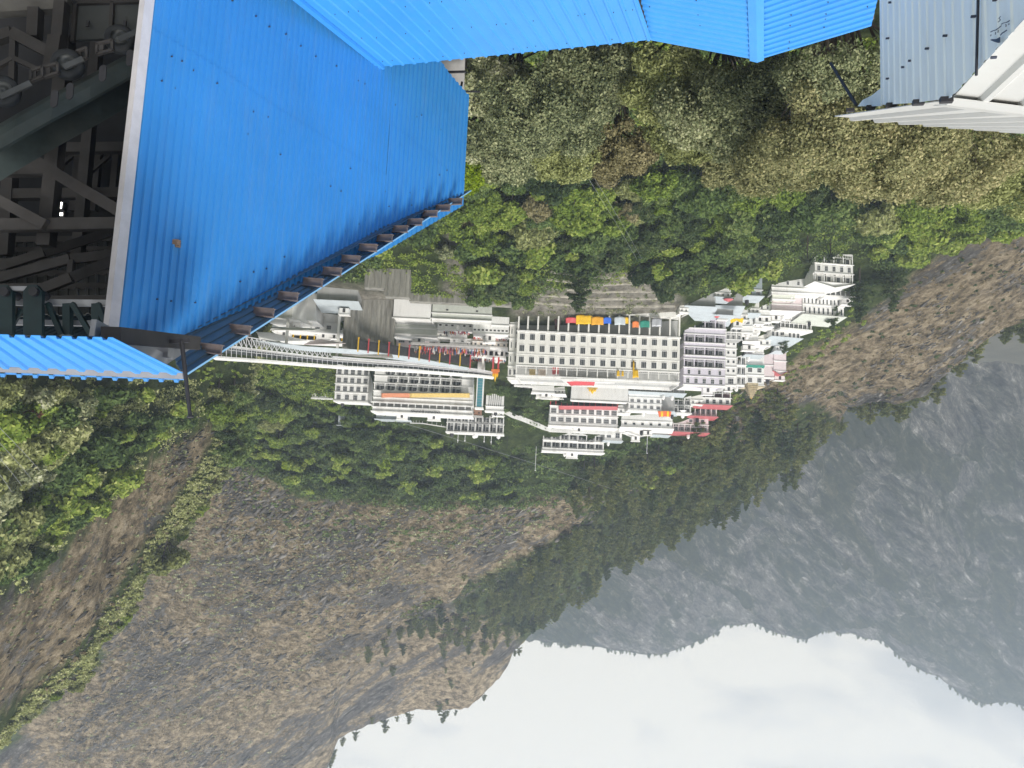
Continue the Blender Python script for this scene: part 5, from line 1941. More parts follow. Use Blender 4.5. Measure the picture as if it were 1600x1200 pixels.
# the two lit lamps inside
for i, (x, y, wd) in enumerate(((88, 321, .17), (92, 335, .12))):
    p = P(x, y, 21.8)
    r = empty('floodlight', p, 'bright lit floodlight hanging in the dark shed' if i == 0 else 'small lit lamp just beside the bright floodlight in the shed', 'lamp')
    b = MB()
    b.box(-wd - .04, wd + .04, -.02, .2, -.12, .12)
    b.build('housing', BLACKM, r)
    b = MB()
    b.box(-wd, wd, -.04, -.021, -.09 if i == 0 else -.04, .09 if i == 0 else .04)
    b.build('lens', MATS.get('lamp_glow') or emis('lamp_glow', (1, .97, .88), 6), r)

# hood roof at the mouth of the shed
hood = empty('hood_roof', P(120, 560, 15), 'bright blue corrugated hood roof with a fringe of sheet ends over the machine frame', 'roof')
ho = Vector(hood.location)
b = MB()
q = PP((-420, 512, 12.2), (176, 528, 13.4), (286, 583, 16.2), (-420, 558, 14.8))  # sheet stretched far out of view to keep light off the shed interior
v = [x - ho for x in q]
corr(b, v[0], v[1], v[2], v[3], .3, .05, Vector((0, 0, 1)))
b.build('roof_sheet', BLUEROOF, hood)
b = MB()
q = PP((-60, 572, 15.6), (284, 580, 16.3), (286, 592, 16.5), (-60, 579, 15.7))
v = [x - ho for x in q]
b.slab(v, (0, .06, 0))
b.build('fascia', mat('fascia_grey', (.2, .21, .24), .5), hood)
b = MB()
q = PP((-60, 578, 15.9), (286, 589, 16.7), (288, 594, 17.5), (-60, 583, 16.6))
v = [x - ho for x in q]
corr(b, v[0], v[1], v[2], v[3], .3, .06, Vector((0, 0, 1)))
b.build('rear_sheet', BLUEROOF, hood)
b = MB()
q = PP((145, 512, 14.5), (198, 538, 15.8), (250, 562, 16.6))
for a_, c_ in zip(q[:-1], q[1:]):
    b.bar(a_ - ho, c_ - ho, .1, .32)
b.bar(P(248, 563, 16.6) - ho, P(292, 536, 18) - ho, .12, .3)
b.box(*(lambda c: (c.x - .22, c.x + .22, c.y, c.y + .3, c.z - .2, c.z + .2))(P(247, 543, 16.6) - ho))
b.build('channel', GREYM, hood)
b = MB()
b.bar(P(173, 523, 14.5) - ho, P(300, 536, 17.5) - ho, .4, .3)
b.build('eave_beam', STEEL, hood)

# rod on the roof corner
p, q = P(284, 533, 16.2), P(297, 650, 16.2)
b = MB()
b.tube((0, 0, 0), q - p, .05, .04, 8)
b.tube(q - p, (q - p) * 1.02, .07, .07, 8)
b.bar(P(262, 534, 16.2) - p, P(296, 532, 16.2) - p, .05, .08)
o = b.build('roof_pole', BLACKM)
o.location = p
tag(o, 'black pole rising from the corner of the blue shed roof', 'pole')

# small white house corner visible behind the far end of the blue wall
b = MB()
q = PP((676, 86, 33), (727, 86, 33), (725, 148, 33), (676, 148, 33))
c0 = sum(q, Vector()) / 4
b.slab([v - c0 for v in q], (.4, 3, 0))
o = b.build('concrete_platform', mat('pale_platform', (.52, .51, .5), .8, var=.1))
o.location = c0
tag(o, 'pale concrete platform edge at the far end of the blue wall', 'platform')
b = MB()
b.bar(P(690, 113, 32.4) - c0, P(728, 112, 32.4) - c0, .07, .09)
o = b.build('iron_rod', BLACKM)
o.location = c0
tag(o, 'upper black iron rod fixed to the pale platform', 'rod')
b = MB()
b.bar(P(719, 143, 31) - c0, P(750, 143, 31) - c0, .05, .06)
b.bar(P(719, 143, 31) - c0, P(722, 128, 31) - c0, .08, .08, up=(0, 1, 0))
o = b.build('iron_rod', BLACKM)
o.location = c0
tag(o, 'black iron rod with a short upright poking out past the blue wall end', 'rod')

# light blue lower roofs
RIBD = Vector((-.324, 1, -.148)).normalized()
J2 = PL1.at(597, 104, .03)
E1 = P(1018, 62, 24.2)
roofb = empty('low_roof', J2, 'light blue ribbed roof leaning against the tall blue wall', 'roof')
b = MB()
LB = 13.5
corr(b, Vector(), E1 - J2, E1 - J2 - RIBD * LB, -RIBD * LB, .42, .045, Vector((0, 0, 1)), prof=((0, 0), (.62, 0), (.7, .9), (.86, .9), (.94, 0), (1, 0)))
b.build('roof_sheet', BLUEROOF, roofb)
b = MB()
screws(b, Vector(), E1 - J2, E1 - J2 - RIBD * LB, -RIBD * LB, (E1 - J2).cross(-RIBD).normalized() * (1 if (E1 - J2).cross(-RIBD).z > 0 else -1), (.03, .17, .3, .43), 26, 0, .015, seed=5, dep=.02)
b.build('screws', MATS['dark_screw'], roofb)['kind'] = 'stuff'
b = MB()
b.bar(Vector((-.02, 0, .06)), -RIBD * LB + Vector((-.02, 0, .06)), .18, .1)
b.build('wall_flashing', BLUEROOF, roofb)
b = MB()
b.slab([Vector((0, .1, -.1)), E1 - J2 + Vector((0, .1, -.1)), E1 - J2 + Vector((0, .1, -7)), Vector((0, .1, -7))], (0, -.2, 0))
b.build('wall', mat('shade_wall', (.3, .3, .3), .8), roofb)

R1, L1, G1 = P(1183, 94, 24.0), P(1018, 64, 24.4) + Vector((0, 0, -.02)), P(1361, 41, 21.5)
roofc = empty('gable_roof', R1, 'light blue gabled roof with a broad ridge cap below the big trees', 'roof')
RD = Vector((-.324, 1, -.02)).normalized()
LC = 12.0
b = MB()
corr(b, R1 - R1, R1 - R1 - RD * LC, L1 - R1 - RD * LC * .98, L1 - R1, .3, .05, Vector((0, 0, 1)))
corr(b, R1 - R1, R1 - R1 - RD * LC, G1 - R1 - RD * LC, G1 - R1, .3, .05, Vector((0, 0, 1)))
b.build('roof_sheet', BLUEROOF, roofc)
b = MB()
sl_ = (L1 - R1).normalized() * .24
sg_ = (G1 - R1).normalized() * .24
for s_ in (sl_, sg_):
    b.slab([Vector((0, 0, .075)), s_ + Vector((0, 0, .06)), s_ - RD * LC + Vector((0, 0, .06)), -RD * LC + Vector((0, 0, .075))], (0, 0, .015))
b.build('ridge_cap', BLUEROOF, roofc)
b = MB()
nl_ = (-RD).cross(L1 - R1).normalized()
nl_ = nl_ if nl_.z > 0 else -nl_
screws(b, Vector(), -RD * LC, L1 - R1 - RD * LC * .98, L1 - R1, nl_, (.04, .5, .93), 26, 0, .016, seed=8, dep=.04)
ng_ = (-RD).cross(G1 - R1).normalized()
ng_ = ng_ if ng_.z > 0 else -ng_
screws(b, Vector(), -RD * LC, G1 - R1 - RD * LC, G1 - R1, ng_, (.3, .6, .93), 26, 0, .016, seed=9, dep=.04)
b.build('screws', MATS['dark_screw'], roofc)['kind'] = 'stuff'
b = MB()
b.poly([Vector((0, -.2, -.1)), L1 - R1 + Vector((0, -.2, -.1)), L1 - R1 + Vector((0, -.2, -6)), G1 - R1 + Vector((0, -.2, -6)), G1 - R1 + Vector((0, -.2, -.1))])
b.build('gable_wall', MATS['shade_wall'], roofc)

# pale blue sheet hut with a white roof, close to the camera
A0 = P(1486, 156, 9.0)                       # ridge end above the gable wall
FE = P(1304, 182, 12.2)                      # foot of the rear slope
NE = P(1604, 26, 6.2)                        # the front slope's rake, going down towards the camera
hut = empty('sheet_hut', A0, 'pale blue corrugated hut with a white ribbed gable roof close by', 'hut')
ao = Vector(A0)
ridge = (P(1660, 177, 8.6) - A0).normalized()      # runs out of the frame
LR = 5.0
b = MB()
corr(b, Vector(), ridge * LR, ridge * LR + (NE - ao) * 1.3, (NE - ao) * 1.3, .42, .05, Vector((0, 0, 1)), prof=((0, 0), (.6, 0), (.7, 1), (.84, 1), (.94, 0), (1, 0)))
b.build('front_roof', WSHEET, hut)
b = MB()
corr(b, Vector(), ridge * LR, P(1700, 212, 11.4) - ao, FE - ao, .42, .05, Vector((0, 0, 1)), prof=((0, 0), (.6, 0), (.7, 1), (.84, 1), (.94, 0), (1, 0)))
b.build('rear_roof', WSHEET, hut)
b = MB()
dn = (NE - ao).normalized() * .3
df = (FE - ao).normalized() * .3
b.slab([Vector((0, 0, .06)) - ridge * .05, ridge * LR + Vector((0, 0, .06)), ridge * LR + dn + Vector((0, 0, .05)), dn + Vector((0, 0, .05)) - ridge * .05], (0, 0, .01))
b.slab([Vector((0, 0, .062)) - ridge * .05, ridge * LR + Vector((0, 0, .062)), ridge * LR + df + Vector((0, 0, .05)), df + Vector((0, 0, .05)) - ridge * .05], (0, 0, .01))
b.build('ridge_cap', WSHEET, hut)
# gable wall: vertical plane from the far corner to the near corner, set a little inside the roof edge
far_c = P(1378, 162, 11.0)
near_c = P(1604, 30, 6.3) + Vector((0, 0, 0))
gw = (far_c - near_c)
gd = Vector((gw.x, gw.y, 0)).normalized()
gn = Vector((gd.y, -gd.x, 0))
gn = gn if gn.dot(-far_c) > 0 else -gn


def gp(x, y, out=0.0):
    return onplane(x, y, far_c + gn * out, gn) - ao


b = MB()
topx = [(1376, 164), (1400, 166), (1430, 163), (1484, 158), (1604, 34)]
k = 44
i0 = 0
p0, p1 = gp(1376, 164), gp(1640, -4)
L_ = Vector((p1.x - p0.x, p1.y - p0.y, 0)).length
kk = round(L_ / .3)
prof = ((0, 0), (.34, 0), (.42, 1), (.64, 1), (.72, 0))
pts_ = []
for i in range(kk):
    for s, h in prof:
        pts_.append(((i + s) / kk, h))
pts_.append((1, 0))
for s, h in pts_:
    q = p0.lerp(p1, s)
    px, py = pix(q.x + ao.x, q.y + ao.y, q.z + ao.z)
    yt = float(np.interp(px, [1376, 1430, 1486, 1604, 1650], [166, 163, 156, 32, -14]))
    t = gp(px, yt)
    o_ = gn * (h * .014)
    b.v.append((t.x + o_.x, t.y + o_.y, t.z - .02))
    b.v.append((t.x + o_.x, t.y + o_.y, -5.5))
for i in range(len(pts_) - 1):
    a_ = 2 * i
    b.f.append((a_, a_ + 1, a_ + 3, a_ + 2))
    b.m.append(0)
b.build('wall_sheet', ICE, hut)
b = MB()
b.slab([gp(1340, 166, .01), gp(1376, 166, .01), gp(1377, 137, .01), gp(1362, 149, .01), gp(1348, 156, .01)], -gn * .02)
b.build('torn_corner', ICE, hut)
b = MB()
for x, y in ((1517, 26), (1473, 56), (1445, 76), (1419, 95), (1408, 105), (1384, 123), (1548, 90), (1551, 0), (1388, 4), (1384, 60)):
    p = gp(x, y, .045)
    b.slab([p + gd * .014 * math.cos(a) + Vector((0, 0, .014 * math.sin(a))) for a in [i * 1.047 for i in range(6)]], -gn * .05)
b.build('screws', MATS['dark_screw'], hut)['kind'] = 'stuff'
b = MB()
b.bar(gp(1528.5, -8, .04), gp(1525.5, 118, .04), .02, .02, up=(0, 1, 0))
b.build('sheet_joint', BLACKM, hut)
# printed mark on the sheet
b = MB()
INK = mat('print_ink', (.05, .075, .12), .6, var=.1)


def ink(pl, wpx=1.2):
    for (x0, y0), (x1, y1) in zip(pl[:-1], pl[1:]):
        nx, ny = -(y1 - y0), x1 - x0
        l = math.hypot(nx, ny)
        nx, ny = nx / l * wpx / 2, ny / l * wpx / 2
        b.slab([gp(x0 - nx, y0 - ny, .034), gp(x1 - nx, y1 - ny, .034), gp(x1 + nx, y1 + ny, .034), gp(x0 + nx, y0 + ny, .034)], gn * .003)


ink([(1548, 50), (1552, 48), (1556, 47), (1561, 43.5), (1565, 40)])
ink([(1564.5, 38), (1568, 36), (1573, 35), (1578, 32)])
ink([(1563.5, 55), (1566, 52), (1570, 49.5), (1573.5, 47)], 1.6)
b.slab([gp(1547.5, 62.5, .034), gp(1550, 61, .034), gp(1557, 61, .034), gp(1563, 57.5, .034), gp(1563, 66.5, .034), gp(1560, 67, .034), gp(1552, 64.5, .034)], gn * .003)
ink([(1560, 47), (1559.5, 51)], 1)
ink([(1571, 38.5), (1572.5, 38.5), (1572, 42)], 1)
ink([(1577, 36.5), (1576.5, 39)], 1)
ink([(1556, 50), (1555.5, 54)], .8)
ink([(1549, 54), (1548, 56.5)], .8)
ink([(1564, 25.5), (1562, 27.5), (1561, 29), (1563.5, 30.5), (1562, 33), (1559.5, 34.5)], .9)
b.build('printed_mark', INK, hut)
for i, (x, y) in enumerate(((1330, 174), (1362, 170), (1394, 166.5), (1437, 162), (1481, 158))):
    b = MB()
    p = gp(x, y - 2, .0)
    b.bar(p - gn * .05, p + gn * .08, .06, .06)
    b.build('purlin_end', BLACKM, hut)
b = MB()
b.tube(P(1338, 164, 11.8) - ao, P(1298, 99, 12.6) - ao, .025, n=6)
b.build('stay_rod', BLACKM, hut)
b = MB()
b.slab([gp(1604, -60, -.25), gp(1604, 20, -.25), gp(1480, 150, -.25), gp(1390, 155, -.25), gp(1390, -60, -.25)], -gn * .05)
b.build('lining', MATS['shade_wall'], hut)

# ------------------------------------------------------------------ vegetation
def leaf_mat(name, stops, transl=0.3, nscale=.35):
    m = bpy.data.materials.new(name)
    m.use_nodes = True
    t = m.node_tree
    t.nodes.clear()
    g = N(t, 'ShaderNodeNewGeometry')
    oi = N(t, 'ShaderNodeObjectInfo')
    c = N(t, 'ShaderNodeTexCoord')
    nz = N(t, 'ShaderNodeTexNoise', i_Scale=nscale, i_Detail=3.0)
    L(t, c.outputs['Object'], nz.inputs['Vector'])
    a = N(t, 'ShaderNodeMath', operation='MULTIPLY_ADD')
    a.inputs[1].default_value = .55
    L(t, g.outputs['Random Per Island'], a.inputs[0])
    b_ = N(t, 'ShaderNodeMath', operation='MULTIPLY_ADD')
    b_.inputs[1].default_value = .75
    b_.inputs[2].default_value = -.28
    L(t, nz.outputs['Fac'], b_.inputs[0])
    L(t, b_.outputs[0], a.inputs[2])
    d = N(t, 'ShaderNodeMath', operation='MULTIPLY_ADD')
    d.inputs[1].default_value = .3
    L(t, oi.outputs['Random'], d.inputs[0])
    L(t, a.outputs[0], d.inputs[2])
    r = ramp(t, stops)
    L(t, d.outputs[0], r.inputs[0])
    df = N(t, 'ShaderNodeBsdfDiffuse')
    tr = N(t, 'ShaderNodeBsdfTranslucent')
    L(t, r.outputs[0], df.inputs['Color'])
    L(t, r.outputs[0], tr.inputs['Color'])
    mx = N(t, 'ShaderNodeMixShader')
    mx.inputs[0].default_value = transl
    L(t, df.outputs[0], mx.inputs[1])
    L(t, tr.outputs[0], mx.inputs[2])
    o = N(t, 'ShaderNodeOutputMaterial')
    L(t, mx.outputs[0], o.inputs['Surface'])
    MATS[name] = m
    return m


LM = {
    'olive': leaf_mat('olive_leaf', [(.1, (0.079, 0.099, 0.054)), (.45, (0.256, 0.289, 0.155)), (.75, (0.494, 0.506, 0.292)), (1.0, (0.7, 0.7, 0.542))]),
    'pale': leaf_mat('pale_leaf', [(.1, (0.1, 0.114, 0.043)), (.45, (0.272, 0.3, 0.122)), (.75, (0.458, 0.486, 0.215)), (1.0, (0.686, 0.672, 0.4))]),
    'tan': leaf_mat('tan_leaf', [(.1, (0.086, 0.079, 0.041)), (.45, (0.243, 0.222, 0.116)), (.75, (0.415, 0.372, 0.204)), (1.0, (0.601, 0.529, 0.34))]),
    'golden': leaf_mat('golden_leaf', [(.1, (0.063, 0.072, 0.035)), (.4, (0.199, 0.209, 0.105)), (.7, (0.355, 0.352, 0.176)), (1.0, (0.585, 0.528, 0.297))]),
    'bright': leaf_mat('bright_leaf', [(.1, (0.067, 0.104, 0.025)), (.45, (0.181, 0.261, 0.053)), (.75, (0.326, 0.409, 0.087)), (1.0, (0.498, 0.54, 0.174))]),
    'green': leaf_mat('green_leaf', [(.1, (0.043, 0.073, 0.029)), (.45, (0.116, 0.175, 0.06)), (.75, (0.203, 0.275, 0.092)), (1.0, (0.329, 0.369, 0.148))]),
    'dark': leaf_mat('dark_leaf', [(.1, (0.023, 0.042, 0.021)), (.45, (0.064, 0.096, 0.042)), (.75, (0.118, 0.161, 0.067)), (1.0, (0.202, 0.224, 0.104))]),
    'lime': leaf_mat('lime_leaf', [(.1, (.1, .16, .015)), (.5, (.24, .33, .03)), (1.0, (.4, .46, .07))]),
    'rust': leaf_mat('rust_leaf', [(.1, (.07, .035, .02)), (.5, (.2, .1, .06)), (1.0, (.32, .18, .12))]),
    'pine': leaf_mat('pine_needle', [(.1, (0.055, 0.076, 0.033)), (.45, (0.155, 0.19, 0.072)), (.75, (0.274, 0.297, 0.108)), (1.0, (0.473, 0.427, 0.177))]),
    'palm': leaf_mat('palm_leaf', [(.1, (.02, .03, .016)), (.6, (.05, .065, .035)), (1.0, (.1, .11, .06))]),
}


def quads_mesh(name, Cn, Uv, Vv, m):
    """one four-cornered leaf per centre; Uv, Vv half axes"""
    n = len(Cn)
    co = np.empty((n, 4, 3))
    co[:, 0] = Cn - Uv
    co[:, 1] = Cn - Vv * .9 + Uv * .1
    co[:, 2] = Cn + Uv
    co[:, 3] = Cn + Vv * .9 + Uv * .1
    me = bpy.data.meshes.new(name)
    me.vertices.add(n * 4)
    me.vertices.foreach_set('co', co.ravel())
    me.loops.add(n * 4)
    me.loops.foreach_set('vertex_index', np.arange(n * 4))
    me.polygons.add(n)
    me.polygons.foreach_set('loop_start', np.arange(0, n * 4, 4))
    me.polygons.foreach_set('loop_total', np.full(n, 4))
    me.materials.append(m)
    me.update()
    return me


def unit(v):
    return v / np.maximum(np.linalg.norm(v, axis=-1, keepdims=True), 1e-9)


def leaves_on(rg, centers, radii, n, size, up=.5, shell=.62):
    """n leaf centres spread over lobes, with axes"""
    w = radii ** 2
    k = rg.choice(len(centers), n, p=w / w.sum())
    d = unit(rg.normal(size=(n, 3)) + np.array([0, 0, up]) + .55 * unit(centers - centers.mean(0))[k])
    r = radii[k] * (shell + (1 - shell) * rg.random(n) ** .6) * (1 + .22 * rg.normal(size=n) * .5)
    Cn = centers[k] + d * r[:, None] * np.array([1, 1, .85])
    nrm = unit(d * .9 + rg.normal(size=(n, 3)) * .75)
    a = unit(np.cross(nrm, rg.normal(size=(n, 3))))
    b = np.cross(nrm, a)
    s = size * (.65 + .7 * rg.random(n))[:, None]
    return Cn, a * s, b * s * .62


def broad_crown(seed, R, H, nl, nleaf, leaf, m, lr=.2):
    rg = np.random.default_rng(seed)
    d = unit(rg.normal(size=(nl, 3)))
    d[:, 2] = np.abs(d[:, 2]) * 1.0 - .28
    rr = (.35 + .5 * rg.random(nl) ** .7)
    ce = d * rr[:, None] * np.array([R, R, H * .52]) + np.array([0, 0, H * .5])
    ra = R * (lr + lr * rg.random(nl))
    Cn, U, V = leaves_on(rg, ce, ra, nleaf, leaf)
    return quads_mesh('crown', Cn, U, V, m), ce


def trunk_mesh(seed, H, r, lobes, m, nlimb=7, base=0.0):
    rg = random.Random(seed)
    b = MB()
    p = Vector((0, 0, base - .6))
    lean = Vector((rg.uniform(-.12, .12), rg.uniform(-.12, .12), 1))
    seg = 5
    pts = [p]
    for i in range(seg):
        p = p + lean * ((H - base) / seg) + Vector((rg.uniform(-.04, .04), rg.uniform(-.04, .04), 0)) * H * .25
        pts.append(p)
    for i in range(seg):
        b.tube(pts[i], pts[i + 1], r * (1 - .75 * i / seg), r * (1 - .75 * (i + 1) / seg), 7, cap=False)
    for k in range(min(nlimb, len(lobes))):
        c = Vector(lobes[k])
        i = rg.randint(1, seg - 1)
        s = pts[i]
        mid = s.lerp(c, .5) + Vector((rg.uniform(-.1, .1), rg.uniform(-.1, .1), .05)) * H
        b.tube(s, mid, r * .42, r * .26, 5, cap=False)
        b.tube(mid, c, r * .26, r * .07, 5, cap=False)
        for j in range(2):
            e = mid + (c - mid) * .5 + Vector((rg.uniform(-1, 1), rg.uniform(-1, 1), rg.uniform(-.2, .6))) * H * .1
            b.tube(mid, e, r * .15, r * .04, 4, cap=False)
    return b.mesh('trunk', [m], True)


def pine_crown(seed, H, R, nleaf, leaf, m, bare=.3, flat=False):
    rg = np.random.default_rng(seed)
    nb = int(34 + 10 * rg.random())
    z = bare * H + (1 - bare) * H * np.linspace(0, 1, nb) ** .9
    t = (z - bare * H) / ((1 - bare) * H)
    ln = R * (1 - t) ** .52 * (.55 + .6 * rg.random(nb)) + .3
    an = rg.random(nb) * 6.28
    k = rg.choice(nb, nleaf, p=(ln + .3) / (ln + .3).sum())
    s = rg.random(nleaf) ** .55
    d = np.stack([np.cos(an[k]), np.sin(an[k]), np.zeros(nleaf)], 1)
    sag = (-.22 * s ** 1.5 + .1) * ln[k]
    Cn = d * (s * ln[k])[:, None]
    Cn[:, 2] = z[k] + sag
    Cn += rg.normal(size=(nleaf, 3)) * (.09 + .16 * ln[k] / max(R, .1))[:, None] * np.array([1, 1, .55]) * R * .42
    ax = unit(d + rg.normal(size=(nleaf, 3)) * .6 + np.array([0, 0, .25]))
    b = unit(np.cross(ax, rg.normal(size=(nleaf, 3))))
    sz = leaf * (.7 + .6 * rg.random(nleaf))[:, None]
    return quads_mesh('crown', Cn, ax * sz, b * sz * .42, m)


def pine_trunk(seed, H, r, R, bare):
    rg = random.Random(seed)
    b = MB()
    a = Vector((0, 0, -1))
    for i in range(6):
        c = Vector((rg.uniform(-.02, .02) * H * .3, rg.uniform(-.02, .02) * H * .3, H * (i + 1) / 6))
        b.tube(a, c, r * (1 - .9 * i / 6), r * (1 - .9 * (i + 1) / 6), 6, cap=False)
        a = c
    for i in range(9):
        z = H * (bare + (1 - bare) * i / 10)
        an = rg.random() * 6.28
        ln = R * (1 - i / 10) * .8
        b.tube((0, 0, z), (math.cos(an) * ln, math.sin(an) * ln, z - .1 * ln), r * .25, r * .05, 4, cap=False)
    return b.mesh('trunk', [BARK], True)


TREE_N = {}


def plant(kind, me_c, me_t, loc, s, rz, label, cat, group, parts=True, sz=None):
    """a tree: Empty at its foot with trunk and crown as parts, sharing mesh data"""
    sc = (s, s, sz if sz else s)
    if parts:
        r = bpy.data.objects.new(kind, None)
        COL.objects.link(r)
        t = link('trunk', me_t, r)
        c = link('crown', me_c, r)
    else:
        r = link(kind, me_c)
    r.location = loc
    r.rotation_euler = (0, 0, rz)
    r.scale = sc
    tag(r, label, cat, group)
    return r


# --- big trees near the camera, one mesh each: (pixel x, y of the crown's middle, distance, radius, height of crown, leaf kind, label)
NEARTREES = [
    (770, 118, 58, 4.6, 8.5, 'olive', 'grey green tree whose crown touches the end of the blue wall'),
    (862, 150, 56, 6.2, 11.0, 'olive', 'large grey green tree with dark forked limbs behind the light blue roof'),
    (935, 105, 60, 5.2, 8.5, 'olive', 'grey green tree rising behind the middle of the light blue roof edge'),
    (800, 222, 63, 4.8, 8.0, 'olive', 'pale topped grey green tree just below the bright lime bush'),
    (880, 245, 62, 3.2, 5.5, 'pale', 'small pale cream green tree with a rounded top among the grey green grove'),
    (962, 225, 64, 4.2, 7.0, 'tan', 'tan brown leaved tree at the edge of the grey green grove'),
    (740, 205, 64, 3.6, 7.0, 'olive', 'narrow grey green tree close beside the far edge of the blue wall'),
    (1062, 125, 52, 4.4, 8.0, 'pale', 'pale yellow green tree beside the narrow gap between the two groves'),
    (1125, 165, 50, 4.9, 8.5, 'olive', 'olive tree in the middle of the larger grove behind the gable roof'),
    (1085, 205, 54, 3.6, 6.0, 'pale', 'bright pale crown bulging at the side of the larger grove'),
    (1205, 140, 46, 4.6, 8.0, 'olive', 'olive tree directly behind the tip of the ridge cap'),
    (1225, 235, 47, 4.3, 7.0, 'golden', 'golden leaved tree hanging over the dark green wood'),
    (1300, 205, 41, 4.4, 7.0, 'golden', 'golden brown tree with bare twisted limbs beside the pale sheet hut'),
    (1390, 245, 42, 4.2, 6.5, 'golden', 'golden tree standing directly above the white hut roof'),
    (1320, 95, 38, 3.6, 6.5, 'olive', 'dim olive tree in the gap between the gable roof and the hut'),
    (1480, 252, 44, 4.2, 6.5, 'golden', 'broad golden tree above the ridge of the white hut roof'),
    (1570, 268, 50, 4.6, 7.0, 'pale', 'pale green tree at the frame edge above the white hut roof'),
    (1150, 255, 56, 3.2, 5.0, 'golden', 'small golden tree at the lower rim of the larger grove'),
    (720, 262, 70, 3.4, 5.5, 'lime', 'bright lime green bush tree beside the lower corner of the blue wall'),
]
for i, (x, y, Yq, R, H, kd, lab) in enumerate(NEARTREES):
    c = P(x, y, Yq)
    g = ground(c.x, c.y)
    zb = c.z - H * .5
    me_c, lobes = broad_crown(100 + i, R, H, 52, int(25000 * (R / 4.5) ** 2), .12 * (Yq / 55), LM[kd], .14)
    off = max(g - zb, -14)
    lob = [(q[0], q[1], q[2]) for q in lobes]
    me_t = trunk_mesh(200 + i, H * .7, .3, [(q[0] * 1.12, q[1] * 1.12, q[2] * 1.08) for q in lob] if kd == 'golden' else lob, PALEBARK if kd == 'golden' else BARK, 22 if kd == 'golden' else 12, base=min(off, 0))
    r = plant('broadleaf_tree', me_c, me_t, (c.x, c.y, zb), 1, 0, lab, 'tree', 'big trees of the two groves')

# --- wood on the valley side
SP = {}
for kd in ('bright', 'green', 'dark', 'pale', 'tan', 'lime', 'rust', 'olive'):
    SP[kd] = []
    for v in range(2):
        me_c, lobes = broad_crown(300 + len(SP) * 10 + v, 4.0, 7.5, 24, 4200, .36, LM[kd])
        me_t = trunk_mesh(400 + len(SP) * 10 + v, 6.5, .28, [tuple(q) for q in lobes], BARK, 5)
        SP[kd].append((me_c, me_t))
PN = []
for v in range(4):
    PN.append((pine_crown(500 + v, 13.5, 4.0 + .3 * v, 3200, .46, LM['pine'], .26), pine_trunk(510 + v, 13.5, .28, 3.6, .26)))
PND = [(pine_crown(530 + v, 14, 4.0, 2800, .45, LM['dark'], .22), pine_trunk(540 + v, 14, .28, 3.6, .22)) for v in range(2)]


def scatter(poly, n, seed, mind, y0=30.0, y1=900.0, tries=40):
    """feet of n trees inside a picture polygon, at least mind pixels apart"""
    rg = random.Random(seed)
    xs = [p[0] for p in poly]
    ys = [p[1] for p in poly]
    out = []
    t = 0
    while len(out) < n and t < n * tries:
        t += 1
        x, y = rg.uniform(min(xs), max(xs)), rg.uniform(min(ys), max(ys))
        if not inpoly(np.array([x]), np.array([y]), poly)[0]:
            continue
        if any(abs(x - a) < mind and (x - a) ** 2 + ((y - b) * 1.3) ** 2 < mind * mind for a, b in out):
            continue
        out.append((x, y))
    res = []
    for x, y in out:
        h = hit(x, y, y0, y1)
        if h is not None:
            res.append((x, y, h))
    return res


def kinds(rg, table):
    r = rg.random() * sum(w for _, w in table)
    for k, w in table:
        r -= w
        if r <= 0:
            return k
    return table[-1][0]


COLN = {'bright': 'bright green', 'green': 'mid green', 'dark': 'dark green', 'pale': 'pale yellowish green', 'tan': 'tan coloured', 'lime': 'lime yellow', 'rust': 'reddish brown', 'olive': 'grey olive'}


REST = []


def wood(poly, n, seed, mind, table, s0, s1, where, keep, y0=30.0, y1=900.0, sink=.35, nm='broadleaf_tree'):
    rg = random.Random(seed)
    feet = [q for q in scatter(poly, n, seed, mind, y0, y1) if not (1232 < q[0] < 1350 and 318 < q[1] < 425) and not (1000 > q[0] > 820 and q[1] > 402)]
    feet.sort(key=lambda q: q[2].y)
    for i, (x, y, h) in enumerate(feet):
        if i >= keep:
            REST.append((h, kinds(rg, table), rg.uniform(s0, s1)))
            continue
        kd = kinds(rg, table)
        me_c, me_t = SP[kd][rg.randint(0, 1)]
        s = rg.uniform(s0, s1)
        plant(nm, me_c, me_t, h - Vector((0, 0, sink * s)), s, rg.random() * 6.28, f'{COLN[kd]} broadleaf tree {where}', 'tree', f'{COLN[kd]} trees {where}', sz=s * rg.uniform(.85, 1.25))


wood([(725, 215), (760, 240), (1000, 250), (1130, 260), (1330, 285), (1400, 315), (1330, 360), (1190, 405), (1060, 425), (1000, 395), (890, 425), (820, 430), (740, 425), (720, 360), (690, 310), (640, 345), (545, 410), (530, 390), (700, 290)], 130, 11, 20,
     [('bright', 3), ('green', 4), ('dark', 3), ('tan', .5), ('pale', .4)], .6, 1.55, 'in the wood below the long white block', 80, 100, 260)
wood([(740, 395), (830, 425), (905, 432), (900, 440), (800, 452), (745, 448)], 12, 12, 20, [('bright', 2), ('green', 2)], .8, 1.1, 'at the edge of the bare slope below the long white block', 7, 100, 260)
wood([(990, 395), (1070, 420), (1080, 440), (1010, 420)], 9, 13, 18, [('dark', 2), ('green', 1)], .8, 1.1, 'beside the terraced bare slope', 6, 100, 260)
wood([(1345, 300), (1480, 265), (1600, 230), (1700, 220), (1640, 320), (1480, 370), (1380, 400), (1340, 385)], 42, 14, 22, [('bright', 4), ('green', 2), ('pale', .5)], .8, 1.4, 'on the slope between the hut and the brown hillside', 24, 60, 300)
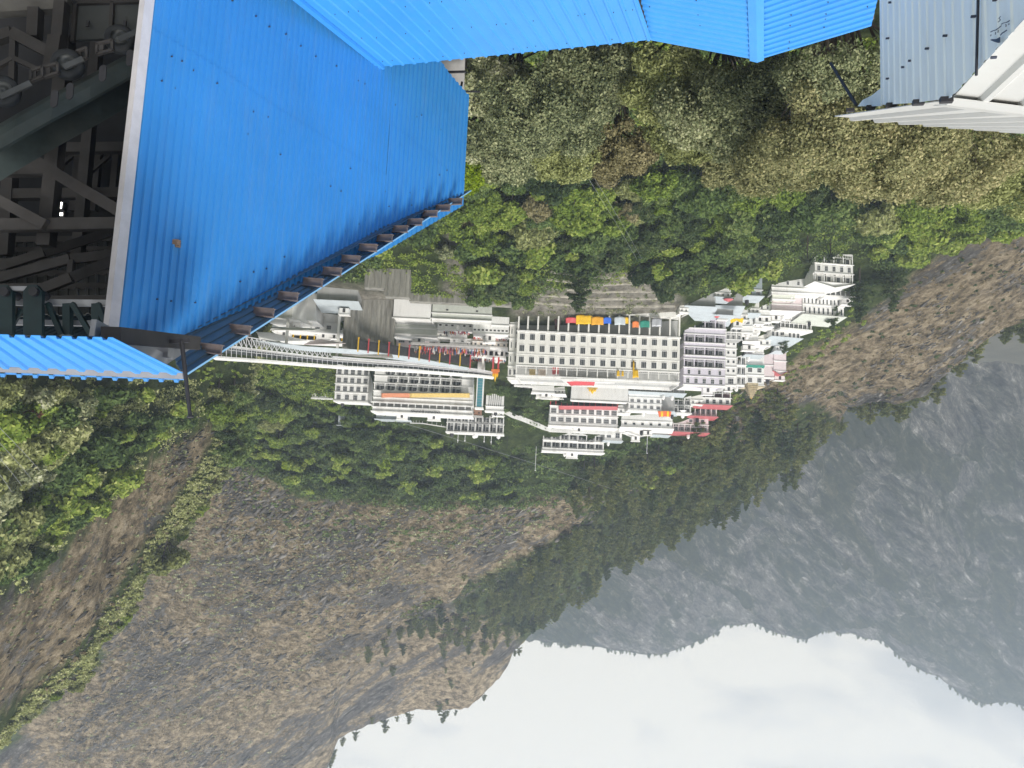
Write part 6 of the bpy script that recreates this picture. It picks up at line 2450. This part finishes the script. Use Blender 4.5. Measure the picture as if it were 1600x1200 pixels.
wood([(325, 580), (400, 590), (520, 640), (600, 668), (690, 690), (850, 712), (960, 712), (1080, 680), (1110, 690), (1010, 735), (900, 765), (700, 765), (480, 755), (400, 715), (340, 660)], 190, 15, 15,
     [('bright', 3), ('green', 4), ('dark', 2.5), ('lime', .12), ('pale', .4)], .5, 1.3, 'in the forest belt behind the hotels', 70, 200, 450)
wood([(520, 625), (590, 655), (640, 662), (690, 680), (560, 670)], 14, 16, 16, [('bright', 2), ('green', 2)], .6, .95, 'just behind the arcaded hotel', 9, 200, 450)
wood([(790, 590), (830, 604), (880, 612), (850, 660), (800, 632), (780, 605)], 16, 17, 12, [('bright', 1), ('green', 2), ('dark', 2)], .4, .7, 'in the small garden between the white buildings', 9, 200, 450)
wood([(-60, 560), (270, 590), (310, 620), (260, 655), (190, 720), (110, 790), (40, 850), (-60, 900)], 80, 18, 24, [('pale', 4), ('green', 2), ('olive', 3), ('bright', 2)], .75, 1.45, 'on the steep near slope past the hood roof', 46, 60, 260)
wood([(340, 600), (420, 600), (470, 650), (400, 700), (345, 680)], 22, 19, 18, [('bright', 3), ('green', 2), ('dark', 1)], .6, 1.0, 'in the gully beside the near ridge', 12, 120, 400)
# everything beyond the individual trees: one mass of crowns for each leaf colour left over
def forest_mass(items, m, seed):
    rg = np.random.default_rng(seed)
    cc, uu, vv = [], [], []
    for h, kd, sc in items:
        nl = 16
        d = unit(rg.normal(size=(nl, 3)))
        d[:, 2] = np.abs(d[:, 2]) - .28
        ce = d * (.35 + .45 * rg.random(nl))[:, None] * np.array([4, 4, 3.9]) * sc + np.array([h.x, h.y, h.z + 3.4 * sc])
        ra = 4 * sc * (.22 + .2 * rg.random(nl))
        C_, U, V = leaves_on(rg, ce, ra, 1700, .52 * sc)
        cc.append(C_)
        uu.append(U)
        vv.append(V)
    o = link('forest', quads_mesh('forest', np.concatenate(cc), np.concatenate(uu), np.concatenate(vv), m))
    o['kind'] = 'stuff'
    return o


for q_, kd in enumerate(('bright', 'green', 'dark')):
    it = [r for r in REST if {'lime': 'bright', 'pale': 'bright', 'tan': 'green', 'olive': 'green'}.get(r[1], r[1]) == kd]
    if it:
        forest_mass(it, LM[kd], 700 + q_)['label'] = COLN[kd] + ' part of the far wood, read as one mass of crowns'

# the reddish trees, the lone lime tree and the odd ones one can point to
for x, y, kd, s, lab in [(28, 618, 'rust', .9, 'reddish brown leaved tree under the hood roof fringe'), (60, 640, 'rust', .7, 'smaller reddish brown bush tree on the near slope'), (455, 708, 'lime', 1.1, 'single vivid lime tree in the forest belt above the small hotel'),
                         (925, 345, 'tan', 1.25, 'large tan leaved tree in front of the bare terraced slope'), (1460, 360, 'tan', .6, 'small yellowing tree at the top edge of the brown hillside'), (700, 375, 'olive', .8, 'bushy olive tree beside the earth scree below the blue eave'),
                         (262, 862, 'pale', 1.5, 'round pale crowned tree on the crest of the near ridge'), (884, 617, 'dark', .5, 'smooth round dark tree beside the blank white wall'), (545, 497, 'green', .7, 'small tree growing at the foot of the streaked stone wall')]:
    h = hit(x, y, 40, 420)
    if x == 262:
        h = P(262, 846, 223)
        h.z = ground(h.x, h.y)
    me_c, me_t = SP[kd][0]
    plant('broadleaf_tree', me_c, me_t, h - Vector((0, 0, .3)), s, x * .7, lab, 'tree', None)
# shrubs along the crest of the near ridge
rg = random.Random(31)
for i in range(120):
    s = rg.random()
    k = rg.randint(1, len(NC) - 6)
    (xa, ya, Ya), (xb, yb, Yb) = NC[k], NC[k + 1]
    x, y, Yq = xa + (xb - xa) * s, ya + (yb - ya) * s - rg.uniform(0, 9), Ya + (Yb - Ya) * s
    h = P(x, y, Yq)
    g = Vector((h.x, h.y, ground(h.x, h.y)))
    me_c, me_t = SP[rg.choice(['pale', 'pale', 'bright', 'olive'])][rg.randint(0, 1)]
    q = rg.uniform(.18, .5)
    plant('shrub', me_c, None, g - Vector((0, 0, q * .9)), q, rg.random() * 6, 'low shrub growing along the crest of the near rocky ridge', 'shrub', 'shrubs along the near rocky ridge', parts=False)

# --- pines on the spur and behind the brown crest
def pines(poly, n, seed, mind, s0, s1, label, group, y0=200.0, y1=900.0, dark=.12, kind='pine_tree', parts=True):
    rg = random.Random(seed)
    for x, y, h in scatter(poly, n, seed, mind, y0, y1):
        me_c, me_t = PND[rg.randint(0, 1)] if rg.random() < dark else PN[rg.randint(0, 3)]
        s = rg.uniform(s0, s1)
        plant(kind, me_c, me_t, h - Vector((0, 0, .3)), s, rg.random() * 6.28, label, 'pine', group, parts, sz=s * rg.uniform(.85, 1.2))


pines([(860, 850), (930, 800), (1000, 755), (1080, 700), (1180, 665), (1260, 640), (1300, 650), (1262, 700), (1200, 750), (1140, 785), (1044, 830), (949, 880), (886, 940), (840, 975), (780, 970), (760, 925), (800, 890)], 205, 41, 12, .6, 1.15, 'pine tree in the dense stand covering the far spur', 'pines covering the far spur', 330)
pines([(640, 965), (740, 925), (790, 940), (800, 985), (760, 1000), (690, 990)], 24, 42, 16, .6, .95, 'pine tree on the steep face between the rocky spur and the skyline', 'pines on the steep face under the skyline', 380)
pines([(900, 715), (1000, 700), (1090, 650), (1180, 610), (1230, 600), (1240, 640), (1100, 700), (1000, 752), (900, 770)], 50, 43, 17, .55, .95, 'scattered pine on the brown slope above the red roofs', 'pines above the red roofs', 240)
pines([(590, 990), (700, 900), (820, 845), (900, 790), (960, 740), (1000, 760), (900, 850), (780, 930), (700, 985), (620, 1030)], 34, 48, 13, .35, .8, 'stray pine along the broken edge of the spur stand', 'stray pines along the edge of the spur stand', 330, parts=False)
rg = random.Random(44)
for i in range(46):
    x = 1205 + 400 * (i + rg.uniform(-.4, .4)) / 46
    cy = np.interp(x, [1205, 1264, 1306, 1327, 1375, 1405, 1438, 1465, 1510, 1570, 1600], [755, 705, 660, 645, 621, 624, 613, 579, 543, 510, 502])
    cY = np.interp(x, [1205, 1264, 1306, 1327, 1375, 1438, 1510, 1600], [440, 420, 390, 345, 330, 320, 310, 300])
    p = P(x, cy, cY + rg.uniform(6, 30))
    me_c, me_t = PN[rg.randint(0, 3)]
    s = rg.uniform(.7, 1.0)
    plant('pine_tree', me_c, me_t, (p.x, p.y, ground(p.x, p.y) - .3), s, rg.random() * 6, 'pine with a bare trunk standing just over the brown crest', 'pine', 'pines just over the brown crest')
for x, y, s, lab in [(1343, 418, 1.25, 'tall dark pine with a long bare trunk beside the long lodge'), (1394, 408, 1.15, 'second tall pine, standing apart on the green slope next to the dark one'), (1300, 470, .7, 'short pine leaning in front of the long lodge'), (905, 400, 1.1, 'tall pine with a bare top in front of the bare terraced slope'), (1225, 520, .5, 'small pine between the arched lodges')]:
    h = hit(x, y, 120, 420)
    plant('pine_tree', PND[0][0], PND[0][1], h, s, x, lab, 'pine', None)
SKY = [(535, 1163, .55), (556, 1150, .6), (603, 1131, .8), (621, 1120, .35), (640, 1115, .75), (693, 1107, .75), (700, 1108, .4), (520, 1180, .6), (523, 1170, .5), (516, 1195, .5), (712, 1108, .35), (757, 1082, .4), (805, 1012, .4), (812, 1010, .5)]
for i, (x, y, s) in enumerate(SKY):
    Yq = float(np.interp(x, [p[0] for p in CREST], [p[2] for p in CREST])) - 2
    p = P(x, y - 4, Yq)
    me_c, me_t = PN[i % 4]
    Yt = np.linspace(Yq - 60, Yq + 40, 80)
    Xt = p.x / p.y * Yt
    Zt = hill_z(Xt, Yt)
    kt = int(np.argmax(Zt / Yt))           # where the ridge meets the sky from the station
    p = Vector((Xt[kt], Yt[kt], Zt[kt]))
    b = MB()
    b.tube((0, 0, -1), (0, 0, 9), .3, .1, 5)
    plant('pine_tree', me_c, b.mesh('trunk', [BARK]), (p.x, p.y, p.z - 2.2 * s), s * 1.1, i, 'small pine silhouetted on the brown skyline ridge', 'pine', 'pines on the brown skyline ridge')
rg = random.Random(46)
for i in range(22):
    x, y = rg.uniform(560, 800), 0
    cyy = float(np.interp(x, [p[0] for p in CREST], [p[1] for p in CREST]))
    h = hit(x, rg.uniform(960, cyy - 8), 380, 800)
    if h is None:
        continue
    me_c, me_t = PN[i % 4]
    s = rg.uniform(.3, .7)
    plant('pine_tree', me_c, None, h, s, i, 'small dark pine scattered over the high brown face', 'pine', 'pines on the high brown face', parts=False)
# tiny conifers on the far mountain skyline
rg = random.Random(47)
for i in range(170):
    x = rg.choice([rg.uniform(846, 905), rg.uniform(905, 1110), rg.uniform(1115, 1400), rg.uniform(1115, 1400), rg.uniform(1400, 1600)])
    cy = float(np.interp(x, [p[0] for p in FC], [p[1] for p in FC]))
    p = P(x, cy - 3, 1496)
    p.z = float(far_z(np.array([p.x]), np.array([p.y]))[0])
    plant('conifer', PN[i % 4][0], None, p - Vector((0, 0, 1.8)), rg.uniform(.3, .85) * (1 if x > 910 else 1.25), i, 'tiny conifer on the skyline of the far mountain', 'conifer', 'conifers on the far mountain skyline', parts=False)

# --- palms near the villa
def palm(px, py, Yq, s, lab):
    c = P(px, py, Yq)
    g = ground(c.x, c.y)
    r = empty('palm_tree', (c.x, c.y, min(g, c.z - 3)), lab, 'palm')
    hz = c.z - r.location.z
    b = MB()
    b.tube((0, 0, -.5), (.1, 0, hz * .5), .22, .2, 7, cap=False)
    b.tube((.1, 0, hz * .5), (0, 0, hz), .2, .17, 7)
    b.build('trunk', BARK, r)
    rg = random.Random(int(px))
    b = MB()
    for k in range(34):
        an = k * 2.4
        el = rg.uniform(-.5, 1.1)
        ln = s * rg.uniform(.8, 1.1)
        d = Vector((math.cos(an), math.sin(an), 0))
        prev = Vector((0, 0, hz))
        for j in range(1, 7):
            t = j / 6
            p = Vector((0, 0, hz)) + d * ln * t * math.cos(el) + Vector((0, 0, ln * (math.sin(el) * t - .55 * t * t)))
            side = d.cross(Vector((0, 0, 1))) * (.16 * s * (1 - t * .75) + .02)
            dr = Vector((0, 0, -.1 * s * (1 - t)))
            b.poly([prev, p, p + side + dr, prev + side * 1.05 + dr])
            b.poly([prev, prev - side * 1.05 + dr, p - side + dr, p])
            prev = p
    b.build('fronds', LM['palm'], r)


palm(1298, 402, 232, 2.7, 'palm in front of the villa wall, the one standing nearest its gable')
palm(1262, 410, 226, 3.0, 'wide palm in front of the long low block')
palm(1284, 347, 205, 2.6, 'palm half lost in the dark wood below the villa')
palm(1244, 343, 205, 2.4, 'grey green palm in the dark wood, further from the villa')

# --- undergrowth and scrub: uncountable clumps, one object each
def clump_field(name, label, samples, m, leaf, per, size, seed, flat=.7):
    rg = np.random.default_rng(seed)
    ce = np.array([tuple(s) for s in samples])
    n = len(ce) * per
    k = np.repeat(np.arange(len(ce)), per)
    r = size * (.5 + rg.random(len(ce)))[k]
    d = unit(rg.normal(size=(n, 3)) + np.array([0, 0, .5]))
    d[:, 2] = np.abs(d[:, 2]) * flat
    Cn = ce[k] + d * (r * rg.random(n) ** .4)[:, None]
    nr = unit(d + rg.normal(size=(n, 3)) * .8)
    a = unit(np.cross(nr, rg.normal(size=(n, 3))))
    b = np.cross(nr, a)
    s = leaf * (.6 + .8 * rg.random(n))[:, None]
    o = link(name, quads_mesh(name, Cn, a * s, b * s * .6, m))
    o['kind'] = 'stuff'
    o['label'] = label
    return o


def samples(polys, n, seed, y0, y1, band=(40, 900)):
    rg = np.random.default_rng(seed)
    out = []
    for _ in range(n):
        x, y = rg.uniform(polys[0], polys[1]), rg.uniform(y0, y1)
        h = hit(x, y, band[0], band[1])
        if h is not None:
            out.append(h)
    return out


_hv = np.empty(len(hill.data.vertices) * 3)
hill.data.vertices.foreach_get('co', _hv)
_hv = _hv.reshape(-1, 3)
_hpx, _hpy = pix(_hv[:, 0], _hv[:, 1], _hv[:, 2])


def poly_samples(poly, n, seed, band=(40, 900)):
    """n ground points inside a picture polygon, spread evenly over the ground as it is seen"""
    rg = np.random.default_rng(seed)
    k = np.nonzero((_hv[:, 1] > band[0]) & (_hv[:, 1] < band[1]) & inpoly(_hpx, _hpy, poly))[0]
    # even out over picture cells of 6 pixels
    cell = (_hpx[k] // 6).astype(int) * 100000 + (_hpy[k] // 6).astype(int)
    _, inv, cnt = np.unique(cell, return_inverse=True, return_counts=True)
    w = 1.0 / cnt[inv]
    c = rg.choice(k, n, p=w / w.sum())
    x = _hv[c, 0] * (1 + rg.normal(size=n) * .003) + rg.normal(size=n) * .3
    y = _hv[c, 1] * (1 + rg.normal(size=n) * .002)
    z = hill_z(x, y)
    return np.stack([x, y, z], 1)


def patchy(pts, f, keep):
    """keep the points that fall in patches"""
    n = fbm(pts[:, 0] * f * 1.2 + 3.1, (pts[:, 2] + pts[:, 1] * .4) * f, 3, 97)
    return pts[np.argsort(-n)[:keep * 2]][::2]


def rock_field(name, label, pts, m, smin, smax, seed, stretch=2.2):
    """loose angular rocks and ledges lying along the strata; one uncountable mass"""
    import bmesh
    bm = bmesh.new()
    bmesh.ops.create_icosphere(bm, subdivisions=1, radius=1)
    tv = np.array([v.co for v in bm.verts])
    tf = np.array([[v.index for v in f.verts] for f in bm.faces])
    bm.free()
    rg = np.random.default_rng(seed)
    n, nv = len(pts), len(tv)
    sz = smin + (smax - smin) * rg.random(n) ** 2.5
    d = unit(np.array([.77, 0, .64]) + rg.normal(size=(n, 3)) * .22)
    e = unit(np.cross(d, np.array([0, 1, 0]) + rg.normal(size=(n, 3)) * .25))
    f = np.cross(d, e)
    jit = 1 + rg.normal(size=(n, nv)) * .22
    L_ = tv[None] * jit[..., None]
    sc = np.stack([sz * stretch * (.6 + .8 * rg.random(n)), sz * (.4 + .5 * rg.random(n)), sz * (.6 + .5 * rg.random(n))], 1)
    L_ = L_ * sc[:, None, :]
    co = pts[:, None, :] + L_[..., :1] * d[:, None] + L_[..., 1:2] * e[:, None] + L_[..., 2:] * f[:, None]
    fc = (tf[None] + (np.arange(n) * nv)[:, None, None]).reshape(-1, 3)
    me = bpy.data.meshes.new(name)
    me.vertices.add(n * nv)
    me.vertices.foreach_set('co', co.ravel())
    me.loops.add(fc.size)
    me.loops.foreach_set('vertex_index', fc.ravel())
    me.polygons.add(len(fc))
    me.polygons.foreach_set('loop_start', np.arange(0, fc.size, 3))
    me.polygons.foreach_set('loop_total', np.full(len(fc), 3))
    me.materials.append(m)
    me.update()
    o = link(name, me)
    o['kind'] = 'stuff'
    o['label'] = label
    return o


W1 = [(727, 60), (1380, 60), (1700, 150), (1650, 330), (1480, 375), (1390, 430), (1335, 385), (1180, 430), (1060, 460), (1000, 430), (900, 445), (830, 455), (740, 455), (725, 350), (690, 320), (560, 440), (540, 430), (720, 280)]
clump_field('undergrowth', 'mixed green undergrowth covering the wooded slope below the complex', poly_samples(W1, 1500, 61, (35, 300)), LM['green'], .4, 60, 2.4, 61)
clump_field('undergrowth', 'brighter green bushes mixed through the wooded slope', poly_samples(W1, 600, 62, (35, 300)), LM['bright'], .38, 60, 2.0, 62)
W2 = [(325, 575), (520, 600), (700, 690), (950, 700), (1110, 660), (1120, 700), (1000, 745), (900, 780), (700, 790), (480, 775), (380, 730), (320, 660)]
clump_field('undergrowth', 'dark undergrowth filling the forest belt behind the hotels', poly_samples(W2, 900, 63, (200, 450)), LM['green'], .55, 50, 2.6, 63)
W3 = [(-100, 560), (300, 590), (330, 640), (262, 680), (190, 745), (110, 830), (50, 890), (-100, 950)]
clump_field('undergrowth', 'mixed bushes covering the steep near slope', poly_samples(W3, 700, 64, (60, 280)), LM['pale'], .3, 60, 1.7, 64)
W4 = [(620, 960), (880, 840), (950, 760), (1090, 690), (1260, 640), (1305, 655), (1262, 705), (1140, 790), (949, 885), (860, 970), (700, 990)]
clump_field('undergrowth', 'dark brush under the pines of the far spur', poly_samples(W4, 700, 65, (300, 700)), LM['pine'], .8, 40, 3.0, 65)
W5 = [(0, 900), (250, 700), (330, 690), (480, 790), (900, 790), (1000, 760), (1090, 700), (900, 830), (700, 945), (600, 1010), (450, 1200), (100, 1200)]
clump_field('scrub', 'sparse dull scrub dotted over the brown rocky hillside', poly_samples(W5, 700, 66, (150, 800)), LM['olive'], .5, 22, 1.2, 66)
leaf_mat('straw', [(.1, (.12, .1, .06)), (.5, (.3, .245, .155)), (1, (.5, .42, .29))])
clump_field('dry_grass', 'tufts of dry straw coloured grass over the brown hillside', poly_samples(W5, 3600, 67, (150, 800)), MATS['straw'], .5, 16, 1.6, 67, .3)
W6 = [(1130, 560), (1240, 560), (1350, 490), (1440, 430), (1600, 360), (1600, 500), (1440, 610), (1310, 640), (1200, 690), (1120, 690)]
clump_field('dry_grass', 'tufts of dry grass over the brown slope beside the lodges', poly_samples(W6, 1200, 68, (150, 500)), MATS['straw'], .4, 16, 1.3, 68, .35)
clump_field('scrub', 'green scrub thinning out from the forest belt on to the brown hillside', poly_samples([(330, 690), (480, 770), (700, 785), (900, 765), (1000, 740), (980, 780), (900, 830), (700, 850), (480, 840), (340, 760)], 260, 88, (200, 600)), LM['green'], .45, 36, 1.7, 88, .6)
clump_field('scrub', 'dark scrub dotted over the brown slope beside the lodges', poly_samples(W6, 260, 69, (150, 500)), LM['dark'], .4, 30, 1.3, 69)

clump_field('bushes', 'green garden bushes between the white buildings of the complex', poly_samples([(770, 592), (890, 598), (870, 640), (846, 672), (790, 655), (760, 640)], 90, 75, (200, 420)), LM['green'], .34, 60, 1.3, 75)
clump_field('bushes', 'low bushes along the outer side of the stepped lodges', poly_samples([(1100, 620), (1180, 600), (1240, 540), (1340, 470), (1360, 500), (1250, 580), (1190, 620), (1110, 670)], 110, 76, (200, 420)), LM['bright'], .34, 50, 1.4, 76)
clump_field('bushes', 'bushes in the gaps between the stepped lodges', poly_samples([(1070, 455), (1200, 420), (1280, 395), (1330, 440), (1200, 500), (1160, 480)], 70, 77, (200, 420)), LM['green'], .3, 50, 1.1, 77)
clump_field('bushes', 'tufts of brush on the terraced bare slope', poly_samples([(800, 440), (1060, 420), (1065, 490), (800, 488)], 160, 78, (150, 320)), LM['olive'], .25, 30, .8, 78)
clump_field('bushes', 'green bushes on the ground under the covered walkway', poly_samples([(300, 555), (530, 572), (530, 630), (330, 640)], 480, 79, (150, 420)), LM['bright'], .34, 50, 1.6, 79)
rg = random.Random(70)
pts_c = []
for _ in range(1100):
    k = rg.randint(1, len(NC) - 5)
    s = rg.random()
    (xa, ya, Ya), (xb, yb, Yb) = NC[k], NC[k + 1]
    h = P(xa + (xb - xa) * s - rg.uniform(-2, 6), ya + (yb - ya) * s - rg.uniform(0, 34), Ya + (Yb - Ya) * s - rg.uniform(0, 6))
    pts_c.append(Vector((h.x, h.y, ground(h.x, h.y))))
clump_field('ridge_grass', 'fresh yellow green grass and low bushes along the crest of the near ridge', pts_c, LM['pale'], .3, 40, 1.3, 71, .6)
W7 = [(560, 400), (690, 330), (735, 340), (745, 470), (640, 455), (600, 430)]
clump_field('bushes', 'green bushes between the stone terraces below the blue eave', poly_samples(W7, 130, 72, (100, 260)), LM['bright'], .32, 60, 1.6, 72)
clump_field('dry_grass', 'pale dry grass and brush on the near rocky slope', poly_samples([(330, 690), (230, 720), (130, 830), (30, 920), (-60, 1000), (-60, 1200), (20, 1150), (130, 1030), (200, 930), (270, 810)], 380, 73, (100, 260)), MATS['straw'], .26, 16, .9, 73, .4)
clump_field('scrub', 'green scrub in loose lines over the near rocky slope', poly_samples([(330, 690), (230, 720), (130, 830), (30, 920), (-60, 1000), (-60, 1200), (20, 1150), (130, 1030), (200, 930), (270, 810)], 200, 74, (100, 260)), LM['olive'], .26, 30, 1.0, 74, .5)

ROCK = leaf_mat('loose_rock', [(.1, (.03, .029, .028)), (.45, (.085, .08, .075)), (.8, (.15, .14, .13)), (1.0, (.36, .34, .31))], 0.0, .05)
rock_field('rocks', 'dark rock ledges and boulders strewn over the high brown hillside', patchy(poly_samples(W5, 14000, 81, (300, 800)), .022, 3600), ROCK, .35, 1.5, 81)
rock_field('rocks', 'dark rock ledges on the brown slope beside the lodges', patchy(poly_samples(W6, 6000, 82, (150, 500)), .03, 1500), ROCK, .2, .85, 82)
W8 = [(345, 660), (300, 660), (230, 720), (130, 830), (30, 920), (-60, 1000), (-60, 1220), (20, 1150), (130, 1030), (200, 930), (270, 810)]
rock_field('rocks', 'streaked dark rock ledges on the near slope below its green crest', patchy(poly_samples(W8, 8000, 83, (100, 260)), .05, 2000), ROCK, .12, .6, 83, 3.0)
rock_field('rocks', 'rock outcrops between the pines of the far spur', poly_samples(W4, 500, 84, (300, 700)), ROCK, .5, 1.8, 84)
clump_field('dry_grass', 'small tufts of straw coloured grass between the rocks of the high hillside', poly_samples(W5, 7000, 85, (300, 800)), MATS['straw'], .42, 10, 1.0, 85, .3)
clump_field('low_scrub', 'dull olive low growth in lines over the near rocky slope', poly_samples(W8, 800, 87, (100, 260)), LM['olive'], .22, 20, .8, 87, .4)
clump_field('low_scrub', 'dull green low growth in patches over the high hillside', poly_samples([(330, 700), (480, 790), (900, 790), (820, 870), (650, 950), (500, 900), (350, 1000), (250, 900)], 900, 86, (300, 800)), LM['olive'], .45, 18, 1.2, 86, .4)

# --- wires across the valley
def wire(pts, label, group, r=.03, sag=.03):
    c0 = Vector(pts[0])
    b = MB()
    n = 14
    prev = None
    for i in range(n + 1):
        t = i / n
        p = Vector(pts[0]).lerp(Vector(pts[1]), t) - Vector((0, 0, 4 * sag * t * (1 - t) * (Vector(pts[1]) - Vector(pts[0])).length * .1)) - c0
        if prev is not None:
            b.tube(prev, p, r, r, 4, cap=False)
        prev = p
    o = b.build('cable', GREYM)
    o.location = c0
    return tag(o, label, 'cable', group)


wire([P(898, 245, 90), P(995, 405, 190)], 'upper of two thin wires slanting over the wood toward the bare slope', 'valley wires', .02)
wire([P(908, 245, 90), P(1003, 405, 190)], 'lower of two thin wires slanting over the wood toward the bare slope', 'valley wires', .02)
wire([P(600, 652, 262), P(960, 765, 330)], 'long thin wire running over the forest belt behind the hotels', 'valley wires', .05)
for i in range(4):
    wire([P(-30, 640 + i * 22, 75), P(62 - i * 14, 735 + i * 12, 130)], 'pale ropeway cable slanting over the near slope', 'ropeway cables', .03)
